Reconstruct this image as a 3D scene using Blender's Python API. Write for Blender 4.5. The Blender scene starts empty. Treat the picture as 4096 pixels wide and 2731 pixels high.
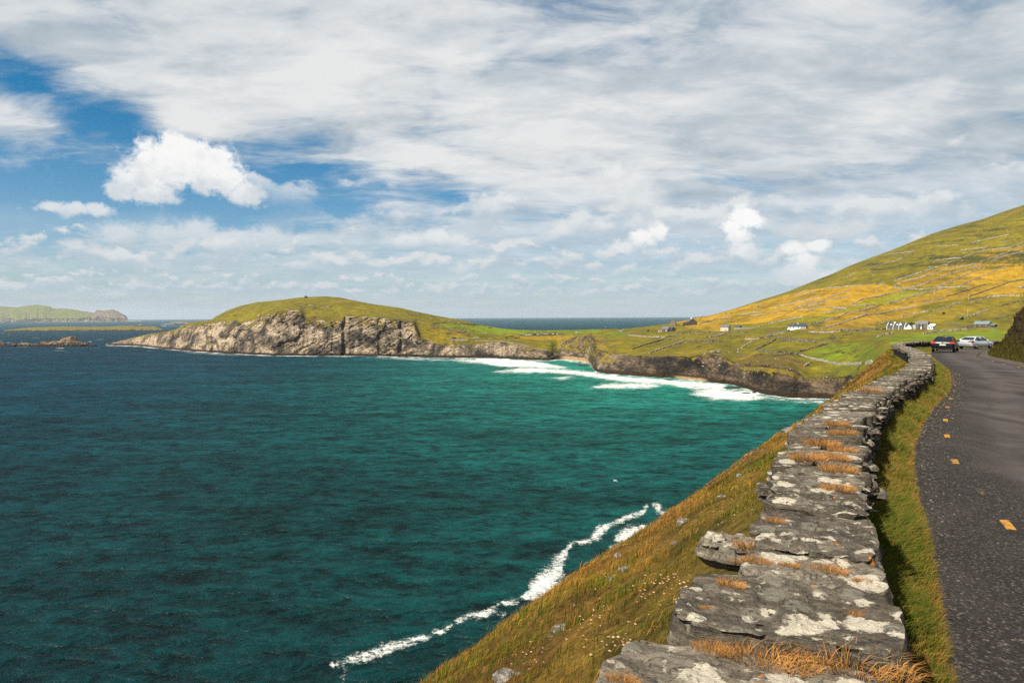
import bpy, bmesh, math, random
import numpy as np
from mathutils import Vector, Matrix
from mathutils.bvhtree import BVHTree

random.seed(7)
rng = np.random.default_rng(7)
scene = bpy.context.scene
COL = scene.collection

# ------------------------------------------------------------------ camera
CAM_Z = 60.0                       # metres above the sea
F_PX = 24.0 / 36.0 * 4096          # focal length in pixels of the 4096 wide photograph
PITCH = math.atan((1365.5 - 1266.0) / F_PX)
ROLL = 0.0043
_fw = np.array([0.0, math.cos(PITCH), -math.sin(PITCH)])
_up0 = np.array([0.0, math.sin(PITCH), math.cos(PITCH)])
_rt0 = np.array([1.0, 0.0, 0.0])
_rt = math.cos(ROLL) * _rt0 - math.sin(ROLL) * _up0
_up = math.sin(ROLL) * _rt0 + math.cos(ROLL) * _up0
cam_data = bpy.data.cameras.new("camera")
cam_data.lens = 24.0
cam_data.sensor_width = 36.0
cam_data.clip_start = 0.05
cam_data.clip_end = 120000.0
cam = bpy.data.objects.new("camera", cam_data)
COL.objects.link(cam)
cam.matrix_world = Matrix(((_rt[0], _up[0], -_fw[0], 0.0),
                           (_rt[1], _up[1], -_fw[1], 0.0),
                           (_rt[2], _up[2], -_fw[2], CAM_Z),
                           (0, 0, 0, 1)))
scene.camera = cam

# ------------------------------------------------------------------ light, exposure
SUN_AZ = math.radians(-131.0)      # measured from the view direction, clockwise positive
SUN_EL = math.radians(50.0)
sun_data = bpy.data.lights.new("sun", 'SUN')
sun_data.energy = 5.0
sun_data.angle = math.radians(0.6)
sun_data.color = (1.0, 0.90, 0.75)
sun = bpy.data.objects.new("sun", sun_data)
COL.objects.link(sun)
_sd = Vector((math.sin(SUN_AZ) * math.cos(SUN_EL), math.cos(SUN_AZ) * math.cos(SUN_EL), math.sin(SUN_EL)))
sun.rotation_euler = (-_sd).to_track_quat('-Z', 'Y').to_euler()
sun.location = (-40, -20, 120)

vs = scene.view_settings
scene.display_settings.display_device = 'sRGB'
vs.view_transform = 'Standard'
vs.look = 'None'
vs.gamma = 1.0
vs.exposure = 1.0
vs.use_curve_mapping = False
scene.render.engine = 'CYCLES'
scene.cycles.use_denoising = False
scene.cycles.denoiser = 'OPENIMAGEDENOISE'
scene.cycles.denoising_input_passes = 'RGB_ALBEDO_NORMAL'
scene.cycles.denoising_prefilter = 'ACCURATE'
scene.cycles.max_bounces = 5
scene.cycles.diffuse_bounces = 2
scene.cycles.glossy_bounces = 2
scene.cycles.transmission_bounces = 3
scene.cycles.transparent_max_bounces = 6
scene.cycles.volume_bounces = 0
scene.cycles.use_adaptive_sampling = False
scene.cycles.sample_clamp_direct = 2.5
scene.cycles.sample_clamp_indirect = 2.5
scene.cycles.caustics_reflective = False
scene.cycles.caustics_refractive = False


# ------------------------------------------------------------------ pixel <-> world helpers
def ray(px, py):
    """direction through a pixel of the 4096 x 2731 photograph, scaled to one metre forward"""
    xs = (np.asarray(px, float) - 2048.0) / F_PX
    ys = -(np.asarray(py, float) - 1365.5) / F_PX
    d = xs[..., None] * _rt + ys[..., None] * _up + _fw
    return d / d[..., 1:2]


def km(px, py):
    d = ray(px, py)
    return d[..., 0], d[..., 2]


def at(px, py, Y):
    d = ray(px, py)
    return np.array([d[0] * Y, Y, CAM_Z + d[2] * Y])


def project(P):
    P = np.asarray(P, float) - np.array([0, 0, CAM_Z])
    f = P @ _fw
    f = np.where(f < 0.01, 0.01, f)
    return 2048 + F_PX * (P @ _rt) / f, 1365.5 - F_PX * (P @ _up) / f


# ------------------------------------------------------------------ node builder
class NB:
    def __init__(self, tree):
        self.t = tree
        self.n = tree.nodes
        self.l = tree.links

    def node(self, kind, **kw):
        nd = self.n.new(kind)
        for k, v in kw.items():
            setattr(nd, k, v)
        return nd

    def put(self, sock, v):
        if v is None:
            return
        if isinstance(v, bpy.types.NodeSocket):
            self.l.new(v, sock)
        else:
            if sock.type == 'RGBA' and len(v) == 3:
                v = (*v, 1.0)
            sock.default_value = v

    def m(self, op, a, b=None, c=None, clamp=False):
        nd = self.node('ShaderNodeMath', operation=op, use_clamp=clamp)
        self.put(nd.inputs[0], a)
        if b is not None:
            self.put(nd.inputs[1], b)
        if c is not None:
            self.put(nd.inputs[2], c)
        return nd.outputs[0]

    def add(self, a, b): return self.m('ADD', a, b)
    def sub(self, a, b): return self.m('SUBTRACT', a, b)
    def mul(self, a, b): return self.m('MULTIPLY', a, b)
    def div(self, a, b): return self.m('DIVIDE', a, b)
    def mx(self, a, b): return self.m('MAXIMUM', a, b)
    def mn(self, a, b): return self.m('MINIMUM', a, b)

    def vm(self, op, a, b=None, s=None):
        nd = self.node('ShaderNodeVectorMath', operation=op)
        self.put(nd.inputs[0], a)
        if b is not None:
            self.put(nd.inputs[1], b)
        if s is not None:
            self.put(nd.inputs['Scale'], s)
        return nd.outputs['Value'] if op in ('DOT_PRODUCT', 'LENGTH', 'DISTANCE') else nd.outputs[0]

    def sep(self, v):
        nd = self.node('ShaderNodeSeparateXYZ')
        self.put(nd.inputs[0], v)
        return nd.outputs

    def comb(self, x, y, z):
        nd = self.node('ShaderNodeCombineXYZ')
        for i, v in enumerate((x, y, z)):
            self.put(nd.inputs[i], v)
        return nd.outputs[0]

    def step(self, v, a, b, lo=0.0, hi=1.0, kind='SMOOTHSTEP'):
        nd = self.node('ShaderNodeMapRange', interpolation_type=kind)
        for i, q in enumerate((v, a, b, lo, hi)):
            self.put(nd.inputs[i], q)
        return nd.outputs[0]

    def mix(self, f, a, b, blend='MIX'):
        nd = self.node('ShaderNodeMix', data_type='RGBA', blend_type=blend)
        self.put(nd.inputs[0], f)
        self.put(nd.inputs[6], a)
        self.put(nd.inputs[7], b)
        return nd.outputs[2]

    def noise(self, vec, scale, detail=3.0, rough=0.5, dist=0.0, col=False, lac=2.0):
        nd = self.node('ShaderNodeTexNoise')
        self.put(nd.inputs['Vector'], vec)
        nd.inputs['Scale'].default_value = scale
        nd.inputs['Detail'].default_value = detail
        nd.inputs['Roughness'].default_value = rough
        nd.inputs['Lacunarity'].default_value = lac
        nd.inputs['Distortion'].default_value = dist
        return nd.outputs['Color' if col else 'Fac']

    def voro(self, vec, scale, feature='F1', rand=1.0, out='Distance', detail=0.0):
        nd = self.node('ShaderNodeTexVoronoi', feature=feature)
        self.put(nd.inputs['Vector'], vec)
        nd.inputs['Scale'].default_value = scale
        nd.inputs['Randomness'].default_value = rand
        if 'Detail' in nd.inputs:
            nd.inputs['Detail'].default_value = detail
        return nd.outputs[out]

    def ramp(self, f, stops, interp='LINEAR'):
        nd = self.node('ShaderNodeValToRGB')
        cr = nd.color_ramp
        cr.interpolation = interp
        while len(cr.elements) < len(stops):
            cr.elements.new(0.5)
        for e, (p, c) in zip(cr.elements, stops):
            e.position = p
            e.color = (*c, 1.0) if len(c) == 3 else c
        self.put(nd.inputs[0], f)
        return nd.outputs[0]

    def attr(self, name, out='Fac'):
        nd = self.node('ShaderNodeAttribute', attribute_name=name)
        return nd.outputs[out]

    def bump(self, h, strength=0.5, dist=0.1, normal=None):
        nd = self.node('ShaderNodeBump')
        nd.inputs['Strength'].default_value = strength
        nd.inputs['Distance'].default_value = dist
        self.put(nd.inputs['Height'], h)
        if normal is not None:
            self.put(nd.inputs['Normal'], normal)
        return nd.outputs[0]

    def pos(self):
        return self.node('ShaderNodeNewGeometry').outputs['Position']

    def obj(self):
        return self.node('ShaderNodeTexCoord').outputs['Object']

    def rnd(self):
        return self.node('ShaderNodeObjectInfo').outputs['Random']

    def mapping(self, v, loc=(0, 0, 0), rot=(0, 0, 0), sc=(1, 1, 1)):
        nd = self.node('ShaderNodeMapping')
        self.put(nd.inputs[0], v)
        nd.inputs[1].default_value = loc
        nd.inputs[2].default_value = rot
        nd.inputs[3].default_value = sc
        return nd.outputs[0]


def new_mat(name):
    m = bpy.data.materials.new(name)
    m.use_nodes = True
    m.node_tree.nodes.clear()
    b = NB(m.node_tree)
    out = b.node('ShaderNodeOutputMaterial')
    bs = b.node('ShaderNodeBsdfPrincipled')
    b.l.new(bs.outputs[0], out.inputs[0])
    return m, b, bs


def fin(b, bs, col=None, rough=None, spec=None, normal=None, metal=None, alpha=None):
    if isinstance(col, bpy.types.NodeSocket):
        col = b.vm('SCALE', col, s=0.80)
    b.put(bs.inputs['Base Color'], col)
    b.put(bs.inputs['Roughness'], rough)
    b.put(bs.inputs['Specular IOR Level'], spec)
    b.put(bs.inputs['Normal'], normal)
    b.put(bs.inputs['Metallic'], metal)
    b.put(bs.inputs['Alpha'], alpha)


MATS = {}


def plain(name, col, rough=0.6, metal=0.0, var=0.12, scale=3.0, spec=0.4, coat=0.0):
    """small procedural material: a colour with a little mottling"""
    if name in MATS:
        return MATS[name]
    m, b, bs = new_mat(name)
    n = b.noise(b.obj(), scale, 4.0, 0.6)
    k = b.step(n, 0.25, 0.75, 1.0 - var, 1.0 + var, 'LINEAR')
    c = b.vm('SCALE', tuple(col), s=k)
    fin(b, bs, c, rough, spec, None, metal)
    if coat:
        bs.inputs['Coat Weight'].default_value = coat
        bs.inputs['Coat Roughness'].default_value = 0.08
    MATS[name] = m
    return m


# ------------------------------------------------------------------ numeric noise
def _hash(ix, iy, iz, seed):
    h = (ix.astype(np.int64) * 374761393 + iy.astype(np.int64) * 668265263 + iz.astype(np.int64) * 2147483647
         + seed * 1274126177) & 0xFFFFFFFF
    h = ((h ^ (h >> 13)) * 1274126177) & 0xFFFFFFFF
    h = ((h ^ (h >> 16)) * 2246822519) & 0xFFFFFFFF
    return ((h ^ (h >> 15)) & 0xFFFFFF) / float(0xFFFFFF)


def vnoise(p, seed=0):
    """value noise in -1..1 at the rows of p (n x 3)"""
    i = np.floor(p).astype(np.int64)
    f = p - i
    f = f * f * f * (f * (f * 6 - 15) + 10)
    r = 0
    for dx in (0, 1):
        wx = f[:, 0] if dx else 1 - f[:, 0]
        for dy in (0, 1):
            wy = f[:, 1] if dy else 1 - f[:, 1]
            for dz in (0, 1):
                wz = f[:, 2] if dz else 1 - f[:, 2]
                r = r + wx * wy * wz * _hash(i[:, 0] + dx, i[:, 1] + dy, i[:, 2] + dz, seed)
    return r * 2 - 1


def fbm(p, octaves=4, gain=0.5, lac=2.03, seed=0, ridged=False):
    a, s, r = 1.0, 0.0, 0
    q = p.copy()
    for o in range(octaves):
        v = vnoise(q, seed + o * 17)
        if ridged:
            v = 1 - 2 * np.abs(v)
        r = r + a * v
        s += a
        a *= gain
        q = q * lac + 13.7
    return r / s


def worley(p, seed=0):
    i = np.floor(p).astype(np.int64)
    f1 = np.full(len(p), 9.0)
    f2 = np.full(len(p), 9.0)
    idv = np.zeros(len(p))
    off = np.zeros((len(p), 3))
    for dx in (-1, 0, 1):
        for dy in (-1, 0, 1):
            for dz in (-1, 0, 1):
                cx, cy, cz = i[:, 0] + dx, i[:, 1] + dy, i[:, 2] + dz
                c = np.stack([cx + _hash(cx, cy, cz, seed), cy + _hash(cx, cy, cz, seed + 1),
                              cz + _hash(cx, cy, cz, seed + 2)], 1)
                dd = p - c
                d = (dd ** 2).sum(1)
                new = d < f1
                f2 = np.where(new, f1, np.minimum(f2, d))
                f1 = np.where(new, d, f1)
                idv = np.where(new, _hash(cx, cy, cz, seed + 3), idv)
                off = np.where(new[:, None], dd, off)
    return np.sqrt(f1), np.sqrt(f2), idv, off


def smooth1(a, s):
    r = int(s * 3) + 1
    k = np.exp(-0.5 * (np.arange(-r, r + 1) / s) ** 2)
    k /= k.sum()
    return np.convolve(np.pad(a, r, mode='edge'), k, mode='valid')


def sstep(v, a, b):
    t = np.clip((v - a) / (b - a), 0, 1)
    return t * t * (3 - 2 * t)


def in_poly(x, y, poly):
    inside = np.zeros(np.shape(x), bool)
    n = len(poly)
    for i in range(n):
        x1, y1 = poly[i]
        x2, y2 = poly[(i + 1) % n]
        c = ((y1 > y) != (y2 > y))
        with np.errstate(divide='ignore', invalid='ignore'):
            xi = (x2 - x1) * (y - y1) / (y2 - y1 + 1e-12) + x1
        inside ^= c & (x < xi)
    return inside


def seg_dist(x, y, pl):
    """distance to a polyline, and the position along it from 0 to 1"""
    best = np.full(np.shape(x), 1e9)
    par = np.zeros(np.shape(x))
    n = len(pl) - 1
    for i in range(n):
        ax, ay = pl[i][:2]
        bx_, by_ = pl[i + 1][:2]
        vx, vy = bx_ - ax, by_ - ay
        t = np.clip(((x - ax) * vx + (y - ay) * vy) / (vx * vx + vy * vy + 1e-9), 0, 1)
        d = np.hypot(x - ax - t * vx, y - ay - t * vy)
        par = np.where(d < best, (i + t) / n, par)
        best = np.minimum(best, d)
    return best, par


# ------------------------------------------------------------------ object helpers
def tag(o, label=None, cat=None, group=None, kind=None):
    if label:
        o['label'] = label
    if cat:
        o['category'] = cat
    if group:
        o['group'] = group
    if kind:
        o['kind'] = kind
    return o


def empty(name, loc=(0, 0, 0), rz=0.0, label=None, cat=None, group=None):
    o = bpy.data.objects.new(name, None)
    o.empty_display_size = 0.2
    COL.objects.link(o)
    o.location = loc
    o.rotation_euler = (0, 0, rz)
    return tag(o, label, cat, group)


def link(name, me, mat=None, parent=None):
    o = bpy.data.objects.new(name, me)
    COL.objects.link(o)
    if mat is not None and not me.materials:
        me.materials.append(mat)
    if parent is not None:
        o.parent = parent
    return o


def mesh_np(name, verts, faces, smooth=True):
    """mesh from arrays; faces is an (n,3) or (n,4) int array"""
    me = bpy.data.meshes.new(name)
    verts = np.asarray(verts, np.float32)
    faces = np.asarray(faces, np.int32)
    k = faces.shape[1]
    me.vertices.add(len(verts))
    me.vertices.foreach_set('co', verts.ravel())
    me.loops.add(faces.size)
    me.loops.foreach_set('vertex_index', faces.ravel())
    me.polygons.add(len(faces))
    me.polygons.foreach_set('loop_start', np.arange(0, faces.size, k, dtype=np.int32))
    me.polygons.foreach_set('loop_total', np.full(len(faces), k, np.int32))
    me.polygons.foreach_set('use_smooth', np.full(len(faces), smooth, bool))
    me.update()
    me.validate()
    return me


def set_attr(me, name, vals):
    vals = np.asarray(vals, np.float32)
    if vals.ndim == 1:
        a = me.attributes.new(name, 'FLOAT', 'POINT')
        a.data.foreach_set('value', vals)
    else:
        a = me.attributes.new(name, 'FLOAT_COLOR', 'POINT')
        if vals.shape[1] == 3:
            vals = np.concatenate([vals, np.ones((len(vals), 1), np.float32)], 1)
        a.data.foreach_set('color', vals.ravel())


def grid_faces(nr, nc):
    i = np.arange(nr * nc).reshape(nr, nc)
    return np.stack([i[:-1, :-1].ravel(), i[:-1, 1:].ravel(), i[1:, 1:].ravel(), i[1:, :-1].ravel()], 1)


class MB:
    """collects boxes, prisms and so on into one mesh"""

    def __init__(self):
        self.v = []
        self.f = []

    def raw(self, vs_, fs):
        o = len(self.v)
        self.v += [tuple(map(float, p)) for p in vs_]
        self.f += [tuple(i + o for i in q) for q in fs]
        return self

    def box(self, c, s, rz=0.0):
        cx, cy, cz = c
        a, b_, h = s[0] / 2, s[1] / 2, s[2] / 2
        cr, sr = math.cos(rz), math.sin(rz)
        pts = []
        for z in (-h, h):
            for x, y in ((-a, -b_), (a, -b_), (a, b_), (-a, b_)):
                pts.append((cx + x * cr - y * sr, cy + x * sr + y * cr, cz + z))
        return self.raw(pts, [(3, 2, 1, 0), (4, 5, 6, 7), (0, 1, 5, 4), (1, 2, 6, 5), (2, 3, 7, 6), (3, 0, 4, 7)])

    def span(self, x0, x1, y0, y1, z0, z1):
        return self.box(((x0 + x1) / 2, (y0 + y1) / 2, (z0 + z1) / 2), (x1 - x0, y1 - y0, z1 - z0))

    def prism(self, poly, axis, a, b_):
        """extrude a polygon given in the two other axes from a to b along axis (0 x, 1 y, 2 z)"""
        n = len(poly)

        def P(q, t):
            r = list(q)
            r.insert(axis, t)
            return r
        pts = [P(q, a) for q in poly] + [P(q, b_) for q in poly]
        fs = [tuple(range(n))[::-1], tuple(range(n, 2 * n))]
        fs += [(i, (i + 1) % n, n + (i + 1) % n, n + i) for i in range(n)]
        return self.raw(pts, fs)

    def tube(self, pts, r, n=6, caps=True):
        pts = [Vector(p) for p in pts]
        rs = r if isinstance(r, (list, tuple)) else [r] * len(pts)
        rings = []
        for i, p in enumerate(pts):
            d = (pts[min(i + 1, len(pts) - 1)] - pts[max(i - 1, 0)]).normalized()
            u = d.orthogonal().normalized()
            w = d.cross(u)
            rings.append([p + (u * math.cos(2 * math.pi * k / n) + w * math.sin(2 * math.pi * k / n)) * rs[i] for k in range(n)])
        vs_ = [q for rg in rings for q in rg]
        fs = []
        for i in range(len(pts) - 1):
            for k in range(n):
                fs.append((i * n + k, i * n + (k + 1) % n, (i + 1) * n + (k + 1) % n, (i + 1) * n + k))
        if caps:
            fs.append(tuple(range(n))[::-1])
            fs.append(tuple(range((len(pts) - 1) * n, len(pts) * n)))
        return self.raw(vs_, fs)

    def mesh(self, name, smooth=False, bevel=0.0):
        me = bpy.data.meshes.new(name)
        me.from_pydata(self.v, [], self.f)
        bm = bmesh.new()
        bm.from_mesh(me)
        bmesh.ops.recalc_face_normals(bm, faces=bm.faces)
        if bevel:
            bmesh.ops.bevel(bm, geom=list(bm.edges), offset=bevel, segments=2, affect='EDGES', clamp_overlap=True)
        bm.to_mesh(me)
        bm.free()
        if smooth:
            me.polygons.foreach_set('use_smooth', [True] * len(me.polygons))
        me.update()
        return me

    def build(self, name, mat, parent=None, smooth=False, bevel=0.0):
        return link(name, self.mesh(name, smooth, bevel), mat, parent)


def copy_tree(o, parent=None):
    c = o.copy()
    COL.objects.link(c)
    c.parent = parent
    for ch in [x for x in bpy.data.objects if x.parent == o]:
        copy_tree(ch, c)
    return c


# ------------------------------------------------------------------ world: clear-sky light with broken cloud over it
def ae(px, py):
    """azimuth and elevation of a direction, in radians"""
    d = ray(px, py)
    return math.atan2(d[0], d[1]), math.atan2(d[2], math.hypot(d[0], d[1]))


def make_world():
    w = bpy.data.worlds.new("World")
    scene.world = w
    w.use_nodes = True
    w.node_tree.nodes.clear()
    b = NB(w.node_tree)
    out = b.node('ShaderNodeOutputWorld')
    bg = b.node('ShaderNodeBackground')
    b.l.new(bg.outputs[0], out.inputs[0])
    STR = 0.055
    bg.inputs['Strength'].default_value = STR
    sky = b.node('ShaderNodeTexSky', sky_type='NISHITA')
    sky.sun_disc = False
    sky.sun_elevation = SUN_EL
    sky.sun_rotation = SUN_AZ
    sky.altitude = 50
    sky.air_density = 1.0
    sky.dust_density = 0.6
    sky.ozone_density = 1.2
    

    d = b.node('ShaderNodeTexCoord').outputs['Generated']
    dx, dy, dz = b.sep(d)
    zp = b.mx(dz, 0.0)
    az = b.m('ARCTAN2', dx, dy)
    el = b.m('ARCSINE', dz)
    ang = b.comb(az, el, 0.0)
    clear = b.mix(1.0, sky.outputs[0], b.mix(b.step(el, 0.0, 0.30), (0.74, 0.88, 1.0), (0.05, 0.60, 0.86)), 'MULTIPLY')
    warp = b.vm('SUBTRACT', b.noise(d, 13.0, 5.0, 0.66, col=True), (0.5, 0.5, 0.5))     # warps every edge
    wang = b.vm('MULTIPLY_ADD', warp, (0.030, 0.026, 0.0))
    b.l.new(ang, wang.node.inputs[2])

    def lobe(vec, px, py, rx, ry, rot=0.0):
        a0, e0 = ae(px, py)
        nd = b.node('ShaderNodeMapping', vector_type='TEXTURE')
        b.put(nd.inputs[0], vec)
        nd.inputs[1].default_value = (a0, e0, 0)
        nd.inputs[2].default_value = (0, 0, rot)
        nd.inputs[3].default_value = (rx / F_PX, ry / F_PX, 1)
        g = b.node('ShaderNodeTexGradient', gradient_type='SPHERICAL')
        b.l.new(nd.outputs[0], g.inputs[0])
        return g.outputs['Fac']

    def lobes(vec, items):
        r = None
        for *p, k in items:
            t = lobe(vec, *p)
            r = b.mul(t, k) if r is None else b.m('MULTIPLY_ADD', t, k, r)
        return r

    # 1. high broken sheet, on a flat layer overhead
    inv = b.div(1.0, b.add(zp, 0.17))
    pl = b.vm('SCALE', b.comb(dx, dy, 0.0), s=inv)
    s1 = b.noise(b.mapping(pl, loc=(3.1, 1.7, 0.0), rot=(0, 0, math.radians(-20)), sc=(0.75, 1.15, 1.0)), 1.7, 7.0, 0.56, 0.25)
    s2 = b.noise(b.mapping(pl, loc=(7.3, 2.2, 0.4), rot=(0, 0, math.radians(-14)), sc=(0.85, 1.5, 1.0)), 4.0, 5.0, 0.60, 0.35)
    sheet = b.m('MULTIPLY_ADD', s2, 0.42, b.mul(s1, 0.58))
    bias = lobes(wang, (
        # gaps of open blue
        (230, 380, 760, 130, -0.38, -0.34), (0, 770, 1150, 200, 0.0, -0.62), (880, 840, 1150, 130, -0.02, -0.42), (1560, 745, 560, 110, -0.02, -0.34),
        (1950, 740, 420, 120, 0.0, -0.16), (2230, 110, 640, 300, 0.3, -0.02), (-1300, 650, 1300, 620, -0.2, -0.3),
        (2640, 490, 420, 230, -0.7, -0.22), (1180, 670, 430, 90, -0.1, -0.26), (3050, 900, 900, 80, 0.03, -0.22),
        (700, 580, 900, 150, -0.3, -0.20), (2620, 1060, 1200, 90, 0.0, -0.15), (1250, 560, 600, 100, -0.3, -0.12),
        # thicker parts
        (900, 60, 2300, 420, -0.12, 0.16), (1750, 420, 1500, 380, -0.12, 0.10), (3700, 430, 2300, 1200, 0.1, 0.30)))
    cov = b.add(b.m('MULTIPLY_ADD', sheet, 2.3, -0.52), bias)
    a_sheet = b.mul(b.step(cov, 0.18, 0.74), b.step(el, 0.02, 0.22, 0.35, 0.97))
    s3 = b.noise(b.mapping(pl, loc=(1.0, 5.0, 2.0), rot=(0, 0, math.radians(-12)), sc=(0.85, 1.3, 1.0)), 3.0, 5.0, 0.58, 0.35)
    tone = b.m('MULTIPLY_ADD', b.sub(b.m('MULTIPLY_ADD', s2, 0.45, b.mul(s3, 0.55)), 0.5), 1.15, 0.505)
    tone = b.add(tone, lobes(ang, ((4600, 200, 2200, 1300, 0.0, -0.12), (1500, 430, 1900, 430, -0.1, 0.035), (900, 90, 1000, 180, 0, 0.03), (-300, -100, 1200, 500, 0, -0.10))))
    # thin parts let the blue through and look darker
    tone = b.m('MULTIPLY_ADD', b.sub(cov, 0.62), 0.16, tone)
    k1 = 0.73 / STR

    def c3(r, g, bl):
        return (k1 * r, k1 * g, k1 * bl)
    c_sheet = b.ramp(tone, [(0.26, (0.44, 0.52, 0.585)), (0.42, (0.59, 0.655, 0.705)), (0.54, (0.765, 0.80, 0.825)), (0.66, (0.92, 0.925, 0.92))])
    c_sheet = b.vm('SCALE', c_sheet, s=k1 * 0.61)
    col = b.mix(a_sheet, clear, c_sheet)

    # 2. rows of low cumulus towards the horizon
    wu, wv, _ = b.sep(wang)
    gap = b.sub(1.0, lobes(wang, ((100, 775, 900, 190, 0.0, 1.2), (1150, 830, 800, 120, 0.0, 0.8))))
    for base, height, fr, thr, op, seed in ((7.4, 4.0, 11.0, 0.48, 0.85, 3.0), (4.2, 2.5, 19.0, 0.47, 0.88, 11.0), (2.1, 1.4, 34.0, 0.46, 0.86, 37.0)):
        base, height = math.radians(base), math.radians(height)
        h = b.div(b.sub(wv, base), height)                       # 0 at the base, 1 at full height
        n = b.noise(b.comb(b.mul(wu, fr), b.mul(wv, fr * 1.8), seed), 1.0, 5.0, 0.58)
        n2 = b.noise(b.comb(b.mul(b.sub(wu, 0.10 * height), fr), b.mul(b.add(wv, 0.26 * height), fr * 1.8), seed), 1.0, 2.0, 0.55)
        dens = b.sub(n, b.m('MULTIPLY_ADD', b.mx(h, 0.0), 0.20, thr - 0.10))
        al = b.mul(b.mul(b.step(dens, 0.0, 0.13), b.step(h, -0.6, 0.15)), b.mul(gap, op) if fr < 15 else op)
        lit = b.step(b.m('MULTIPLY_ADD', h, 0.34, b.mul(b.sub(n, n2), 2.4)), -0.14, 0.52)
        far = min(1.0, max(0.0, (math.degrees(base) - 1.0) / 7.0))
        top = c3(*(c * (0.88 + 0.10 * far) for c in (0.565, 0.575, 0.575)))
        bot = c3(0.31 + 0.04 * far, 0.38 + 0.025 * far, 0.44 + 0.015 * far)
        col = b.mix(al, col, b.mix(lit, bot, top))

    # 3. single cumulus clouds, each a union of soft lobes with a ragged edge
    cn = b.noise(b.vm('MULTIPLY', ang, (62.0, 70.0, 1.0)), 1.0, 6.0, 0.66, 0.4)
    cn_soft = b.noise(b.vm('MULTIPLY', ang, (30.0, 44.0, 1.0)), 1.0, 3.0, 0.55)

    def cloud(lb, edge, soft, top, bot, strength=1.0):
        nonlocal col
        f = None
        e_lo = min(ae(px, py + ry)[1] for px, py, rx, ry in lb)
        e_hi = max(ae(px, py - ry)[1] for px, py, rx, ry in lb)
        for px, py, rx, ry in lb:
            t = lobe(wang, px, py, rx * 1.5, ry * 1.5)
            f = t if f is None else b.m('SMOOTH_MAX', f, t, 0.12)
        g = b.m('MULTIPLY_ADD', b.sub(cn, 0.5), edge, b.sub(f, 0.33))
        al = b.mul(b.step(g, 0.0, soft), strength)
        lit = b.step(b.m('MULTIPLY_ADD', cn_soft, 0.9, b.m('MULTIPLY_ADD', b.sub(cn, 0.5), -0.5, b.step(el, e_lo, e_hi, 0.0, 0.8, 'LINEAR'))), 0.42, 1.05)
        col = b.mix(al, col, b.mix(lit, c3(*bot), c3(*top)))

    W = (0.645, 0.645, 0.635)
    cloud([(680, 940, 150, 70), (790, 915, 110, 60), (900, 960, 150, 60), (1080, 950, 140, 55), (480, 935, 120, 55)], 0.8, 0.5,
          (0.55, 0.56, 0.56), (0.39, 0.435, 0.47), 0.7)
    cloud([(1620, 960, 130, 45), (1750, 950, 110, 45), (1830, 960, 80, 40)], 0.8, 0.5, (0.60, 0.60, 0.595), (0.43, 0.465, 0.49), 0.75)
    # the bright arched cloud over the headland
    cloud([(560, 715, 120, 80), (650, 645, 150, 95), (755, 625, 150, 85), (700, 580, 60, 50), (850, 650, 110, 85), (915, 715, 95, 75),
           (985, 775, 75, 62), (490, 765, 70, 45), (610, 765, 110, 60), (720, 690, 130, 70), (830, 720, 100, 60)], 0.95, 0.36, W, (0.43, 0.465, 0.495))
    cloud([(200, 828, 60, 28), (290, 845, 90, 30), (390, 845, 70, 28)], 0.9, 0.42, (0.545, 0.56, 0.565), (0.40, 0.45, 0.485), 0.85)
    # soft heap and the white towers right of the middle
    cloud([(2520, 740, 150, 105), (2450, 700, 110, 70), (2590, 780, 110, 80), (2500, 810, 130, 55)], 0.6, 0.6, (0.595, 0.595, 0.59),
          (0.46, 0.485, 0.505), 0.8)
    cloud([(3190, 920, 110, 40), (3320, 925, 150, 45), (3420, 915, 90, 36)], 0.7, 0.45, (0.49, 0.505, 0.51), (0.40, 0.43, 0.45), 0.75)
    cloud([(2500, 985, 75, 35), (2580, 950, 75, 40), (2640, 925, 50, 40), (2430, 1010, 60, 22)], 0.95, 0.42, W, (0.46, 0.49, 0.515))
    cloud([(2975, 868, 70, 55), (2930, 900, 60, 32), (3015, 890, 60, 38), (2960, 945, 60, 40), (2975, 1000, 80, 45)], 0.95, 0.36,
          (0.67, 0.67, 0.66), (0.48, 0.505, 0.53))
    cloud([(3190, 995, 75, 34), (3270, 985, 75, 32), (3220, 1040, 75, 38), (3190, 1090, 110, 45), (3300, 1110, 80, 40)], 0.95, 0.46,
          W, (0.48, 0.505, 0.53), 0.95)

    # pale haze in the lowest degrees of the sky
    hz = b.m('EXPONENT', b.mul(b.m('ABSOLUTE', el), -1.0 / math.radians(1.7)))
    col = b.mix(b.mul(hz, 0.85), col, c3(0.245, 0.345, 0.435))
    # below the horizon: the dull light the sea sends back
    col = b.mix(b.step(dz, -0.02, 0.0), c3(0.05, 0.10, 0.115), col)
    b.l.new(col, bg.inputs['Color'])
    w.cycles.sampling_method = 'MANUAL'
    w.cycles.sample_map_resolution = 512


make_world()


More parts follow.
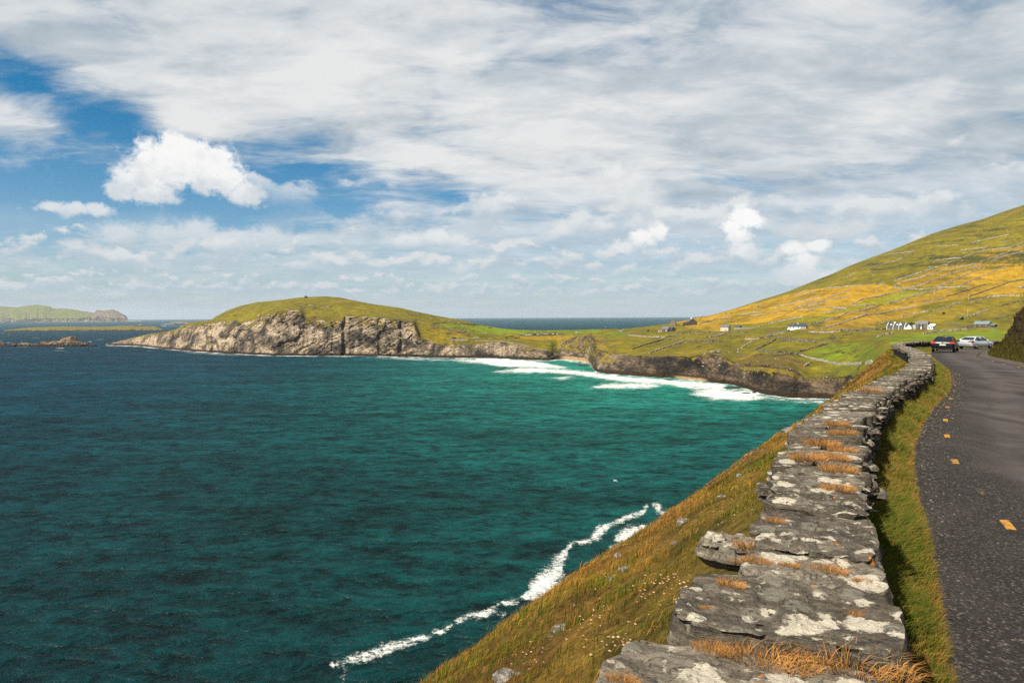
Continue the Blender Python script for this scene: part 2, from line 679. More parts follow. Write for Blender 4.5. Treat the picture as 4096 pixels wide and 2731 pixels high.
# ------------------------------------------------------------------ far land: headland, cove and hillside
# every column is a vertical plane through the viewpoint; along it a profile of real distance and height
SHORE = [(425, 1379), (430, 1380), (560, 1384), (645, 1394), (795, 1406), (935, 1415), (1100, 1422), (1425, 1423), (1600, 1426), (1800, 1431),
         (2000, 1433), (2100, 1439), (2200, 1441), (2232, 1437), (2300, 1440), (2352, 1447), (2382, 1488), (2453, 1496), (2580, 1505), (2708, 1512),
         (2840, 1528), (2945, 1540), (3051, 1575), (3156, 1591), (3331, 1594), (3420, 1640)]
CLIFF = [(425, 1379), (505, 1362), (580, 1346), (645, 1338), (700, 1326), (758, 1305), (800, 1300), (890, 1298), (1000, 1295), (1050, 1270), (1100, 1250),
         (1150, 1240), (1200, 1247), (1222, 1281), (1250, 1284), (1300, 1287), (1362, 1292), (1378, 1268), (1450, 1270), (1520, 1274),
         (1600, 1283), (1655, 1293), (1672, 1350), (1700, 1366), (1750, 1381), (1850, 1383), (1950, 1376), (2000, 1370), (2050, 1372),
         (2100, 1388), (2150, 1399), (2200, 1406), (2220, 1414), (2240, 1398), (2265, 1372), (2300, 1352), (2365, 1340), (2385, 1400), (2420, 1410), (2470, 1424),
         (2623, 1427), (2750, 1430), (2850, 1420), (2900, 1432), (2963, 1468), (3051, 1466), (3156, 1479), (3240, 1524), (3296, 1517), (3401, 1512)]
CDEPTH = [(425, 12), (645, 36), (800, 55), (1000, 42), (1200, 30), (1650, 26), (1672, 16), (1750, 12), (2000, 13), (2200, 13), (2222, 26), (2262, 70), (2300, 95), (2365, 95),
          (2385, 60), (2470, 34), (2623, 22), (2900, 24), (3051, 26), (3240, 18), (3401, 22)]
CREST = [(425, 1379), (505, 1356), (580, 1338), (603, 1334), (669, 1325), (702, 1317), (758, 1289), (805, 1285), (847, 1278), (856, 1269), (912, 1240),
         (959, 1224), (1029, 1208), (1085, 1204), (1213, 1189), (1298, 1186), (1361, 1190), (1425, 1204), (1510, 1219), (1595, 1230),
         (1680, 1249), (1765, 1266), (1850, 1281), (1914, 1297), (2000, 1312), (2070, 1320), (2155, 1321), (2283, 1320), (2389, 1317),
         (2495, 1314), (2580, 1307), (2687, 1292), (2793, 1267), (2840, 1262), (2945, 1233), (3051, 1198), (3156, 1167), (3226, 1140),
         (3331, 1101), (3405, 1067), (3510, 1028), (3616, 988), (3721, 947), (3826, 916), (3931, 888), (4002, 863), (4096, 833), (4400, 800),
         (4800, 770), (5600, 745)]
YCREST = [(425, 24), (645, 90), (800, 190), (1000, 265), (1300, 280), (1700, 250), (2000, 190), (2100, 200), (2300, 225)]   # beyond the shore, headland
YCREST2 = [(2300, 1160), (2450, 1170), (2600, 1250), (2800, 1400), (3300, 1600), (4096, 1650), (5600, 1500)]               # absolute, hillside
MID = [(2232, 1385, 1.02), (2300, 1338, 0), (2420, 1338, 0)]
YMID = [(2232, 1040), (2300, 1040), (2420, 1010), (2500, 960), (2900, 900), (3190, 740), (3700, 620), (4096, 570), (5600, 500)]
RMID = [(2232, 1352), (2300, 1340), (2420, 1340), (2500, 1336), (2900, 1326), (3190, 1324), (3700, 1327), (4096, 1334), (5600, 1330)]
FOOT = [(425, 0.6), (2215, 0.6), (2240, 28), (2340, 26), (2375, 0.8), (2650, 0.8), (2700, 5.0), (2830, 5.0), (2860, 0.8), (3500, 0.8)]


def tab(t, x):
    return np.interp(x, [q[0] for q in t], [q[1] for q in t])


def build_columns(xs):
    """control points (distance, height) of every column"""
    n = len(xs)
    sh = smooth1(tab(SHORE, xs), 2.5)
    cl = smooth1(tab(CLIFF, xs), 1.6)
    cr = smooth1(tab(CREST, xs), 2.0)
    k, _ = km(xs, np.full(n, 1266.0))

    def slope(row):
        return km(xs, row)[1]
    Ys = -CAM_Z / slope(sh)
    wob = fbm(np.stack([xs / 22.0, xs * 0, xs * 0], 1), 4, 0.55, seed=5)
    Ys = Ys * (1 + 0.004 * wob)
    zs = np.zeros(n)
    Yf = Ys + smooth1(tab(FOOT, xs), 2)
    zf = np.where(tab(FOOT, xs) > 2, 2.0, 0.6)
    Yc = np.maximum(Ys + smooth1(tab(CDEPTH, xs), 2), Yf + 4)
    zc = np.maximum(CAM_Z + slope(cl) * Yc, 1.5)
    head = xs < 2300
    Yk = np.where(head, Ys + tab(YCREST, xs), tab(YCREST2, xs))
    bl = sstep(xs, 2180, 2330)
    Yk = (1 - bl) * (Ys + tab(YCREST, np.minimum(xs, 2300))) + bl * tab(YCREST2, np.maximum(xs, 2300))
    zk = np.maximum(CAM_Z + slope(cr) * Yk, zc + 0.3)
    # headland: a dome between cliff edge and crest
    Ycs, zcs = smooth1(Yc, 26), smooth1(zc, 26)
    Ym_h = Ycs + 0.42 * (Yk - Ycs)
    zm_h = zcs + 0.58 * (zk - zcs)
    Ym_h = np.maximum(Ym_h, Yc + 6)
    zm_h = np.maximum(zm_h, zc + 0.2 * (zk - zc))
    Ym_m = tab(YMID, np.maximum(xs, 2232))
    zm_m = CAM_Z + slope(tab(RMID, np.maximum(xs, 2232))) * Ym_m
    bm_ = sstep(xs, 2200, 2300)
    Ym = Ym_h * (1 - bm_) + Ym_m * bm_
    zm = zm_h * (1 - bm_) + zm_m * bm_
    Ym = np.maximum(Ym, Yc + 12)
    zm = np.maximum(zm, zc + 0.5)
    Yk = np.maximum(Yk, Ym + 25)
    # right of the near brow the land runs on behind the road instead of meeting the sea
    q = sstep(xs, 3400, 3580)
    Ys = Ys * (1 - q) + 97.0 * q
    zs = zs * (1 - q) + 47.0 * q
    Yf = Yf * (1 - q) + 104.0 * q
    zf = zf * (1 - q) + 46.0 * q
    Yc = Yc * (1 - q) + 300.0 * q
    zc = zc * (1 - q) + 41.5 * q
    ctrlY = np.stack([Ys - 6, Ys, Yf, Yc, Ym, Yk, Yk + 60, Yk + 260, Yk + 700], 1)
    drop = np.where(xs < 2650, 1.0, np.maximum(0.15, 1 - (xs - 2650) / 800.0))
    ctrlZ = np.stack([zs - 5, zs - 0.3, zf, zc, zm, zk, zk - 4 - 18 * drop, zk * (1 - 0.75 * drop) - 4 * drop, zk * (0.75 - 0.8 * drop) - 8], 1)
    return k, ctrlY, ctrlZ


def pchip(t, tk, yk):
    """monotone cubic through the control values of each column; t (m), tk (n,c), yk (n,c)"""
    h = np.diff(tk, axis=1)
    dl = np.diff(yk, axis=1) / h
    m = np.zeros_like(yk)
    s = np.sign(dl[:, :-1]) * np.sign(dl[:, 1:]) > 0
    w1 = 2 * h[:, 1:] + h[:, :-1]
    w2 = h[:, 1:] + 2 * h[:, :-1]
    with np.errstate(divide='ignore', invalid='ignore'):
        hm = (w1 + w2) / (w1 / dl[:, :-1] + w2 / dl[:, 1:])
    m[:, 1:-1] = np.where(s, hm, 0)
    m[:, 0] = dl[:, 0]
    m[:, -1] = dl[:, -1]
    return h, m


def land_sheet(x0, x1, dx, counts):
    xs = np.arange(x0, x1 + 0.1, dx)
    k, cY, cZ = build_columns(xs)
    n = len(xs)
    h, m = pchip(None, cY, cZ)
    rowsY, rowsZ, seg, tt = [], [], [], []
    for s, c in enumerate(counts):
        for j in range(c):
            t = j / c
            rowsY.append(cY[:, s] + t * h[:, s])
            if s == 2:      # cliff: straight rise with a rounded lip
                z = cZ[:, s] + (cZ[:, s + 1] - cZ[:, s]) * (t ** 0.9 * 0.75 + 0.25 * (1 - (1 - t) ** 2))
            else:
                hh = h[:, s]
                h00 = 2 * t ** 3 - 3 * t ** 2 + 1
                h10 = t ** 3 - 2 * t ** 2 + t
                h01 = -2 * t ** 3 + 3 * t ** 2
                h11 = t ** 3 - t ** 2
                ma = m[:, s].copy()
                if s == 3:
                    ma = (cZ[:, 4] - cZ[:, 3]) / hh * 1.15
                z = h00 * cZ[:, s] + h10 * hh * ma + h01 * cZ[:, s + 1] + h11 * hh * m[:, s + 1]
            rowsZ.append(z)
            seg.append(s)
            tt.append(t)
    rowsY.append(cY[:, -1])
    rowsZ.append(cZ[:, -1])
    seg.append(len(counts))
    tt.append(0.0)
    Y = np.array(rowsY)
    Z = np.array(rowsZ)
    X = k[None, :] * Y
    seg = np.repeat(np.array(seg)[:, None], n, 1)
    tt = np.repeat(np.array(tt)[:, None], n, 1)
    return xs, k, X, Y, Z, seg, tt, cY, cZ


GREEN = np.array([0.130, 0.122, 0.003])
BRIGHT = np.array([0.112, 0.152, 0.003])
OLIVE = np.array([0.140, 0.110, 0.004])
GOLD = np.array([0.310, 0.180, 0.006])
TAN = np.array([0.225, 0.138, 0.012])
HEATH = np.array([0.085, 0.058, 0.012])
DARK = np.array([0.030, 0.038, 0.006])


def z4(pts): return [(2700 + x / 2.851, 1100 + y / 2.851) for x, y in pts]
def z5(pts): return [(3300 + x / 2.851, 800 + y / 2.851) for x, y in pts]
def z3(pts): return [(1900 + x / 2.352, 1150 + y / 2.352) for x, y in pts]
def z2(pts): return [(1000 + x / 2.352, 1100 + y / 2.352) for x, y in pts]


FIELDS = [   # (polygon in the photograph, colour, weight)
    (z3([(2080, 290), (2352, 240), (2352, 420), (2000, 380), (1900, 330)]), GOLD, 0.7),
    (z4([(250, 500), (560, 420), (1000, 300), (1500, 170), (2281, 90), (2281, 480), (1900, 470), (1400, 470), (900, 560), (640, 560), (500, 540)]), GOLD, 0.95),
    (z4([(1400, 470), (1900, 470), (1750, 540), (1480, 590), (1000, 590)]), GREEN, 0.8),
    (z4([(1420, 480), (1950, 420), (2281, 350), (2281, 330), (2000, 345)]), BRIGHT, 0.7),
    (z4([(2060, 320), (2281, 270), (2281, 340), (2000, 345)]), BRIGHT, 0.7),
    (z4([(1500, 600), (1700, 540), (2200, 460), (2281, 450), (2281, 600), (2000, 630), (1400, 630)]), TAN, 0.9),
    (z4([(0, 560), (520, 560), (830, 640), (1040, 650), (1000, 590), (640, 560)]), GREEN, 0.5),
    (z4([(0, 660), (1040, 660), (1030, 720), (800, 740), (0, 750)]), OLIVE, 0.6),
    (z4([(1480, 900), (1750, 790), (2281, 760), (2281, 980), (1850, 1010), (1560, 950)]), BRIGHT, 1.0),
    (z4([(1380, 920), (1500, 960), (1850, 1030), (2230, 1010), (1980, 1160), (1640, 1180), (1540, 1040)]), GREEN, 0.8),
    (z4([(1040, 740), (1700, 780), (1420, 870), (960, 860)]), GREEN, 0.5),
    (z4([(0, 880), (650, 880), (600, 930), (0, 940)]), OLIVE, 0.8),
    (z4([(680, 890), (1250, 920), (1500, 1000), (1400, 1090), (1050, 1040), (750, 1050)]), HEATH, 0.9),
    (z5([(0, 870), (600, 640), (1000, 500), (1500, 330), (2269, 90), (2269, 470), (1900, 560), (1200, 690), (700, 950), (0, 1000)]), OLIVE * 0.8 + GREEN * 0.2, 0.75),
    (z5([(800, 930), (1350, 760), (1880, 560), (2269, 500), (2269, 900), (1800, 960), (900, 1000), (820, 960)]), GOLD * 0.75 + TAN * 0.2, 0.9),
    (z5([(0, 1000), (680, 960), (900, 1020), (300, 1190), (0, 1200)]), GOLD, 0.9),
    (z5([(300, 1190), (920, 1030), (1300, 1010), (700, 1190)]), BRIGHT * 0.7 + GOLD * 0.3, 0.9),
    (z5([(740, 1180), (1330, 1020), (1800, 970), (2269, 920), (2269, 1080), (1500, 1130), (1100, 1200), (1000, 1340), (0, 1460), (0, 1380), (400, 1280)]), TAN * 0.7 + GOLD * 0.3, 0.95),
    (z5([(1250, 1270), (1520, 1180), (2269, 1080), (2100, 1330), (1500, 1330), (1300, 1400), (1000, 1370)]), TAN * 0.5 + GREEN * 0.5, 0.9),
    (z5([(520, 1560), (760, 1540), (1400, 1490), (2000, 1470), (1990, 1568), (500, 1600)]), BRIGHT, 1.0),
    ([(3560, 1370), (3700, 1330), (4030, 1320), (4040, 1430), (3560, 1440)], BRIGHT, 0.9),
    ([(3300, 1420), (3600, 1380), (3640, 1470), (3460, 1540), (3340, 1500)], BRIGHT, 0.5),
    # headland
    (z2([(1760, 480), (1850, 450), (2352, 500), (2352, 560), (2000, 530)]), BRIGHT, 1.0),
    (z3([(0, 350), (300, 395), (1180, 400), (1180, 430), (850, 440), (500, 440), (0, 435)]), BRIGHT, 1.0),
    (z3([(1180, 440), (1360, 395), (1450, 430), (1380, 465), (1220, 470)]), BRIGHT, 0.7),
    (z3([(370, 455), (860, 450), (700, 500), (400, 480)]), GOLD, 0.6),
    (z2([(1560, 470), (1760, 470), (2000, 560), (2000, 650), (1780, 660), (1600, 570)]), OLIVE * 0.8 + TAN * 0.2, 0.8),
    (z2([(580, 380), (860, 400), (860, 450), (480, 440)]), HEATH, 0.6),
    (z3([(760, 470), (900, 450), (1200, 440), (1260, 600), (1000, 630), (780, 560)]), TAN * 0.6 + OLIVE * 0.4, 0.7),
]


def colour_land(P, X, Y, Z, seg, tt, px, py, grass_n):
    n = len(px)
    big = fbm(P / 60.0, 4, 0.55, seed=31)
    fine = fbm(P / 9.0, 4, 0.6, seed=32)
    col = (OLIVE[None, :] * (0.55 + 0.0 * px[:, None]) + GREEN[None, :] * 0.45) * 0.86
    for poly, c, wgt in FIELDS:
        wob = 3.0 * vnoise(P / 14.0, 77)
        xs_ = [p[0] for p in poly]
        ys_ = [p[1] for p in poly]
        m = (px > min(xs_) - 5) & (px < max(xs_) + 5) & (py > min(ys_) - 5) & (py < max(ys_) + 5) & (Y > 90)
        idx = np.nonzero(m)[0]
        if len(idx) == 0:
            continue
        inside = in_poly(px[idx] + wob[idx], py[idx] + wob[idx] * 0.5, poly)
        ii = idx[inside]
        w = np.clip(wgt * (0.82 + 0.65 * big[ii] + 0.5 * fine[ii]), 0, 1)[:, None]
        col[ii] = col[ii] * (1 - w) + c[None, :] * w
    # scrub and rushes: dark drifts that follow the contour, many on the upper hillside
    sq = P * np.array([1 / 38.0, 1 / 90.0, 1 / 7.0])
    scrub = fbm(sq, 5, 0.6, seed=41)
    upper = sstep(Z, 85, 150)
    dk = sstep(scrub + 0.16 * upper + 0.25 * fine, 0.24, 0.48) * (0.30 + 0.6 * upper)
    col = col * (1 - dk[:, None]) + DARK[None, :] * dk[:, None]
    # light straw patches
    st = sstep(fbm(P / 22.0, 4, 0.6, seed=45), 0.18, 0.5)[:, None] * 0.30
    col = col * (1 - st) + TAN[None, :] * 1.25 * st
    tus = fbm(P * np.array([1 / 5.0, 1 / 9.0, 1 / 3.0]), 3, 0.6, seed=47)
    col = col * (1.0 + 0.45 * fine + 0.34 * big + 0.30 * tus)[:, None]
    return np.clip(col, 0.004, 0.6)


def make_land(name, x0, x1, dx, counts):
    xs, k, X, Y, Z, seg, tt, cY, cZ = land_sheet(x0, x1, dx, counts)
    nr, nc = X.shape
    P = np.stack([X.ravel(), Y.ravel(), Z.ravel()], 1)
    sg, t_ = seg.ravel(), tt.ravel()
    px_col = np.repeat(xs[None, :], nr, 0).ravel()
    # --- rock relief on the cliffs
    ch = np.repeat((cZ[:, 3] - cZ[:, 2])[None, :], nr, 0).ravel()
    # weight: full on the cliff, fading into the turf above
    w = np.where(sg < 2, 0.5, 0.0)
    w = np.where(sg == 2, 1.0, w)
    dist_top = (Y.ravel() - np.repeat(cY[:, 3][None, :], nr, 0).ravel())
    lip = fbm(P * np.array([1 / 9.0, 1 / 9.0, 1 / 9.0]), 4, 0.6, seed=3)
    lip2 = fbm(P / 30.0, 3, 0.6, seed=4)
    reach = np.interp(px_col, [425, 640, 700, 760, 820, 900, 1000, 1030, 1200, 1650, 1700, 2000, 2230, 2260, 2400, 2500, 4000],
                      [60, 60, 44, 46, 42, 20, 15, 10, 9, 8, 8, 7, 4, 8, 18, 11, 8])
    w = np.where((sg == 3), np.clip(1 - dist_top / (reach * (1.0 + 2.0 * lip + 0.9 * lip2) + 0.01), 0, 1), w)
    w = np.where((sg == 3) & (px_col > 3440), 0, w)
    w = np.where((sg <= 2), w * (1 - sstep(px_col, 3430, 3520)), w)
    act = np.nonzero(w > 0.001)[0]
    Pa = P[act].copy()
    toward = np.stack([-np.repeat(k[None, :], nr, 0).ravel()[act], -np.ones(len(act)), np.zeros(len(act))], 1)
    toward /= np.linalg.norm(toward, axis=1)[:, None]
    # bedding planes dip to the right of the picture on the headland
    rot = math.radians(28)
    Q = Pa.copy()
    Q[:, 0], Q[:, 2] = Pa[:, 0] * math.cos(rot) + Pa[:, 2] * math.sin(rot), -Pa[:, 0] * math.sin(rot) + Pa[:, 2] * math.cos(rot)
    Qw = Q + 4.0 * np.stack([fbm(Q / 14.0, 3, 0.5, seed=s) for s in (51, 52, 53)], 1)
    f1, f2, idc, off = worley(Qw * np.array([1 / 40.0, 1 / 60.0, 1 / 17.0]), 61)
    g1, g2, idg, offg = worley(Qw * np.array([1 / 15.0, 1 / 26.0, 1 / 5.5]), 67)
    e1, e2, ide, offe = worley(Qw * np.array([1 / 6.0, 1 / 12.0, 1 / 1.7]), 71)
    facet = (idc - 0.5) * 1.3 + off[:, 0] * (idc * 7 % 1 - 0.5) * 2.2 + off[:, 2] * 0.6
    facet2 = (idg - 0.5) * 0.9 + offg[:, 0] * (idg * 5 % 1 - 0.5) * 1.4 + offg[:, 2] * 0.5
    crack = -0.8 * np.exp(-((f2 - f1) / 0.05) ** 2) - 0.45 * np.exp(-((g2 - g1) / 0.07) ** 2)
    facet3 = (ide - 0.5) * 0.9 - 0.5 * np.exp(-((e2 - e1) / 0.10) ** 2)
    rid = fbm(Q / 11.0, 5, 0.55, seed=55, ridged=True)
    A = np.clip(ch[act] * 0.075, 0.8, 4.2)
    disp = A * (1.05 * facet + 0.55 * facet2 + 0.30 * crack + 0.22 * rid) + 0.55 * facet3
    # deep gullies that cut the headland face
    for gx, gw, gd in ((1375, 9, 10), (1517, 7, 6), (1602, 8, 9), (940, 12, 7), (850, 10, 6), (745, 10, 6), 
                       (1890, 7, 4), (2075, 6, 4), (2560, 8, 4), (2665, 6, 3), (2800, 10, 5), (2905, 8, 4), (3010, 10, 5), (3105, 8, 4), (3200, 12, 5), (1330, 5, 3)):
        lean = (Pa[:, 2] - 25) * (0.10 if gx < 1300 else -0.03)
        pxx = px_col[act] + lean + 5 * vnoise(Pa / 9.0, int(gx))
        disp -= gd * np.exp(-((pxx - gx) / gw) ** 2) * np.clip(ch[act] / 25.0, 0.3, 1)
    # undercut wave-worn foot and a ragged rock platform at the water
    foot = np.exp(-(np.maximum(Pa[:, 2], 0) / 3.0) ** 2)
    disp += foot * (2.2 * fbm(Pa / 7.0, 4, 0.6, seed=57) + 1.2)
    bed = Q[:, 2] / 8.0 + 1.7 * fbm(Pa / 26.0, 3, 0.5, seed=58)
    saw = bed - np.floor(bed)
    disp += 0.75 * (0.9 - 1.5 * saw) * np.clip(A / 2.5, 0.4, 1.2) * sstep(fbm(Pa / 40.0, 2, 0.5, seed=59), -0.35, 0.1)
    disp *= w[act]
    Pa += toward * disp[:, None]
    Pa[:, 2] += w[act] * (0.5 * facet3 + 0.25 * A * rid * 0.5)
    P[act] = Pa
    # --- turf relief
    gm = np.where(sg >= 3, 1 - w, 0)
    gi = np.nonzero(gm > 0)[0]
    far_back = np.where(sg[gi] >= 5, 0.3, 1.0)
    P[gi, 2] += gm[gi] * far_back * (0.55 * fbm(P[gi] / 16.0, 4, 0.55, seed=21) + 1.1 * fbm(P[gi] / 70.0, 3, 0.5, seed=22) * sstep(dist_top[gi], 5, 60))
    # crest scatter keeps the skyline from being a ruled line
    me = mesh_np(name, P, grid_faces(nr, nc)[:, ::-1])
    ppx, ppy = project(P)
    col = colour_land(P, P[:, 0], P[:, 1], P[:, 2], sg, t_, ppx, ppy, None)
    # heathy brown just above the cliff edge
    edge = np.where(sg >= 3, np.exp(-np.maximum(dist_top, 0) / 9.0), 0) * np.clip(0.6 + 0.8 * lip2, 0, 1) * (1 - 0.8 * np.exp(-((px_col - 2218) / 30.0) ** 2))
    col = col * (1 - 0.75 * edge[:, None]) + HEATH[None, :] * 0.75 * edge[:, None]
    rock = sstep(w + 0.55 * lip * (w > 0) * (w < 1), 0.30, 0.62)
    # vegetation clinging to ledges and in the cove
    ledge = fbm(P / 8.0, 4, 0.6, seed=81)
    veg = sstep(ledge + 0.55 * sstep(t_ * (sg == 2), 0.55, 1.0) - 0.25 * (P[:, 2] < 6) - 0.3, 0.12, 0.3) * (sg == 2) * 0.85
    cove = sstep(px_col, 2232, 2262) * (1 - sstep(px_col, 2440, 2480))
    veg = np.maximum(veg, cove * sstep(ledge + 0.25, 0.05, 0.25) * sstep(P[:, 2], 7, 13) * 0.95)
    heathband = sstep(px_col, 2930, 2990) * (1 - sstep(px_col, 3190, 3230)) * (sg == 2) * sstep(t_, 0.70, 0.8) * 0.9
    veg = np.maximum(veg, heathband)
    rock = np.where(sg <= 2, np.clip(1 - veg, 0, 1), rock) * (1 - sstep(px_col, 3420, 3470))
    vc = (HEATH * 0.7 + OLIVE * 0.6)[None, :] * (1 + 0.5 * ledge)[:, None]
    col = np.where(((sg <= 2) & (veg > 0))[:, None], vc, col)
    sand = cove * (1 - sstep(P[:, 2], 2.6, 3.6)) * (1 - sstep(px_col, 2355, 2380))
    sand = np.maximum(sand, sstep(px_col, 2690, 2720) * (1 - sstep(px_col, 2810, 2840)) * (1 - sstep(P[:, 2], 1.6, 2.4)) * (sg <= 2))
    set_attr(me, 'turf', col)
    set_attr(me, 'rock', rock)
    set_attr(me, 'sand', np.clip(sand, 0, 1))
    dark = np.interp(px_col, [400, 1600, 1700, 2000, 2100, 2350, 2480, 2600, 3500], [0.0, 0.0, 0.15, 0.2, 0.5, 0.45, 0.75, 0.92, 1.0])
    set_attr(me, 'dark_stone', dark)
    return me, P, grid_faces(nr, nc)


def land_material():
    m, b, bs = new_mat('turf_and_cliff_rock')
    p = b.pos()
    x, y, z = b.sep(p)
    rock, sand, dk = b.attr('rock'), b.attr('sand'), b.attr('dark_stone')
    turf = b.attr('turf', 'Color')
    # rock: warm grey with pale slabs and dark seams along the dipping beds
    pr = b.mapping(p, rot=(0, math.radians(28), 0), sc=(1.0, 0.5, 2.0))
    n1 = b.noise(b.mapping(p, rot=(0, math.radians(20), 0), sc=(1.0, 0.5, 1.3)), 0.034, 6.0, 0.66, 0.9)
    n2 = b.noise(pr, 0.30, 6.0, 0.65, 0.4)
    rc = b.ramp(n1, [(0.38, (0.040, 0.040, 0.038)), (0.475, (0.150, 0.126, 0.100)), (0.54, (0.380, 0.305, 0.222)), (0.64, (0.60, 0.495, 0.375))])  # dark patches partly paint in the shade of turned-away faces
    rc2 = b.ramp(n2, [(0.34, (0.22, 0.23, 0.23)), (0.47, (0.80, 0.79, 0.77)), (0.58, (1.15, 1.11, 1.03)), (0.70, (1.5, 1.42, 1.30))])
    rc = b.mix(1.0, rc, rc2, 'MULTIPLY')
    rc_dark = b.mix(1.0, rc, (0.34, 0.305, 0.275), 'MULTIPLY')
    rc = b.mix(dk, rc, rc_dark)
    seam = b.voro(b.mapping(b.vm('ADD', pr, b.vm('SCALE', b.noise(p, 0.2, 3.0, 0.6, col=True), s=3.0)), sc=(0.055, 0.03, 0.10)), 1.0, 'DISTANCE_TO_EDGE')
    rc = b.mix(b.step(seam, 0.0, 0.035, 0.75, 0.0), rc, (0.025, 0.024, 0.022))
    fine_s = b.voro(b.mapping(b.vm('ADD', pr, b.vm('SCALE', b.noise(p, 0.5, 3.0, 0.6, col=True), s=2.0)), sc=(0.16, 0.10, 0.30)), 1.0, 'DISTANCE_TO_EDGE')
    rc = b.mix(b.step(fine_s, 0.0, 0.06, 0.38, 0.0), rc, (0.030, 0.028, 0.026))
    ochre = b.step(b.noise(p, 0.09, 4.0, 0.6), 0.60, 0.72)
    rc = b.mix(b.mul(ochre, 0.5), rc, (0.20, 0.115, 0.030))
    # weed and wet stone near the waterline
    wz = b.add(z, b.mul(b.sub(b.noise(p, 0.25, 4.0, 0.6), 0.5), 5.0))
    rc = b.mix(b.step(wz, 2.6, 4.6, 1.0, 0.0), rc, (0.035, 0.022, 0.012))
    sc = b.mix(b.noise(p, 0.3, 3.0, 0.5), (0.33, 0.20, 0.085), (0.42, 0.29, 0.15))
    # turf gets a fine tuft mottle
    t1 = b.noise(b.mapping(p, sc=(1, 1, 2.2)), 0.8, 5.0, 0.68)
    t2 = b.noise(p, 0.16, 4.0, 0.6)
    tk = b.mul(b.step(t1, 0.3, 0.7, 0.62, 1.38, 'LINEAR'), b.step(t2, 0.3, 0.7, 0.80, 1.22, 'LINEAR'))
    turf = b.vm('SCALE', turf, s=tk)
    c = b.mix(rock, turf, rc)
    c = b.mix(sand, c, sc)
    h = b.add(b.mul(n2, 1.6), b.mul(b.noise(pr, 1.1, 5.0, 0.68), 0.7))
    hg = b.mul(t1, 0.35)
    hh = b.add(b.mul(h, rock), b.mul(hg, b.sub(1.0, rock)))
    fin(b, bs, c, 0.9, 0.15, b.bump(hh, 0.95, 2.2))
    return m


LAND_MAT = land_material()
HEAD_C = (1, 2, 110, 62, 60, 5, 5, 4)
HILL_C = (1, 2, 72, 150, 150, 4, 4, 4)
me, HP, HF = make_land('headland', 425, 2316, 2.6, HEAD_C)
headland = tag(link('headland', me, LAND_MAT), kind='structure')
me, MP, MF = make_land('hillside', 2316, 5300, 4.3, HILL_C)
hillside = tag(link('hillside', me, LAND_MAT), kind='structure')
LAND_BVH = BVHTree.FromPolygons([tuple(v) for v in np.concatenate([HP, MP]).tolist()],
                                [tuple(q) for q in np.concatenate([HF, MF + len(HP)]).tolist()])


def on_land(px, py):
    """the point of the far land seen through a pixel"""
    d = ray(px, py)
    hit = LAND_BVH.ray_cast(Vector((0, 0, CAM_Z)), Vector(d).normalized())
    return hit[0]


def drop_land(x, y):
    hit = LAND_BVH.ray_cast(Vector((x, y, 900)), Vector((0, 0, -1)))
    return hit[0]


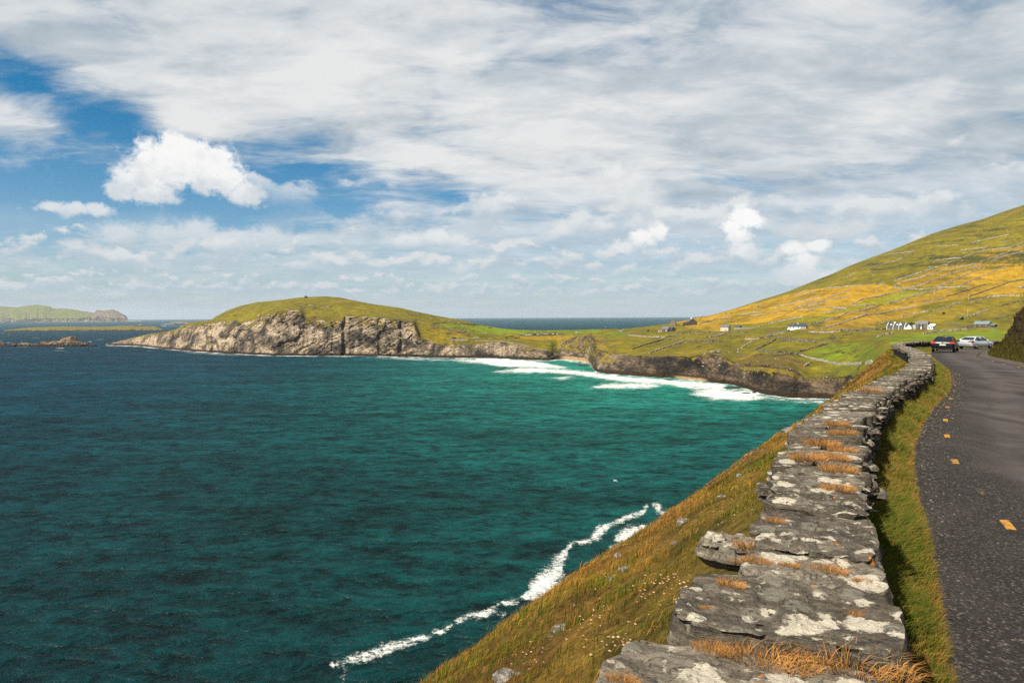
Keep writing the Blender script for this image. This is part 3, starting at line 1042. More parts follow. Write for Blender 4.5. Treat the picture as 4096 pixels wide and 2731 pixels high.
# ------------------------------------------------------------------ sea
def make_sea():
    # rows from close under the cliffs to the horizon, columns across; finer where the picture shows it
    m_rows = np.concatenate([1266 + 2.2 * np.exp(np.linspace(0, math.log(1500 / 2.2), 330)), np.linspace(2900, 9000, 24)])
    x_cols = np.concatenate([np.linspace(-9000, -500, 24), np.arange(-420, 4500, 6.0), np.linspace(4600, 14000, 24)])
    Yr = CAM_Z / ((m_rows - 1266.0) / F_PX)
    Yr = np.minimum(Yr, 30000)
    kc = (x_cols - 2048) / F_PX
    X = kc[None, :] * Yr[:, None]
    Yg = np.repeat(Yr[:, None], len(kc), 1)
    P = np.stack([X.ravel(), Yg.ravel(), np.zeros(X.size)], 1)
    # strip behind the viewpoint
    nr, nc = X.shape
    F = grid_faces(nr, nc)
    extra = np.array([[X[-1, 0], Yr[-1], 0], [X[-1, -1], Yr[-1], 0], [3000, -3000, 0], [-3000, -3000, 0]])
    o = len(P)
    P = np.concatenate([P, extra])
    F = np.concatenate([F[:, ::-1], np.array([[o, o + 3, o + 2, o + 1]])])
    me = mesh_np('sea', P, F)
    px, py = project(P)
    X_, Y_ = P[:, 0], P[:, 1]
    # shallow, sandy-bottomed water in the bay
    n1 = fbm(P / 120.0, 4, 0.55, seed=101)
    n2 = fbm(P * np.array([1 / 30.0, 1 / 60.0, 1]), 4, 0.6, seed=102)
    shore = tab(SHORE, np.clip(px, 425, 3420))
    dpx = py - shore                                    # how far in front of the shore, in picture rows
    # distance to the beach in metres
    bx, by = 205.0, 830.0
    db = np.hypot((X_ - bx) * 0.85, (Y_ - by) * 0.75)
    shallow = np.exp(-(np.maximum(db - 60, 0) / 290.0) ** 1.35)
    shallow = np.clip(shallow + 0.22 * n1 * shallow + 0.10 * n2 * shallow, 0, 1)
    shallow *= sstep(X_ + 0.25 * Y_, -120, 260) * 0.75 + 0.25
    green = np.exp(-(np.hypot((X_ - 170) / 330.0, (Y_ - 520) / 430.0)) ** 2.2)
    green = np.clip(green * (1 + 0.3 * n1), 0, 1)
    # foam: surf bands, drawn out lines of froth, white water along the rocks
    foam = np.zeros(len(P))
    wob = 5.0 * fbm(P / 22.0, 3, 0.6, seed=103)
    wobb = 2.5 * fbm(P / 8.0, 3, 0.6, seed=104)
    px_, py_ = px + wob * 2 + wobb, py + wob * 0.5 + wobb * 0.5

    def band(poly, val, soft):
        xs_ = [q[0] for q in poly]
        ys_ = [q[1] for q in poly]
        mk = (px > min(xs_) - 40) & (px < max(xs_) + 40) & (py > min(ys_) - 20) & (py < max(ys_) + 20)
        ii = np.nonzero(mk)[0]
        ins = in_poly(px_[ii], py_[ii], poly)
        d, _ = seg_dist(px_[ii] * 0.35, py_[ii], [(a * 0.35, c) for a, c in poly + poly[:1]])
        soft = soft * 2.2
        v = np.where(ins, val * (0.5 + 0.5 * np.clip(d / soft, 0, 1)), val * np.clip(0.5 - 0.5 * d / soft, 0, 1))
        foam[ii] = np.maximum(foam[ii], v)

    band(z3([(0, 655), (240, 665), (560, 690), (870, 750), (860, 765), (500, 752), (250, 745), (0, 700)]), 0.95, 3)
    band(z3([(190, 795), (420, 755), (700, 760), (1000, 785), (1300, 825), (1600, 850), (1900, 875), (2352, 905), (2352, 965), (2000, 930),
             (1700, 905), (1350, 880), (1000, 825), (700, 800), (400, 800)]), 1.0, 4)
    band(z3([(690, 855), (880, 835), (950, 850), (850, 868)]), 0.75, 3)
    band(z3([(1060, 945), (1200, 905), (1500, 895), (1800, 910), (1640, 945), (1300, 955)]), 0.85, 4)
    band(z3([(790, 675), (880, 680), (1080, 710), (1080, 718), (900, 700)]), 0.85, 2)
    band(z4([(0, 1230), (300, 1260), (700, 1320), (1000, 1310), (1080, 1330), (980, 1370), (1100, 1400), (800, 1430), (420, 1420), (170, 1350), (330, 1310), (0, 1275)]), 0.92, 5)
    band(z4([(0, 1180), (250, 1200), (560, 1260), (560, 1270), (200, 1225), (0, 1200)]), 0.7, 3)
    band(z4([(900, 1380), (1300, 1415), (1780, 1420), (1700, 1480), (1400, 1450), (1000, 1420)]), 0.62, 5)
    band(z4([(560, 1270), (1100, 1320), (1000, 1360), (700, 1330)]), 0.7, 5)
    band(z2([(1800, 800), (2000, 785), (2352, 795), (2352, 850), (2100, 830)]), 0.75, 4)
    band([(1440, 1430), (1600, 1425), (1780, 1434), (1900, 1445), (1760, 1445), (1560, 1436)], 0.6, 3)
    band([(640, 1392), (720, 1402), (860, 1412), (1000, 1420), (900, 1422), (760, 1412)], 0.55, 3)
    # white line along every rocky shore
    sl = 1.1 * np.exp(-np.maximum(dpx, 0) / 4.0) * (dpx > -6) * (px > 425) * (px < 3420)
    sl *= np.clip(0.62 + 0.9 * fbm(P / 18.0, 3, 0.6, seed=105), 0, 1)
    foam = np.maximum(foam, sl)

    def z6(pts): return [(1300 + a / 1.568, 1900 + c / 1.568, w / 1.568) for a, c, w in pts]

    def streak(pl, val):
        q = [(a, c) for a, c, w in pl]
        ws = np.array([max(w * 0.8, 9.0) for a, c, w in pl])
        mk = (px > min(a for a, c in q) - 90) & (px < max(a for a, c in q) + 90) & (py > min(c for a, c in q) - 60) & (py < max(c for a, c in q) + 60)
        ii = np.nonzero(mk)[0]
        d, par = seg_dist(px[ii] + 2.0 * wob[ii], py[ii] + 1.0 * wob[ii], q)
        wd = np.interp(par, np.linspace(0, 1, len(ws)), ws)
        foam[ii] = np.maximum(foam[ii], val * np.clip(1.25 - d / wd * 0.65, 0, 1))

    streak(z6([(40, 1185, 12), (120, 1165, 28), (260, 1130, 38), (400, 1090, 38), (520, 1050, 30), (610, 1020, 16), (700, 990, 12), (800, 935, 16), (850, 895, 12), (900, 880, 14)]), 0.72)
    streak(z6([(890, 880, 14), (960, 880, 24), (1040, 845, 22), (1060, 820, 14), (1130, 800, 10), (1250, 765, 16), (1300, 740, 60), (1380, 690, 95),
               (1430, 640, 80), (1470, 580, 60), (1470, 540, 50), (1500, 510, 42), (1515, 470, 16), (1540, 440, 18)]), 0.72)
    streak(z6([(1380, 750, 30), (1460, 720, 50), (1520, 690, 30)]), 0.8)
    streak(z6([(1540, 435, 14), (1600, 420, 6), (1680, 400, 8), (1710, 375, 34), (1740, 345, 36), (1790, 310, 18), (1860, 290, 12), (1880, 265, 8),
               (1960, 250, 16), (2000, 230, 16), (2030, 198, 12)]), 0.70)
    streak(z6([(2070, 190, 14), (2110, 190, 12), (2090, 225, 12), (2150, 245, 14)]), 0.75)
    streak(z6([(1830, 400, 26), (1900, 370, 55), (1990, 345, 45)]), 0.70)
    streak(z6([(1790, 450, 12), (1850, 440, 30)]), 0.5)
    streak(z6([(1330, 830, 18), (1400, 795, 22)]), 0.5)
    streak(z6([(100, 1275, 10), (120, 1240, 8)]), 0.45)
    streak(z6([(1020, 885, 6), (1120, 875, 5)]), 0.4)
    # scattered whitecaps far out and round the skerries
    cap = fbm(P * np.array([1 / 60.0, 1 / 25.0, 1]), 4, 0.65, seed=107)
    foam = np.maximum(foam, 0.50 * sstep(cap, 0.44, 0.56) * sstep(Y_, 600, 1500) * (1 - sstep(Y_, 3500, 9000)))
    for pl in ([(0, 1387), (180, 1384), (380, 1383)], [(20, 1322), (330, 1323), (640, 1318)], [(150, 1288), (480, 1286)], [(650, 1304), (730, 1303)], [(650, 1297), (690, 1296)],
               [(500, 1284), (560, 1284)], [(430, 1381), (640, 1384), (700, 1392)], [(230, 1392), (250, 1392)], [(340, 1366), (360, 1366)], [(30, 1371), (90, 1370)]):
        d, _ = seg_dist(px * 0.2, py, [(a * 0.2, c) for a, c in pl])
        foam = np.maximum(foam, 0.85 * np.exp(-(d / 1.7) ** 2) * np.clip(0.5 + 1.2 * fbm(P / 25.0, 3, 0.6, seed=109), 0, 1))
    foam[-4:] = 0
    set_attr(me, 'foam', np.clip(foam, 0, 1))
    set_attr(me, 'shallow', shallow)
    set_attr(me, 'green', green)
    set_attr(me, 'near_shade_fade', np.clip(sstep(Y_ + 0.25 * np.abs(X_) + 60 * n1, 120, 620), 0, 1))

    m, b, bs = new_mat('sea_water')
    p = b.pos()
    fo, sh, gr = b.attr('foam'), b.attr('shallow'), b.attr('green')
    # wind waves: several lengths, crests across the wind
    pw = b.mapping(p, rot=(0, 0, math.radians(18)), sc=(0.55, 1.0, 1.0))
    w1 = b.noise(pw, 0.11, 2.0, 0.5, 0.4)
    w2 = b.noise(b.mapping(p, rot=(0, 0, math.radians(-8)), sc=(0.6, 1.0, 1.0)), 0.34, 3.0, 0.6, 0.7)
    w3 = b.noise(b.mapping(p, rot=(0, 0, math.radians(30)), sc=(0.8, 1.0, 1.0)), 1.3, 3.0, 0.6, 0.5)
    h = b.add(b.add(b.mul(w1, 3.4), b.mul(w2, 2.0)), b.mul(w3, 0.42))
    deep = b.mix(b.attr('near_shade_fade'), (0.0002, 0.0042, 0.0085), (0.0007, 0.0205, 0.0385))  # near water darkened in its colour, a painted vignette
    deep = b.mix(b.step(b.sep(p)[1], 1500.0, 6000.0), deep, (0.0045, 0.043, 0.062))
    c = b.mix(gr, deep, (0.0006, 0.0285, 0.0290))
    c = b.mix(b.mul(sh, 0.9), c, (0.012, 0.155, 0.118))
    # cat's-paws and drifting bands of darker water
    band = b.noise(b.mapping(p, rot=(0, 0, math.radians(12)), sc=(0.35, 1.0, 1.0)), 0.021, 4.0, 0.6, 0.6)
    c = b.vm('SCALE', c, s=b.step(band, 0.35, 0.65, 0.72, 1.30, 'LINEAR'))
    # light in the crests and shade in the troughs, painted into the colour
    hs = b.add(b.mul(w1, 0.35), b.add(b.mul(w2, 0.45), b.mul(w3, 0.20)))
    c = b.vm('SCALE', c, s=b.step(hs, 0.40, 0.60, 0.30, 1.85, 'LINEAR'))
    fn = b.noise(b.mapping(p, sc=(0.8, 0.7, 1.0)), 0.13, 7.0, 0.72, 0.7)
    fn2 = b.noise(p, 1.0, 5.0, 0.7, 1.0)
    fv = b.add(b.mul(fo, 0.98), b.add(b.mul(b.sub(fn, 0.5), 1.6), b.mul(b.sub(fn2, 0.5), 1.7)))
    fm = b.mul(b.step(fv, 0.30, 0.85), b.step(fo, 0.03, 0.25))
    c = b.mix(fm, c, (0.60, 0.62, 0.60))
    nrm = b.bump(h, 1.0, 1.0)
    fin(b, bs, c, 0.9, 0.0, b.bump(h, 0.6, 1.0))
    gl = b.node('ShaderNodeBsdfGlossy')
    gl.inputs['Roughness'].default_value = 0.28
    b.l.new(nrm, gl.inputs['Normal'])
    fr = b.node('ShaderNodeFresnel')
    fr.inputs['IOR'].default_value = 1.33
    b.l.new(nrm, fr.inputs['Normal'])
    # wave slopes hide each other at low angles, so a rough sea never mirrors fully
    fac = b.mul(b.mn(b.mul(fr.outputs[0], 0.20), 0.070), b.sub(1.0, fm))
    mxs = b.node('ShaderNodeMixShader')
    b.l.new(fac, mxs.inputs[0])
    b.l.new(bs.outputs[0], mxs.inputs[1])
    b.l.new(gl.outputs[0], mxs.inputs[2])
    b.l.new(mxs.outputs[0], [n for n in b.n if n.type == 'OUTPUT_MATERIAL'][0].inputs[0])
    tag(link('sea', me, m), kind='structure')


make_sea()


# ------------------------------------------------------------------ near ground: road, wall line, brow
def H(Y): return np.interp(Y, [-30, 25, 62, 79, 90, 130], [2.4, 2.4, 3.45, 4.0, 4.35, 5.3])          # road below the eye
def HT(Y): return np.interp(Y, [0, 2.2, 4, 9, 13, 18, 25, 40, 62, 79, 95, 130], [1.12, 1.15, 1.2, 1.42, 1.6, 1.68, 1.66, 1.98, 2.55, 3.1, 3.6, 4.5])   # wall top


def solve(px, py, fn):
    k, m_ = km(px, py)
    lo, hi = 0.5, 150.0
    for _ in range(50):
        mid = (lo + hi) / 2
        if fn(mid) + m_ * mid > 0:
            lo = mid
        else:
            hi = mid
    return float(k * lo), lo


def spline(pts, step=0.25):
    """smooth curve through points, resampled evenly"""
    P = np.array(pts, float)
    P = np.vstack([2 * P[0] - P[1], P, 2 * P[-1] - P[-2]])
    out = []
    for i in range(1, len(P) - 2):
        p0, p1, p2, p3 = P[i - 1:i + 3]
        n = max(2, int(np.linalg.norm(p2 - p1) / 0.05))
        t = np.linspace(0, 1, n, endpoint=False)[:, None]
        out.append(0.5 * (2 * p1 + (p2 - p0) * t + (2 * p0 - 5 * p1 + 4 * p2 - p3) * t ** 2 + (3 * p1 - p0 - 3 * p2 + p3) * t ** 3))
    out.append(P[-2][None, :])
    C = np.concatenate(out)
    s = np.concatenate([[0], np.cumsum(np.linalg.norm(np.diff(C, axis=0), axis=1))])
    n = int(s[-1] / step)
    q = np.linspace(0, s[-1], n)
    C = np.stack([np.interp(q, s, C[:, j]) for j in range(C.shape[1])], 1)
    for j in range(C.shape[1]):
        C[:, j] = smooth1(C[:, j], 2.0)
    return C


WALL_PX = [(3640, 2731), (3560, 2450), (3516, 2200), (3480, 2027), (3467, 1924), (3458, 1768), (3460, 1687), (3494, 1647), (3538, 1594), (3561, 1567),
           (3614, 1531), (3681, 1500), (3724, 1473), (3731, 1436), (3716, 1418), (3690, 1405), (3655, 1393), (3625, 1385), (3614, 1380)]
wr = [solve(*p, HT) for p in WALL_PX]
wr = [(wr[0][0] - 2.6, wr[0][1] - 6.0), (wr[0][0] - 0.46, wr[0][1] - 1.05)] + wr + [(33.0, 57.5), (38.6, 66.0), (44.5, 74.5), (50.0, 81.0), (55.5, 84.5), (62.0, 86.2), (70.0, 87.0), (80.0, 87.5)]
WR = spline(wr)                                    # road-side edge of the wall top
_t = np.gradient(WR, axis=0)
WT = _t / np.linalg.norm(_t, axis=1)[:, None]
WN = np.stack([-WT[:, 1], WT[:, 0]], 1)            # towards the sea
WS = np.concatenate([[0], np.cumsum(np.linalg.norm(np.diff(WR, axis=0), axis=1))])
W_WIDTH = 0.68


def wall_at(s):
    f = lambda a: np.interp(s, WS, a)
    p = np.array([f(WR[:, 0]), f(WR[:, 1])])
    t = np.array([f(WT[:, 0]), f(WT[:, 1])])
    t /= np.linalg.norm(t)
    return p, t, np.array([-t[1], t[0]]), CAM_Z - float(HT(p[1]))


def s_of_Y(Y):
    return float(np.interp(Y, WR[:, 1], WS))


GRASS_PX = [(3739, 2646), (3760, 2537), (3782, 2415), (3760, 2321), (3710, 2213), (3696, 2119), (3667, 2004), (3645, 1903), (3645, 1802), (3688, 1694), (3722, 1642),
            (3755, 1606), (3788, 1580), (3801, 1542), (3798, 1504), (3780, 1476), (3748, 1450)]
gl_ = [solve(*p, H) for p in GRASS_PX]
gl_ = [(gl_[0][0] - 3.6, gl_[0][1] - 8.0), (gl_[0][0] - 1.2, gl_[0][1] - 2.6)] + gl_ + [(29.3, 47.5), (34.3, 56.0), (39.8, 64.8), (45.8, 73.3), (51.0, 79.6), (56.2, 82.9), (62.4, 84.6), (70.0, 85.4), (80.0, 86)]
GE = spline(gl_)                                   # where the grass verge meets the gravel
DASH_L = [(4030, 2105), (3925, 1975), (3820, 1850), (3788, 1745), (3782, 1681), (3790, 1630), (3803, 1595), (3815, 1565), (3817, 1540), (3812, 1519), (3802, 1500), (3787, 1485)]
DASH_R = [(4076, 1470), (4015, 1457), (3972, 1445), (3914, 1431), (3900, 1426), (3897, 1421), (3901, 1416), (3909, 1412), (3921, 1406)]
dl = [solve(*p, H) for p in DASH_L]
dr = [solve(*p, H) for p in DASH_R]
re_ = [(dl[0][0] + 2.9 - 4.4, dl[0][1] - 1.9 - 11.0), (dl[0][0] + 2.9, dl[0][1] - 1.9), (dl[3][0] + 2.9, dl[3][1] - 1.9), (dl[6][0] + 3.0, dl[6][1] - 1.9)] + \
    [(x + 0.30, y - 0.15) for x, y in dr] + [(47.5, 67.0), (53.0, 71.0), (60.0, 73.6), (70.0, 75.0), (80.0, 75.5)]
RE = spline(re_)                                   # right edge of the asphalt


def pair_strip(A, B, n):
    """n stations along two edges at equal fractions of their length"""
    def rs(C):
        s = np.concatenate([[0], np.cumsum(np.linalg.norm(np.diff(C, axis=0), axis=1))])
        q = np.linspace(0, s[-1], n)
        return np.stack([np.interp(q, s, C[:, 0]), np.interp(q, s, C[:, 1])], 1)
    return rs(A), rs(B)


def rematch(A, B):
    """for every point of A the nearest point of B (kept moving forward)"""
    idx = []
    j = 0
    for p in A:
        lo, hi = j, min(j + 80, len(B))
        d = ((B[lo:hi] - p) ** 2).sum(1)
        j = lo + int(np.argmin(d))
        idx.append(j)
    C = B[idx]
    return np.stack([smooth1(C[:, 0], 5), smooth1(C[:, 1], 5)], 1)


def asphalt():
    m, b, bs = new_mat('worn_asphalt')
    p = b.pos()
    g = b.attr('gravel')
    n1 = b.noise(b.mapping(p, rot=(0, 0, math.radians(31)), sc=(1.0, 0.22, 1.0)), 0.9, 5.0, 0.62, 0.6)
    n2 = b.noise(p, 60.0, 3.0, 0.7)
    c = b.ramp(n1, [(0.34, (0.022, 0.0175, 0.0165)), (0.5, (0.044, 0.036, 0.034)), (0.66, (0.075, 0.063, 0.058))])
    v = b.voro(p, 52.0, out='Color')
    chip = b.sep(v)[0]
    cc = b.ramp(chip, [(0.0, (0.006, 0.005, 0.005)), (0.60, (0.020, 0.017, 0.016)), (0.86, (0.042, 0.036, 0.032)), (0.98, (0.10, 0.09, 0.08))])
    c = b.mix(b.mul(g, 0.9), b.vm('SCALE', c, s=b.step(n2, 0.3, 0.7, 0.55, 1.5, 'LINEAR')), cc)
    # tyres have polished two paler tracks
    ac = b.attr('across')
    trk = b.mx(b.step(b.m('ABSOLUTE', b.sub(ac, 0.40)), 0.03, 0.14, 1.0, 0.0), b.step(b.m('ABSOLUTE', b.sub(ac, 0.78)), 0.03, 0.13, 1.0, 0.0))
    trk = b.mul(trk, b.step(b.noise(p, 0.7, 4.0, 0.6), 0.35, 0.65))
    c = b.mix(b.mul(b.mul(trk, 0.55), b.sub(1.0, g)), c, (0.085, 0.074, 0.068))
    crk = b.voro(b.vm('ADD', b.mapping(p, sc=(0.5, 0.5, 1)), b.vm('SCALE', b.noise(p, 2.0, 3.0, 0.6, col=True), s=0.5)), 0.8, 'DISTANCE_TO_EDGE')
    c = b.mix(b.mul(b.step(crk, 0.0, 0.012, 0.8, 0.0), b.step(n1, 0.42, 0.55)), c, (0.010, 0.009, 0.009))
    # a few pale chips in the surfacing
    c = b.mix(b.mul(b.step(chip, 0.98, 0.99), 0.35), c, (0.16, 0.15, 0.14))
    d = b.voro(p, 52.0)
    h = b.add(b.mul(b.sub(0.6, d), b.m('MULTIPLY_ADD', g, 1.0, 0.35)), b.mul(n2, 0.3))
    fin(b, bs, c, 0.85, 0.25, b.bump(h, 0.7, 0.02))
    return m


def make_road():
    A = GE
    B = rematch(A, RE)
    n = len(A)
    nv = 26
    t = np.linspace(0, 1, nv)
    XY = A[None] * (1 - t[:, None, None]) + B[None] * t[:, None, None]
    wid = np.linalg.norm(B - A, axis=1)
    dl_ = t[:, None] * wid[None, :]
    Z = CAM_Z - H(XY[..., 1]) + 0.03 * np.sin(np.pi * t)[:, None]
    P = np.stack([XY[..., 0].ravel(), XY[..., 1].ravel(), Z.ravel()], 1)
    gravel = np.exp(-(np.maximum(dl_ - 0.25, 0) / 0.55) ** 2)
    near = np.interp(XY[..., 1], [0, 6, 9, 14, 20], [2.4, 1.6, 0.9, 0.35, 0.15])
    gravel = np.maximum(gravel, np.exp(-(np.maximum(dl_ - near, 0) / 0.45) ** 2))
    gravel = np.maximum(gravel, np.exp(-((wid[None, :] - dl_) / 0.25) ** 2) * 0.7)
    gravel = gravel.ravel() * np.clip(0.9 + 0.5 * fbm(P / 0.7, 3, 0.6, seed=201), 0, 1)
    me = mesh_np('road', P, grid_faces(nv, n))
    set_attr(me, 'gravel', np.clip(gravel, 0, 1))
    set_attr(me, 'across', np.repeat(t, n))
    return tag(link('road', me, asphalt()), kind='structure')


road = make_road()


def dash_material():
    m, b, bs = new_mat('worn_yellow_paint')
    p = b.pos()
    c = b.mix(b.noise(p, 3.0, 3.0, 0.6), (0.34, 0.160, 0.018), (0.44, 0.225, 0.035))
    wear = b.noise(p, 16.0, 4.0, 0.7)
    keep = b.step(b.add(wear, b.mul(b.sub(b.attr('paint'), 0.5), 0.5)), 0.40, 0.50)
    c = b.mix(keep, (0.036, 0.031, 0.029), c)
    fin(b, bs, c, 0.75, 0.2)
    return m


def edge_dashes():
    mat = dash_material()
    D = spline([(dl[0][0] - 0.95, dl[0][1] - 2.0)] + dl + [(24.0, 37.6)], 0.1)
    DR = spline([(dr[0][0] - 4.6, dr[0][1] - 7.6)] + dr + [(46.6, 66.4)], 0.1)
    for C, pts, half, keep in ((D, dl, 0.28, [0.55, 0.15, 0.42, 0.62, 0.72, 0.5, 0.5, 0.75, 0.75, 0.75, 0.7, 0.7]),
                               (DR, dr + [tuple(DR[8]), tuple(DR[26]), tuple(DR[44]), tuple(DR[62])], 0.42, [0.75] * 16)):
        for (x, y), kp in zip(pts, keep):
            i = int(np.argmin(((C - np.array([x, y])) ** 2).sum(1)))
            i0, i1 = max(0, i - int(half / 0.1)), min(len(C) - 1, i + int(half / 0.1))
            seg = C[i0:i1 + 1:2]
            if len(seg) < 2:
                continue
            tg = np.gradient(seg, axis=0)
            tg /= np.linalg.norm(tg, axis=1)[:, None]
            nn = np.stack([-tg[:, 1], tg[:, 0]], 1)
            rows = []
            for o in (-0.047, -0.016, 0.016, 0.047):
                q = seg + nn * o
                # sits just over the crown of the asphalt
                rows.append(np.column_stack([q, np.zeros(len(q))]))
            Pd = np.concatenate(rows)
            for r in Pd:
                hit = ROAD_BVH.ray_cast(Vector((r[0], r[1], 80)), Vector((0, 0, -1)))
                r[2] = (hit[0].z if hit[0] else CAM_Z - float(H(r[1]))) + 0.006
            me = mesh_np('line_dash', Pd, grid_faces(4, len(seg)))
            set_attr(me, 'paint', np.full(len(Pd), kp))
            link('line_dash', me, mat, road)


ROAD_BVH = BVHTree.FromPolygons([tuple(v.co) for v in road.data.vertices], [tuple(p.vertices) for p in road.data.polygons])
edge_dashes()

# ------------------------------------------------------------------ seaward slope below the wall, down to the water
BROW_PX = [(1724, 2731, 15.5), (1938, 2595, 17), (2155, 2429, 19.5), (2352, 2283, 22), (2512, 2168, 24.5), (2697, 2053, 27.5), (2800, 1951, 30), (2900, 1884, 32),
           (3034, 1799, 36), (3154, 1714, 40), (3239, 1665, 43), (3346, 1585, 47), (3436, 1500, 52), (3500, 1448, 56), (3560, 1405, 61), (3585, 1398, 66)]
brow = [tuple(at(*q)) for q in BROW_PX]
b0 = np.array(brow[0])
brow = [tuple(b0 + np.array([-0.55, -0.83, 0.02]) * s) for s in (22, 14, 7)] + brow + [(44.0, 78.0, 56.2), (52.0, 88.0, 55.6), (64.0, 96.0, 55.0)]
base_Y = [-6.5, -2.5, 2.5, 8.5, 10.0, 12.3, 14.8, 17.2, 20.0, 22.5, 24.5, 28, 31.5, 34.5, 38.5, 44, 48.5, 54, 60, 75, 84.0, 86.5]


def make_slope():
    B = spline(brow, 0.22)
    n = len(B)
    sB = np.linspace(0, 1, n)
    # parameter of each brow control point along the curve, to pair it with its wall station
    ctl = [int(np.argmin(((B - np.array(q)) ** 2).sum(1))) / (n - 1) for q in brow]
    wy = np.interp(sB, ctl, base_Y)
    s_w = np.interp(wy, WR[:, 1], WS)
    s_w = np.maximum.accumulate(s_w)
    wp = np.stack([np.interp(s_w, WS, WR[:, 0]), np.interp(s_w, WS, WR[:, 1])], 1)
    wn = np.stack([np.interp(s_w, WS, WN[:, 0]), np.interp(s_w, WS, WN[:, 1])], 1)
    base = wp + wn * 0.30
    zb = CAM_Z - HT(wp[:, 1]) - 0.62
    ins, out = 76, 40
    rows = []
    kinds = []
    foot = wp + wn * (W_WIDTH + 0.25)
    for j in range(6):
        t = j / 6
        rows.append(np.column_stack([base * (1 - t) + foot * t, zb - 0.04 * t]))
        kinds.append(0)
    for j in range(ins):
        t = j / ins
        f = 0.86 * t + 0.14 * t ** 2
        xy = foot * (1 - t) + B[:, :2] * t
        rows.append(np.column_stack([xy, (zb - 0.04) * (1 - f) + B[:, 2] * f]))
        kinds.append(t)
    tg = np.gradient(B[:, :2], axis=0)
    tg /= np.linalg.norm(tg, axis=1)[:, None]
    no = np.stack([-tg[:, 1], tg[:, 0]], 1)
    no = np.stack([smooth1(no[:, 0], 12), smooth1(no[:, 1], 12)], 1)
    for j in range(out + 1):
        t = j / out
        o = 38.0 * t
        dz = 1.15 * o + 0.32 * o * min(1.0, o / 12)
        rows.append(np.column_stack([B[:, :2] + no * o, np.maximum(B[:, 2] - dz * (B[:, 2] + 3) / 54.0, -3.0)]))
        kinds.append(1 + t)
    P = np.concatenate(rows)
    kd = np.repeat(np.array(kinds), n)
    nr = len(rows)
    # hummocks; none right at the wall
    w = sstep(kd, 0.02, 0.12)
    hum = 0.24 * fbm(P / 1.3, 4, 0.6, seed=211) + 0.34 * fbm(P / 4.0, 3, 0.5, seed=212)
    sc = np.where(kd > 1, 1 + 2.5 * (kd - 1), 1.0)
    P[:, 2] += w * hum * sc
    stone = sstep(fbm(P / 0.9, 4, 0.6, seed=213), 0.52, 0.62) * sstep(kd, 0.25, 0.5)
    lower = np.where(kd > 1.15, sstep(kd, 1.15, 1.4) * (0.6 + 0.6 * fbm(P / 4.0, 3, 0.6, seed=215)), 0)
    rockw = np.clip(np.maximum(stone * 0.0, lower), 0, 1)
    P[:, 2] += rockw * 1.2 * fbm(P / 2.5, 4, 0.6, seed=216)
    me = mesh_np('slope', P, grid_faces(nr, n)[:, ::-1])
    big = fbm(P / 3.2, 4, 0.6, seed=221)
    med = fbm(P / 0.8, 4, 0.6, seed=222)
    straw = np.array([0.165, 0.090, 0.018])
    rust = np.array([0.105, 0.054, 0.014])
    grn = np.array([0.052, 0.068, 0.006])
    drk = np.array([0.032, 0.028, 0.010])
    g = sstep(big, 0.16, 0.40)[:, None]
    r = sstep(fbm(P / 2.0, 4, 0.6, seed=223), 0.02, 0.3)[:, None]
    d = (sstep(fbm(P / 1.1, 4, 0.6, seed=224), 0.22, 0.42) * 0.75)[:, None]
    nearw = np.exp(-kd * 6)[:, None] * 0.6
    col = straw * (1 - r) + rust * r
    gg = np.clip(g + nearw, 0, 1) * 0.85
    col = col * (1 - gg) + grn * gg
    col = col * (1 - d) + drk * d
    col = np.clip(col * (1 + 0.45 * med)[:, None], 0.004, 0.5)
    set_attr(me, 'turf', col)
    set_attr(me, 'rock', rockw)
    return me, P, grid_faces(nr, n), kd, col


def slope_material():
    m, b, bs = new_mat('rough_clifftop_turf')
    p = b.pos()
    t1 = b.noise(b.mapping(p, sc=(1, 1, 1.6)), 5.0, 6.0, 0.7, 0.3)
    t2 = b.noise(p, 22.0, 4.0, 0.7)
    k = b.mul(b.step(t1, 0.3, 0.7, 0.4, 1.55, 'LINEAR'), b.step(t2, 0.3, 0.7, 0.6, 1.4, 'LINEAR'))
    c = b.vm('SCALE', b.attr('turf', 'Color'), s=k)
    rk = b.ramp(b.noise(p, 0.6, 6.0, 0.65), [(0.35, (0.04, 0.038, 0.034)), (0.5, (0.12, 0.11, 0.095)), (0.68, (0.30, 0.27, 0.23))])
    z = b.sep(p)[2]
    rk = b.mix(b.step(z, 2.0, 6.0, 1.0, 0.0), rk, (0.03, 0.02, 0.012))
    c = b.mix(b.attr('rock'), c, rk)
    h = b.add(b.mul(t1, 0.7), b.mul(t2, 0.3))
    fin(b, bs, c, 0.95, 0.1, b.bump(h, 0.9, 0.14))
    return m


SLOPE_MAT = slope_material()
me, SP, SF, SK, SC = make_slope()
slope = tag(link('slope', me, SLOPE_MAT), kind='structure')
SLOPE_BVH = BVHTree.FromPolygons([tuple(v) for v in SP.tolist()], [tuple(q) for q in SF.tolist()])


def on_slope(px, py):
    return SLOPE_BVH.ray_cast(Vector((0, 0, CAM_Z)), Vector(ray(px, py)).normalized())[0]


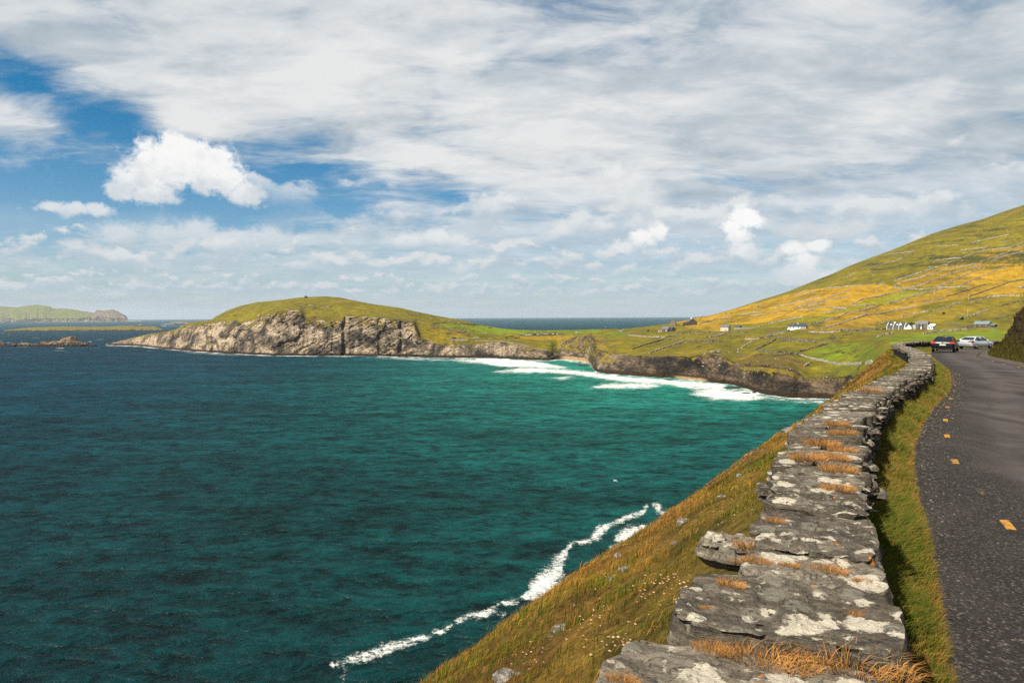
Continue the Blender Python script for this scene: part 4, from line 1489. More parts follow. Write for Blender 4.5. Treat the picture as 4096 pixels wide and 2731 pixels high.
# ------------------------------------------------------------------ grass verge between wall and road
def make_verge():
    A = WR[::1] + WN[::1] * 0.25
    B = rematch(A, GE)
    n, nv = len(A), 12
    t = np.linspace(0, 1, nv)
    XY = A[None] * (1 - t[:, None, None]) + (B + (B - A) * 0.04)[None] * t[:, None, None]
    Z = CAM_Z - H(XY[..., 1]) + 0.13 * (1 - t[:, None]) ** 0.7 * np.ones((1, n)) - 0.02 * (t[:, None] ** 8)
    P = np.stack([XY[..., 0].ravel(), XY[..., 1].ravel(), Z.ravel()], 1)
    P[:, 2] += 0.035 * fbm(P / 0.5, 3, 0.6, seed=231) * np.repeat(1 - t ** 6, n)
    me = mesh_np('verge', P, grid_faces(nv, n)[:, ::-1])
    big = fbm(P / 1.4, 4, 0.6, seed=232)
    g = sstep(big, -0.15, 0.25)[:, None]
    col = np.array([0.085, 0.062, 0.012]) * (1 - g) + np.array([0.042, 0.064, 0.006]) * g
    set_attr(me, 'turf', np.clip(col, 0, 1))
    set_attr(me, 'rock', np.zeros(len(P)))
    return me, P, t, n


me, VP, VT, VN = make_verge()
verge = tag(link('verge', me, SLOPE_MAT), kind='structure')


# ------------------------------------------------------------------ rock and heather bank on the inside of the bend
def make_bank():
    A = RE + np.stack([np.gradient(RE, axis=0)[:, 1], -np.gradient(RE, axis=0)[:, 0]], 1) / np.linalg.norm(np.gradient(RE, axis=0), axis=1)[:, None] * 0.0
    tg = np.gradient(A, axis=0)
    tg /= np.linalg.norm(tg, axis=1)[:, None]
    nr_ = np.stack([tg[:, 1], -tg[:, 0]], 1)
    nr_ = np.stack([smooth1(nr_[:, 0], 10), smooth1(nr_[:, 1], 10)], 1)
    prof = [(-0.15, -0.03), (0.1, 0.02), (0.75, 0.10), (1.1, 0.42), (1.5, 0.85), (1.9, 1.3), (2.25, 1.95), (2.6, 2.85), (3.1, 3.8), (3.6, 4.6), (5.0, 6.0), (8.0, 8.2), (14, 11.5), (25, 15)]
    po = np.array([q[0] for q in prof])
    pz = np.array([q[1] for q in prof])
    t = np.concatenate([np.linspace(-0.15, 4.0, 58), np.linspace(4.3, 25, 22)])
    hz = np.interp(t, po, pz)
    XY = A[None] + nr_[None] * t[:, None, None]
    Z = (CAM_Z - H(A[:, 1]))[None, :] + hz[:, None]
    P = np.stack([XY[..., 0].ravel(), XY[..., 1].ravel(), Z.ravel()], 1)
    tt = np.repeat(t, len(A))
    n3 = np.repeat(nr_[None], len(t), 0).reshape(-1, 2)
    rockw = sstep(tt + 0.5 * fbm(P / 1.2, 3, 0.6, seed=241), 1.5, 2.1)
    f1, f2, idc, off = worley((P + 0.5 * np.stack([fbm(P / 1.2, 3, 0.5, seed=s) for s in (242, 243, 244)], 1)) * np.array([1 / 0.9, 1 / 0.9, 1 / 0.6]), 245)
    disp = rockw * (0.30 * (idc - 0.5) + 0.30 * fbm(P / 0.8, 4, 0.6, seed=246) + 0.5 * fbm(P / 3.0, 3, 0.5, seed=247) - 0.2 * np.exp(-((f2 - f1) / 0.1) ** 2))
    disp += (1 - rockw) * 0.12 * fbm(P / 0.6, 3, 0.6, seed=248) * sstep(tt, 0.7, 1.2)
    P[:, :2] -= n3 * disp[:, None]
    P[:, 2] += rockw * 0.15 * fbm(P / 0.7, 3, 0.6, seed=249)
    me = mesh_np('bank', P, grid_faces(len(t), len(A)))
    heather = np.array([0.040, 0.026, 0.010])
    grass = np.array([0.075, 0.058, 0.010])
    dirt = np.array([0.10, 0.085, 0.07])
    w1 = sstep(tt + 0.3 * fbm(P / 0.8, 3, 0.6, seed=250), 1.2, 2.0)[:, None]
    w0 = sstep(tt + 0.2 * fbm(P / 0.5, 3, 0.6, seed=251), 0.55, 0.8)[:, None]
    col = dirt * (1 - w0) + (grass * (1 - w1) + heather * w1) * w0
    col *= (1 + 0.5 * fbm(P / 0.4, 4, 0.6, seed=252))[:, None]
    rk = rockw * sstep(fbm(P / 0.7, 4, 0.6, seed=253), -0.08, 0.15)
    set_attr(me, 'turf', np.clip(col, 0.003, 0.5))
    set_attr(me, 'rock', rk)
    return me, P, tt, len(A)


def bank_material():
    m, b, bs = new_mat('heathery_rock_bank')
    p = b.pos()
    t1 = b.noise(p, 7.0, 6.0, 0.72, 0.3)
    c = b.vm('SCALE', b.attr('turf', 'Color'), s=b.step(t1, 0.3, 0.7, 0.35, 1.7, 'LINEAR'))
    rk = b.ramp(b.noise(p, 4.0, 6.0, 0.7), [(0.35, (0.012, 0.011, 0.010)), (0.52, (0.035, 0.031, 0.028)), (0.60, (0.11, 0.098, 0.085)), (0.70, (0.38, 0.34, 0.30))])
    c = b.mix(b.attr('rock'), c, rk)
    fin(b, bs, c, 0.9, 0.15, b.bump(t1, 0.9, 0.2))
    return m


me, BP, BT, BN = make_bank()
bank = tag(link('bank', me, bank_material()), kind='structure')


# ------------------------------------------------------------------ drystone wall along the road
def stone_material():
    m, b, bs = new_mat('lichened_slate')
    p = b.pos()
    rnd = b.rnd()
    o = b.obj()
    fol = b.noise(b.mapping(o, sc=(3.0, 1.0, 9.0)), 4.0, 6.0, 0.7, 0.3)
    grain = b.noise(p, 45.0, 5.0, 0.75)
    base = b.ramp(fol, [(0.28, (0.030, 0.028, 0.025)), (0.45, (0.086, 0.074, 0.058)), (0.58, (0.145, 0.124, 0.096)), (0.74, (0.23, 0.198, 0.155))])
    base = b.vm('SCALE', base, s=b.mul(b.step(rnd, 0.0, 1.0, 0.75, 1.55, 'LINEAR'), b.step(grain, 0.3, 0.7, 0.5, 1.5, 'LINEAR')))
    # brownish film here and there
    base = b.mix(b.mul(b.step(b.noise(p, 3.0, 4.0, 0.6), 0.52, 0.7), 0.5), base, (0.085, 0.060, 0.036))
    up = b.step(b.sep(b.node('ShaderNodeNewGeometry').outputs['Normal'])[2], 0.15, 0.6)
    # crusts of pale lichen: rounded blotches of several sizes with ragged rims
    dst = b.vm('SCALE', b.vm('SUBTRACT', b.noise(p, 22.0, 5.0, 0.7, col=True), (0.5, 0.5, 0.5)), s=0.11)
    q = b.vm('ADD', p, dst)

    def blot(scale, keep, r0, r1, seed):
        qq = b.vm('ADD', q, (seed, seed * 1.7, 0.0))
        qq = b.vm('MULTIPLY', qq, (1.0, 1.0, 0.4))
        d = b.voro(qq, scale)
        hsh = b.sep(b.voro(qq, scale, out='Color'))[0]
        return b.mul(b.step(d, r0, r1, 1.0, 0.0), b.step(hsh, keep, keep + 0.02, 0.0, 1.0))
    big = blot(4.6, 0.64, 0.34, 0.42, 3.0)
    mid = blot(10.0, 0.55, 0.32, 0.42, 8.0)
    sml = blot(26.0, 0.74, 0.28, 0.42, 13.0)
    cluster = b.step(b.noise(p, 2.3, 3.0, 0.6), 0.36, 0.52)
    li = b.mul(b.mx(big, b.mx(b.mul(mid, cluster), b.mul(sml, 0.7))), up)
    lcol = b.mix(b.noise(p, 9.0, 4.0, 0.65), (0.34, 0.325, 0.26), (0.60, 0.535, 0.43))
    lcol = b.vm('SCALE', lcol, s=b.step(grain, 0.3, 0.7, 0.75, 1.2, 'LINEAR'))
    c = b.mix(li, base, lcol)
    grey = b.mul(b.mul(blot(7.0, 0.6, 0.36, 0.5, 21.0), up), 0.6)
    c = b.mix(b.mul(grey, b.sub(1.0, li)), c, (0.20, 0.19, 0.155))
    # black specks and small yellow-orange rosettes
    spk = b.mul(blot(48.0, 0.70, 0.25, 0.4, 30.0), 0.75)
    c = b.mix(spk, c, (0.018, 0.017, 0.016))
    org = b.mul(blot(17.0, 0.972, 0.22, 0.32, 37.0), up)
    c = b.mix(org, c, (0.55, 0.19, 0.012))
    h = b.add(b.mul(grain, 0.5), b.add(b.mul(fol, 1.4), b.mul(li, 0.25)))
    fin(b, bs, c, 0.92, 0.15, b.bump(h, 0.9, 0.030))
    return m


STONE_MAT = stone_material()


def slab_mesh(name, a, w, th, seed, segs=40, rings=9, flake=1.0):
    """irregular slab, half sizes a (along x) and w (along y), thickness th, top at z = 0"""
    r = np.random.default_rng(seed)
    th_ = np.linspace(0, 2 * np.pi, segs, endpoint=False)
    c, s = np.cos(th_), np.sin(th_)
    n = 5.0
    rad = 1.0 / ((np.abs(c) / a) ** n + (np.abs(s) / w) ** n) ** (1 / n)
    for _ in range(r.integers(4, 7)):           # broken corners
        ph = r.uniform(0, 2 * np.pi)
        ext = abs(math.cos(ph)) * a + abs(math.sin(ph)) * w
        dcut = ext * r.uniform(0.74, 0.97)
        cc = np.cos(th_ - ph)
        lim = np.where(cc > 0.05, dcut / np.maximum(cc, 0.05), 9)
        rad = np.minimum(rad, lim)
    jag = np.array([r.normal() for _ in range(segs)])
    jag = 0.6 * jag + 0.4 * np.roll(jag, 1)
    rad = rad * (1 + 0.03 * jag)
    if segs > 24:
        rad = 0.25 * np.roll(rad, 1) + 0.5 * rad + 0.25 * np.roll(rad, -1)
    pts = [np.array([[0, 0, 0]])]
    ring_f = list(np.linspace(0, 0.955, rings)[1:]) + [0.99, 1.0, 1.0, 0.985, 0.93]
    e = min(0.2 * th, 0.016)
    zz = [0.0] * (rings - 1) + [-0.12 * e, -0.8 * e, -0.55 * th, -0.93 * th, -th]
    for f, z in zip(ring_f, zz):
        pts.append(np.stack([rad * f * c, rad * f * s, np.full(segs, z)], 1))
    pts.append(np.array([[0, 0, -th]]))
    P = np.concatenate(pts)
    k = seed * 3.7
    Q = P + k
    top = P[:, 2] > -0.5 * th
    sc = max(a, w)
    bumps = 0.011 * fbm(Q / (0.22 * sc + 0.05), 5, 0.6, seed=seed % 97) * flake
    strata = 0.009 * np.round(2.6 * fbm(Q * np.array([1.5, 3.0, 1]) / (0.6 * sc + 0.05), 2, 0.5, seed=(seed + 9) % 97)) * flake
    P[:, 2] += np.where(top, np.minimum(bumps + strata, 0.035), 0.5 * bumps)
    side = (P[:, 2] < -0.1 * th) & (np.hypot(P[:, 0], P[:, 1]) > 0.3 * min(a, w))
    out_ = P[:, :2] / (np.linalg.norm(P[:, :2], axis=1)[:, None] + 1e-6)
    lay = 0.022 * np.sign(np.sin(P[:, 2] / th * 9 + seed)) + 0.03 * fbm(Q / 0.09, 3, 0.6, seed=(seed + 5) % 97)
    P[:, :2] += np.where(side[:, None], out_ * lay[:, None] * flake, 0)
    F = []
    nrg = len(ring_f)
    tri = [(0, 1 + j, 1 + (j + 1) % segs, 1 + (j + 1) % segs) for j in range(segs)]
    for i in range(nrg - 1):
        o0, o1 = 1 + i * segs, 1 + (i + 1) * segs
        F += [(o0 + j, o1 + j, o1 + (j + 1) % segs, o0 + (j + 1) % segs) for j in range(segs)]
    last = 1 + nrg * segs
    o0 = 1 + (nrg - 1) * segs
    fs = [(0, 1 + j, 1 + (j + 1) % segs) for j in range(segs)] + F + [(o0 + j, last, o0 + (j + 1) % segs) for j in range(segs)]
    me = bpy.data.meshes.new(name)
    me.from_pydata(P.tolist(), [], fs)
    me.polygons.foreach_set('use_smooth', [True] * len(fs))
    me.update()
    me.set_sharp_from_angle(angle=math.radians(32))
    return me


def make_wall():
    p0, t0, n0, z0 = wall_at(s_of_Y(2.0))
    wall = empty('stone_wall', (p0[0], p0[1], CAM_Z - 2.4), 0,
                 'lichen-spotted drystone wall winding along the sea side of the road', 'wall')
    wall['kind'] = 'thing'
    wall_inv = Matrix.Translation(-Vector(wall.location))
    V, Fc = [], []

    def put(name, me, pos, yaw, pitch=0.0, roll=0.0, sc=(1, 1, 1)):
        o = link(name, me, STONE_MAT, wall)
        o.location = Vector(pos) - Vector(wall.location)
        o.rotation_euler = (roll, pitch, yaw)
        o.scale = sc
        return o

    def bvh_add(o):
        M = Matrix.Translation(wall.location) @ Matrix.LocRotScale(o.location, o.rotation_euler, o.scale)
        k = len(V)
        V.extend([tuple(M @ v.co) for v in o.data.vertices])
        Fc.extend([tuple(i + k for i in f.vertices) for f in o.data.polygons])

    # dark rubble core that fills the joints
    m, b, bs = new_mat('wall_rubble_core')
    p = b.pos()
    v = b.voro(b.mapping(p, sc=(1, 1, 2.4)), 5.0, 'DISTANCE_TO_EDGE')
    n = b.noise(p, 9.0, 5.0, 0.7)
    c = b.ramp(n, [(0.35, (0.012, 0.012, 0.011)), (0.6, (0.045, 0.042, 0.037)), (0.75, (0.11, 0.10, 0.09))])
    c = b.mix(b.step(v, 0.0, 0.08, 1.0, 0.0), c, (0.006, 0.006, 0.006))
    fin(b, bs, c, 0.95, 0.1, b.bump(b.step(v, 0.0, 0.25), 0.9, 0.06))
    idx = np.arange(0, len(WR), 2)
    rows = []
    sec = [(0.07, -1.5), (0.04, -0.75), (0.05, -0.17), (W_WIDTH - 0.06, -0.17), (W_WIDTH - 0.05, -0.7), (W_WIDTH + 0.02, -1.6)]
    for off, dz in sec:
        q = WR[idx] + WN[idx] * off
        rows.append(np.column_stack([q, CAM_Z - HT(WR[idx, 1]) + dz]))
    Pc = np.concatenate(rows) - np.array(wall.location)
    me = mesh_np('core', Pc, grid_faces(len(sec), len(idx)), smooth=False)
    link('core', me, m, wall)

    # --- cap stones: the nearest ones shaped one by one
    near = [  # start, end along the wall from the reference (metres), right and left reach, height offset, thickness, seed
        (-1.35, -0.72, -0.02, 0.72, -0.02, 0.15, 1), (-0.74, 0.03, -0.03, 0.94, -0.055, 0.17, 2), (-0.02, 0.62, -0.03, 0.78, 0.012, 0.20, 3),
        (0.60, 1.04, 0.0, 0.60, 0.0, 0.15, 4), (1.00, 1.30, 0.02, 0.60, 0.022, 0.13, 5), (1.12, 1.42, 0.52, 0.86, -0.045, 0.12, 6),
        (1.28, 1.92, -0.01, 0.60, 0.005, 0.17, 7), (1.90, 2.20, 0.0, 0.63, 0.018, 0.13, 8), (2.18, 2.50, 0.0, 0.58, 0.0, 0.12, 9),
        (2.48, 2.86, -0.01, 0.64, 0.012, 0.14, 10), (2.84, 3.22, 0.0, 0.66, 0.0, 0.12, 11)]
    sref = s_of_Y(2.22)
    for a0, a1, v0, v1, dz, th, sd in near:
        s = sref + (a0 + a1) / 2
        pp, t, nn, z = wall_at(s)
        pos = (*(pp + nn * (v0 + v1) / 2), z + dz)
        me = slab_mesh('capstone', (a1 - a0) / 2 * 0.975, (v1 - v0) / 2, th, sd * 7 + 3, 84, 20)
        yaw = math.atan2(t[1], t[0]) + random.uniform(-0.05, 0.05)
        o = put('capstone', me, pos, yaw, random.uniform(0.0, 0.04), random.uniform(-0.025, 0.025))
        bvh_add(o)
    # --- the rest of the cap
    s = sref + 3.2
    variants = [slab_mesh('capstone', 0.5, 0.5, 0.34, 400 + i, 30, 6, 1.0) for i in range(14)]
    coarse = [slab_mesh('capstone', 0.5, 0.5, 0.34, 500 + i, 14, 3, 1.3) for i in range(10)]
    while s < WS[-1] - 1:
        far = s - sref
        ln = random.uniform(0.20, 0.42) if far < 45 else random.uniform(0.4, 0.75)
        pp, t, nn, z = wall_at(s + ln / 2)
        wd = W_WIDTH * random.uniform(0.86, 1.10)
        vs_ = random.uniform(-0.04, 0.05)
        me = random.choice(variants if far < 16 else coarse)
        th = random.uniform(0.10, 0.20)
        dz = random.uniform(-0.075, 0.045)
        two = random.random() < 0.16
        parts = [(vs_, wd)] if not two else [(vs_, wd * 0.55), (vs_ + wd * 0.57, wd * 0.5)]
        for v0, ww in parts:
            pos = (*(pp + nn * (v0 + ww / 2)), z + dz + random.uniform(-0.01, 0.01))
            o = put('capstone', me, pos, math.atan2(t[1], t[0]) + random.uniform(-0.16, 0.16) + (math.pi if random.random() < 0.5 else 0),
                    random.uniform(-0.03, 0.10), random.uniform(-0.06, 0.06), (ln * 0.97, ww, th / 0.34))
            if far < 30:
                bvh_add(o)
        if far < 22:      # thin layers under the cap, sticking out on either side
            for lay in range(2):
                put('stone', random.choice(coarse), (*(pp + nn * (random.uniform(-0.10, 0.14) + W_WIDTH / 2) + t * random.uniform(-0.12, 0.12)), z + dz - th * 0.8 - 0.055 * lay),
                    math.atan2(t[1], t[0]) + random.uniform(-0.3, 0.3), random.uniform(-0.05, 0.05), random.uniform(-0.06, 0.06), (ln * 1.1, W_WIDTH * random.uniform(0.95, 1.22), 0.2))
        s += ln * 0.97
    # --- stones of the two faces: road side past the first metres, sea side where the wall swings left
    fmesh = [slab_mesh('face_stone', 0.5, 0.5, 1.0, 600 + i, 12, 3, 2.0) for i in range(8)]
    count = 0
    for side, s_from, s_to in ((0, 6.0, 48.0), (1, -1.0, 12.0), (1, 22.0, 52.0)):
        s = sref + s_from
        while s < sref + s_to and count < 290:
            ln = random.uniform(0.3, 0.62)
            pp, t, nn, z = wall_at(s)
            zz = z - 0.12
            top_lim = 0.72 if side == 0 else 0.55
            while zz > z - top_lim and count < 290:
                hh = random.uniform(0.13, 0.24)
                off = 0.10 if side == 0 else W_WIDTH - 0.10
                pos = (*(pp + nn * (off + random.uniform(-0.03, 0.03))), zz)
                put('face_stone', random.choice(fmesh), pos, math.atan2(t[1], t[0]) + random.uniform(-0.05, 0.05), 0, 0,
                    (ln * random.uniform(0.8, 1.0), random.uniform(0.24, 0.32), hh * 0.92))
                zz -= hh
                count += 1
            s += ln * (1.0 if s - sref < 20 else 1.5)
    return wall, BVHTree.FromPolygons(V, Fc)


stone_wall, WALL_BVH = make_wall()


# ------------------------------------------------------------------ grass and small plants
def blade_mesh(name, base, height, width, az_lean, lean, col, tipcol):
    """one mesh of many curved blades; every argument is an array over the blades"""
    n = len(base)
    side = np.stack([-np.sin(az_lean + 1.3), np.cos(az_lean + 1.3), np.zeros(n)], 1)
    ld = np.stack([np.cos(az_lean), np.sin(az_lean), np.zeros(n)], 1)
    up = np.array([0, 0, 1.0])
    hw = (width / 2)[:, None]
    mid = base + ld * (lean * height * 0.30)[:, None] + up * (height * 0.58)[:, None]
    tip = base + ld * (lean * height)[:, None] + up * (height * (1.0 - 0.30 * lean))[:, None]
    P = np.stack([base - side * hw, base + side * hw, mid - side * hw * 0.75, mid + side * hw * 0.75, tip], 1).reshape(-1, 3)
    o = (np.arange(n) * 5)[:, None]
    F = np.concatenate([o + np.array([[0, 1, 3]]), o + np.array([[0, 3, 2]]), o + np.array([[2, 3, 4]])])
    me = mesh_np(name, P, F, smooth=False)
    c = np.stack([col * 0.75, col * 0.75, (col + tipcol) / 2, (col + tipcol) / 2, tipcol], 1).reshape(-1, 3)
    set_attr(me, 'blade', np.clip(c, 0, 1))
    return me


def blade_material(name, trans=0.35):
    m, b, bs = new_mat(name)
    c = b.attr('blade', 'Color')
    n = b.noise(b.pos(), 11.0, 2.0, 0.5)
    c = b.vm('SCALE', c, s=b.step(n, 0.3, 0.7, 0.75, 1.25, 'LINEAR'))
    fin(b, bs, c, 0.75, 0.2)
    tr = b.node('ShaderNodeBsdfTranslucent')
    b.l.new(c, tr.inputs['Color'])
    mx = b.node('ShaderNodeMixShader')
    mx.inputs[0].default_value = trans
    b.l.new(bs.outputs[0], mx.inputs[1])
    b.l.new(tr.outputs[0], mx.inputs[2])
    b.l.new(mx.outputs[0], [q for q in b.n if q.type == 'OUTPUT_MATERIAL'][0].inputs[0])
    return m


BLADE_MAT = blade_material('grass_blade')


def sample_grid(P, nr, nc, r0, r1, n):
    """n random points on a grid surface between two rows; weights fall with distance from the eye"""
    G = P.reshape(nr, nc, 3)
    out, fr = [], []
    a = rng.uniform(r0, r1 - 1.001, n * 6)
    c = rng.uniform(0, nc - 1.001, n * 6)
    i, j = a.astype(int), c.astype(int)
    f, g = (a - i)[:, None], (c - j)[:, None]
    Q = G[i, j] * (1 - f) * (1 - g) + G[i + 1, j] * f * (1 - g) + G[i, j + 1] * (1 - f) * g + G[i + 1, j + 1] * f * g
    # area of the cell and distance decide how often it is kept
    ar = np.linalg.norm(np.cross(G[i + 1, j] - G[i, j], G[i, j + 1] - G[i, j]), axis=1)
    px, py = project(Q)
    vis = (px > -150) & (px < 4250) & (py > 1200) & (py < 2900) & (Q[:, 1] > 1.2)
    d = np.linalg.norm(Q - np.array([0, 0, CAM_Z]), axis=1)
    w = ar / np.maximum(d, 4.0) ** 1.6 * vis
    w /= w.sum()
    k = rng.choice(len(Q), size=n, replace=False, p=w) if (w > 0).sum() > n else np.nonzero(w > 0)[0]
    return Q[k], d[k], a[k], c[k]


def slope_grass():
    nr = len(SP) // (len(SP) // (SF.max() + 1) or 1)
    # rows 6..82 lie between wall and brow
    ncol = int(SF[0].max() - 1) if False else None
    n_rows = 6 + 76 + 41
    nc = len(SP) // n_rows
    n = 120000
    Q, d, a, c = sample_grid(SP, n_rows, nc, 5, 86, n)
    n = len(Q)
    col = SC.reshape(n_rows, nc, 3)[a.astype(int), c.astype(int)]
    patch = fbm(Q / 0.55, 3, 0.6, seed=301)
    big = fbm(Q / 2.6, 3, 0.6, seed=302)
    tall = np.clip(0.70 + 1.3 * patch + 0.5 * big, 0.15, 2.0)
    px_m = d / 682.0
    h = (0.06 + 0.13 * rng.random(n)) * tall + 0.7 * px_m
    w = np.maximum(0.006, px_m * 0.62) * (0.7 + 0.6 * rng.random(n))
    wind = 0.9 + 0.9 * fbm(Q / 3.0, 2, 0.5, seed=303) + rng.normal(0, 0.7, n)
    lean = np.clip(0.75 + 0.35 * rng.normal(0, 1, n), 0.05, 1.5)
    vary = (0.65 + 0.7 * rng.random(n))[:, None]
    straw = rng.random(n) < 0.50
    col = np.where(straw[:, None], np.array([0.36, 0.190, 0.030]) * vary, col * 2.1 * vary)
    green = (big > 0.08) & (rng.random(n) < 0.62) | ((a < 20) & (rng.random(n) < 0.45))
    col = np.where(green[:, None], np.array([0.105, 0.130, 0.008]) * vary, col)
    dkp = sstep(fbm(Q / 1.1, 3, 0.6, seed=305), 0.12, 0.35)[:, None] * 0.6
    col = col * (1 - dkp) * (1 + 0.35 * patch)[:, None]
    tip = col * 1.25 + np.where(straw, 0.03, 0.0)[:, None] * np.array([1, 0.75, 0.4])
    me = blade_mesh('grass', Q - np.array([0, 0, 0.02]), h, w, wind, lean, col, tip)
    tag(link('slope_grass', me, BLADE_MAT), 'rough golden and green grass covering the slope below the wall', 'grass', kind='stuff')


def verge_grass():
    nc = VN
    Q, d, a, c = sample_grid(VP, 12, nc, 2, 12, 78000)
    n = len(Q)
    px_m = d / 682.0
    f = a / 11.0
    big = fbm(Q / 0.9, 3, 0.6, seed=312)
    h = (0.09 + 0.20 * rng.random(n)) * np.clip(0.9 + 0.7 * big, 0.3, 1.6) * np.interp(f, [0, 0.25, 0.8, 1.0], [1.25, 1.2, 0.75, 0.35])
    w = np.maximum(0.0045, px_m * 0.55) * (0.7 + 0.6 * rng.random(n))
    wind = -0.5 + 0.8 * rng.normal(0, 1, n)
    lean = np.clip(0.55 + 0.3 * rng.normal(0, 1, n), 0.05, 1.2)
    vary = (0.6 + 0.8 * rng.random(n))[:, None]
    tan = (rng.random(n) < 0.25 + 0.3 * (big < -0.05) + 0.35 * (f > 0.88))
    col = np.where(tan[:, None], np.array([0.22, 0.135, 0.028]) * vary, np.array([0.070, 0.098, 0.007]) * vary)
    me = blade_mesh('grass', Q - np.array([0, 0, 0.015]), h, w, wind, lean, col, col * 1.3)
    tag(link('verge_grass', me, BLADE_MAT), 'green and straw-coloured grass on the verge between wall and road', 'grass', kind='stuff')


def bank_grass():
    nc = BN
    Q, d, a, c = sample_grid(BP, 80, nc, 10, 62, 26000)
    n = len(Q)
    px_m = d / 682.0
    tt = np.interp(a, np.arange(80), np.concatenate([np.linspace(-0.15, 4.0, 58), np.linspace(4.3, 25, 22)]))
    h = 0.12 + 0.22 * rng.random(n)
    w = np.maximum(0.008, px_m * 0.6)
    vary = (0.55 + 0.9 * rng.random(n))[:, None]
    gr = rng.random(n) < np.interp(tt, [0.5, 1.4, 2.2, 4], [0.9, 0.7, 0.15, 0.1])
    col = np.where(gr[:, None], np.array([0.085, 0.075, 0.010]) * vary, np.array([0.050, 0.030, 0.012]) * vary)
    keep = rng.random(n) < np.interp(tt, [0.5, 0.9, 2.0, 4], [0.2, 1.0, 0.55, 0.45])
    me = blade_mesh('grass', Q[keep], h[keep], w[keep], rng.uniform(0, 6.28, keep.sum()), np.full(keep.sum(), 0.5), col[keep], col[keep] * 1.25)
    tag(link('bank_growth', me, BLADE_MAT), 'dark heather and grass on the rocky bank inside the bend', 'heather', kind='stuff')


slope_grass()
verge_grass()
bank_grass()


# withered tufts growing in the joints of the wall
def tuft_mesh(name, seed, n=620, R=1.0):
    r = np.random.default_rng(seed)
    ang = r.uniform(0, 2 * np.pi, n)
    rad = np.sqrt(r.random(n)) * 0.75 * R
    base = np.stack([rad * np.cos(ang), rad * np.sin(ang) * 0.5, np.zeros(n)], 1)
    outw = ang + r.normal(0, 0.7, n)
    h = (0.20 + 0.42 * r.random(n)) * (1.1 - 0.5 * rad / R)
    col = np.array([0.42, 0.205, 0.062]) * (0.45 + 0.9 * r.random(n))[:, None] + r.random(n)[:, None] * np.array([0.05, 0.03, 0.008])
    gr = r.random(n) < 0.06
    col[gr] = np.array([0.09, 0.10, 0.012])
    lean = np.clip(0.35 + 0.7 * rad / R + 0.45 * r.normal(0, 1, n), -0.6, 1.7)
    return blade_mesh(name, base, h, np.full(n, 0.013) * (0.7 + 0.6 * r.random(n)), outw, lean, col, col * 1.35)


TUFT_MAT = blade_material('withered_stalks', 0.2)
TUFTS = [  # pixel, half width in pixels, label
    (3395, 2655, 230, 'largest bushy orange-brown tuft at the road end of the bottom wall slab'),
    (3070, 2640, 190, 'broad orange-brown dried tuft in the lowest joint, middle of the wall'),
    (2850, 2600, 80, 'low dried tuft left of the broad tuft in the lowest wall joint'),
    (2490, 2720, 70, 'dried tuft at the seaward end of the lowest wall slab'),
    (3010, 2190, 75, 'tall orange tuft behind the stone that juts out of the wall'),
    (2952, 2245, 42, 'small tuft hanging in the gap beside the jutting wall stone'),
    (3030, 2248, 62, 'spiky dried tuft at the seaward end of the third joint'),
    (3160, 2262, 42, 'thin dried tuft in the middle of the third joint'),
    (3312, 2285, 70, 'dried tuft towards the road in the third joint'),
    (2922, 2338, 58, 'lone dried tuft on the seaward half of a grey slab'),
    (2828, 2430, 26, 'upright thin tuft at the seaward edge of the wall'),
    (3446, 2322, 36, 'wispy dry tuft at the road edge of the wall beside a pale lichen patch'),
    (3430, 2462, 44, 'wispy dry tuft beside the road edge above the largest tuft'),
    (3096, 2088, 48, 'reddish tuft at the left end of a large dark slab'),
    (3352, 1958, 62, 'straggling orange tuft lying across a joint, on its own'),
    (3352, 1884, 70, 'flat orange-brown tuft two slabs before the long pair'),
    (3232, 1838, 70, 'wide rust-coloured tuft, left of a touching pair'),
    (3330, 1836, 66, 'wide rust-coloured tuft, right of a touching pair'),
    (3372, 1806, 52, 'rounded tuft just behind the touching pair, near the road'),
    (3285, 1782, 66, 'thick orange cushion tuft halfway along the straight of the wall'),
    (3372, 1738, 52, 'low orange tuft strip across a slab towards the bend'),
    (3345, 1702, 48, 'orange and green tuft near the tilted gap in the wall'),
    (3478, 1566, 42, 'farthest tan tuft on the wall before the bend'),
]
tuft_vars = [tuft_mesh('tuft', 900 + i) for i in range(5)]
for i, (px, py, hw, lab) in enumerate(TUFTS):
    hit = WALL_BVH.ray_cast(Vector((0, 0, CAM_Z)), Vector(ray(px, py)).normalized())[0]
    if hit is None:
        continue
    scl = hw / F_PX * hit.y / 0.72
    _, t, nn, _ = wall_at(s_of_Y(hit.y))
    o = link('dried_tuft', tuft_vars[i % 5], TUFT_MAT)
    o.location = hit - Vector((0, 0, 0.004))
    o.rotation_euler = (0, 0, math.atan2(nn[1], nn[0]) + random.uniform(-0.2, 0.2))
    o.scale = (scl, scl, scl * (0.62 if hw > 150 else 0.85))
    tag(o, lab, 'dried plant', 'withered tufts on the wall')


# pale rocks lying in the slope
def rock_mesh(name, seed, sub=3, flat=0.6):
    bm = bmesh.new()
    bmesh.ops.create_icosphere(bm, subdivisions=sub, radius=1.0)
    P = np.array([v.co[:] for v in bm.verts])
    n = P.copy()
    f1, f2, idc, off = worley(P * 1.2 + seed, seed % 50)
    P *= (1 + 0.30 * (idc - 0.5) - 0.18 * f1 + 0.12 * fbm(P * 2.2 + seed, 3, 0.6, seed=seed % 31))[:, None]
    P[:, 2] *= flat
    for v, q in zip(bm.verts, P):
        v.co = q
    me = bpy.data.meshes.new(name)
    bm.to_mesh(me)
    bm.free()
    me.polygons.foreach_set('use_smooth', [False] * len(me.polygons))
    return me


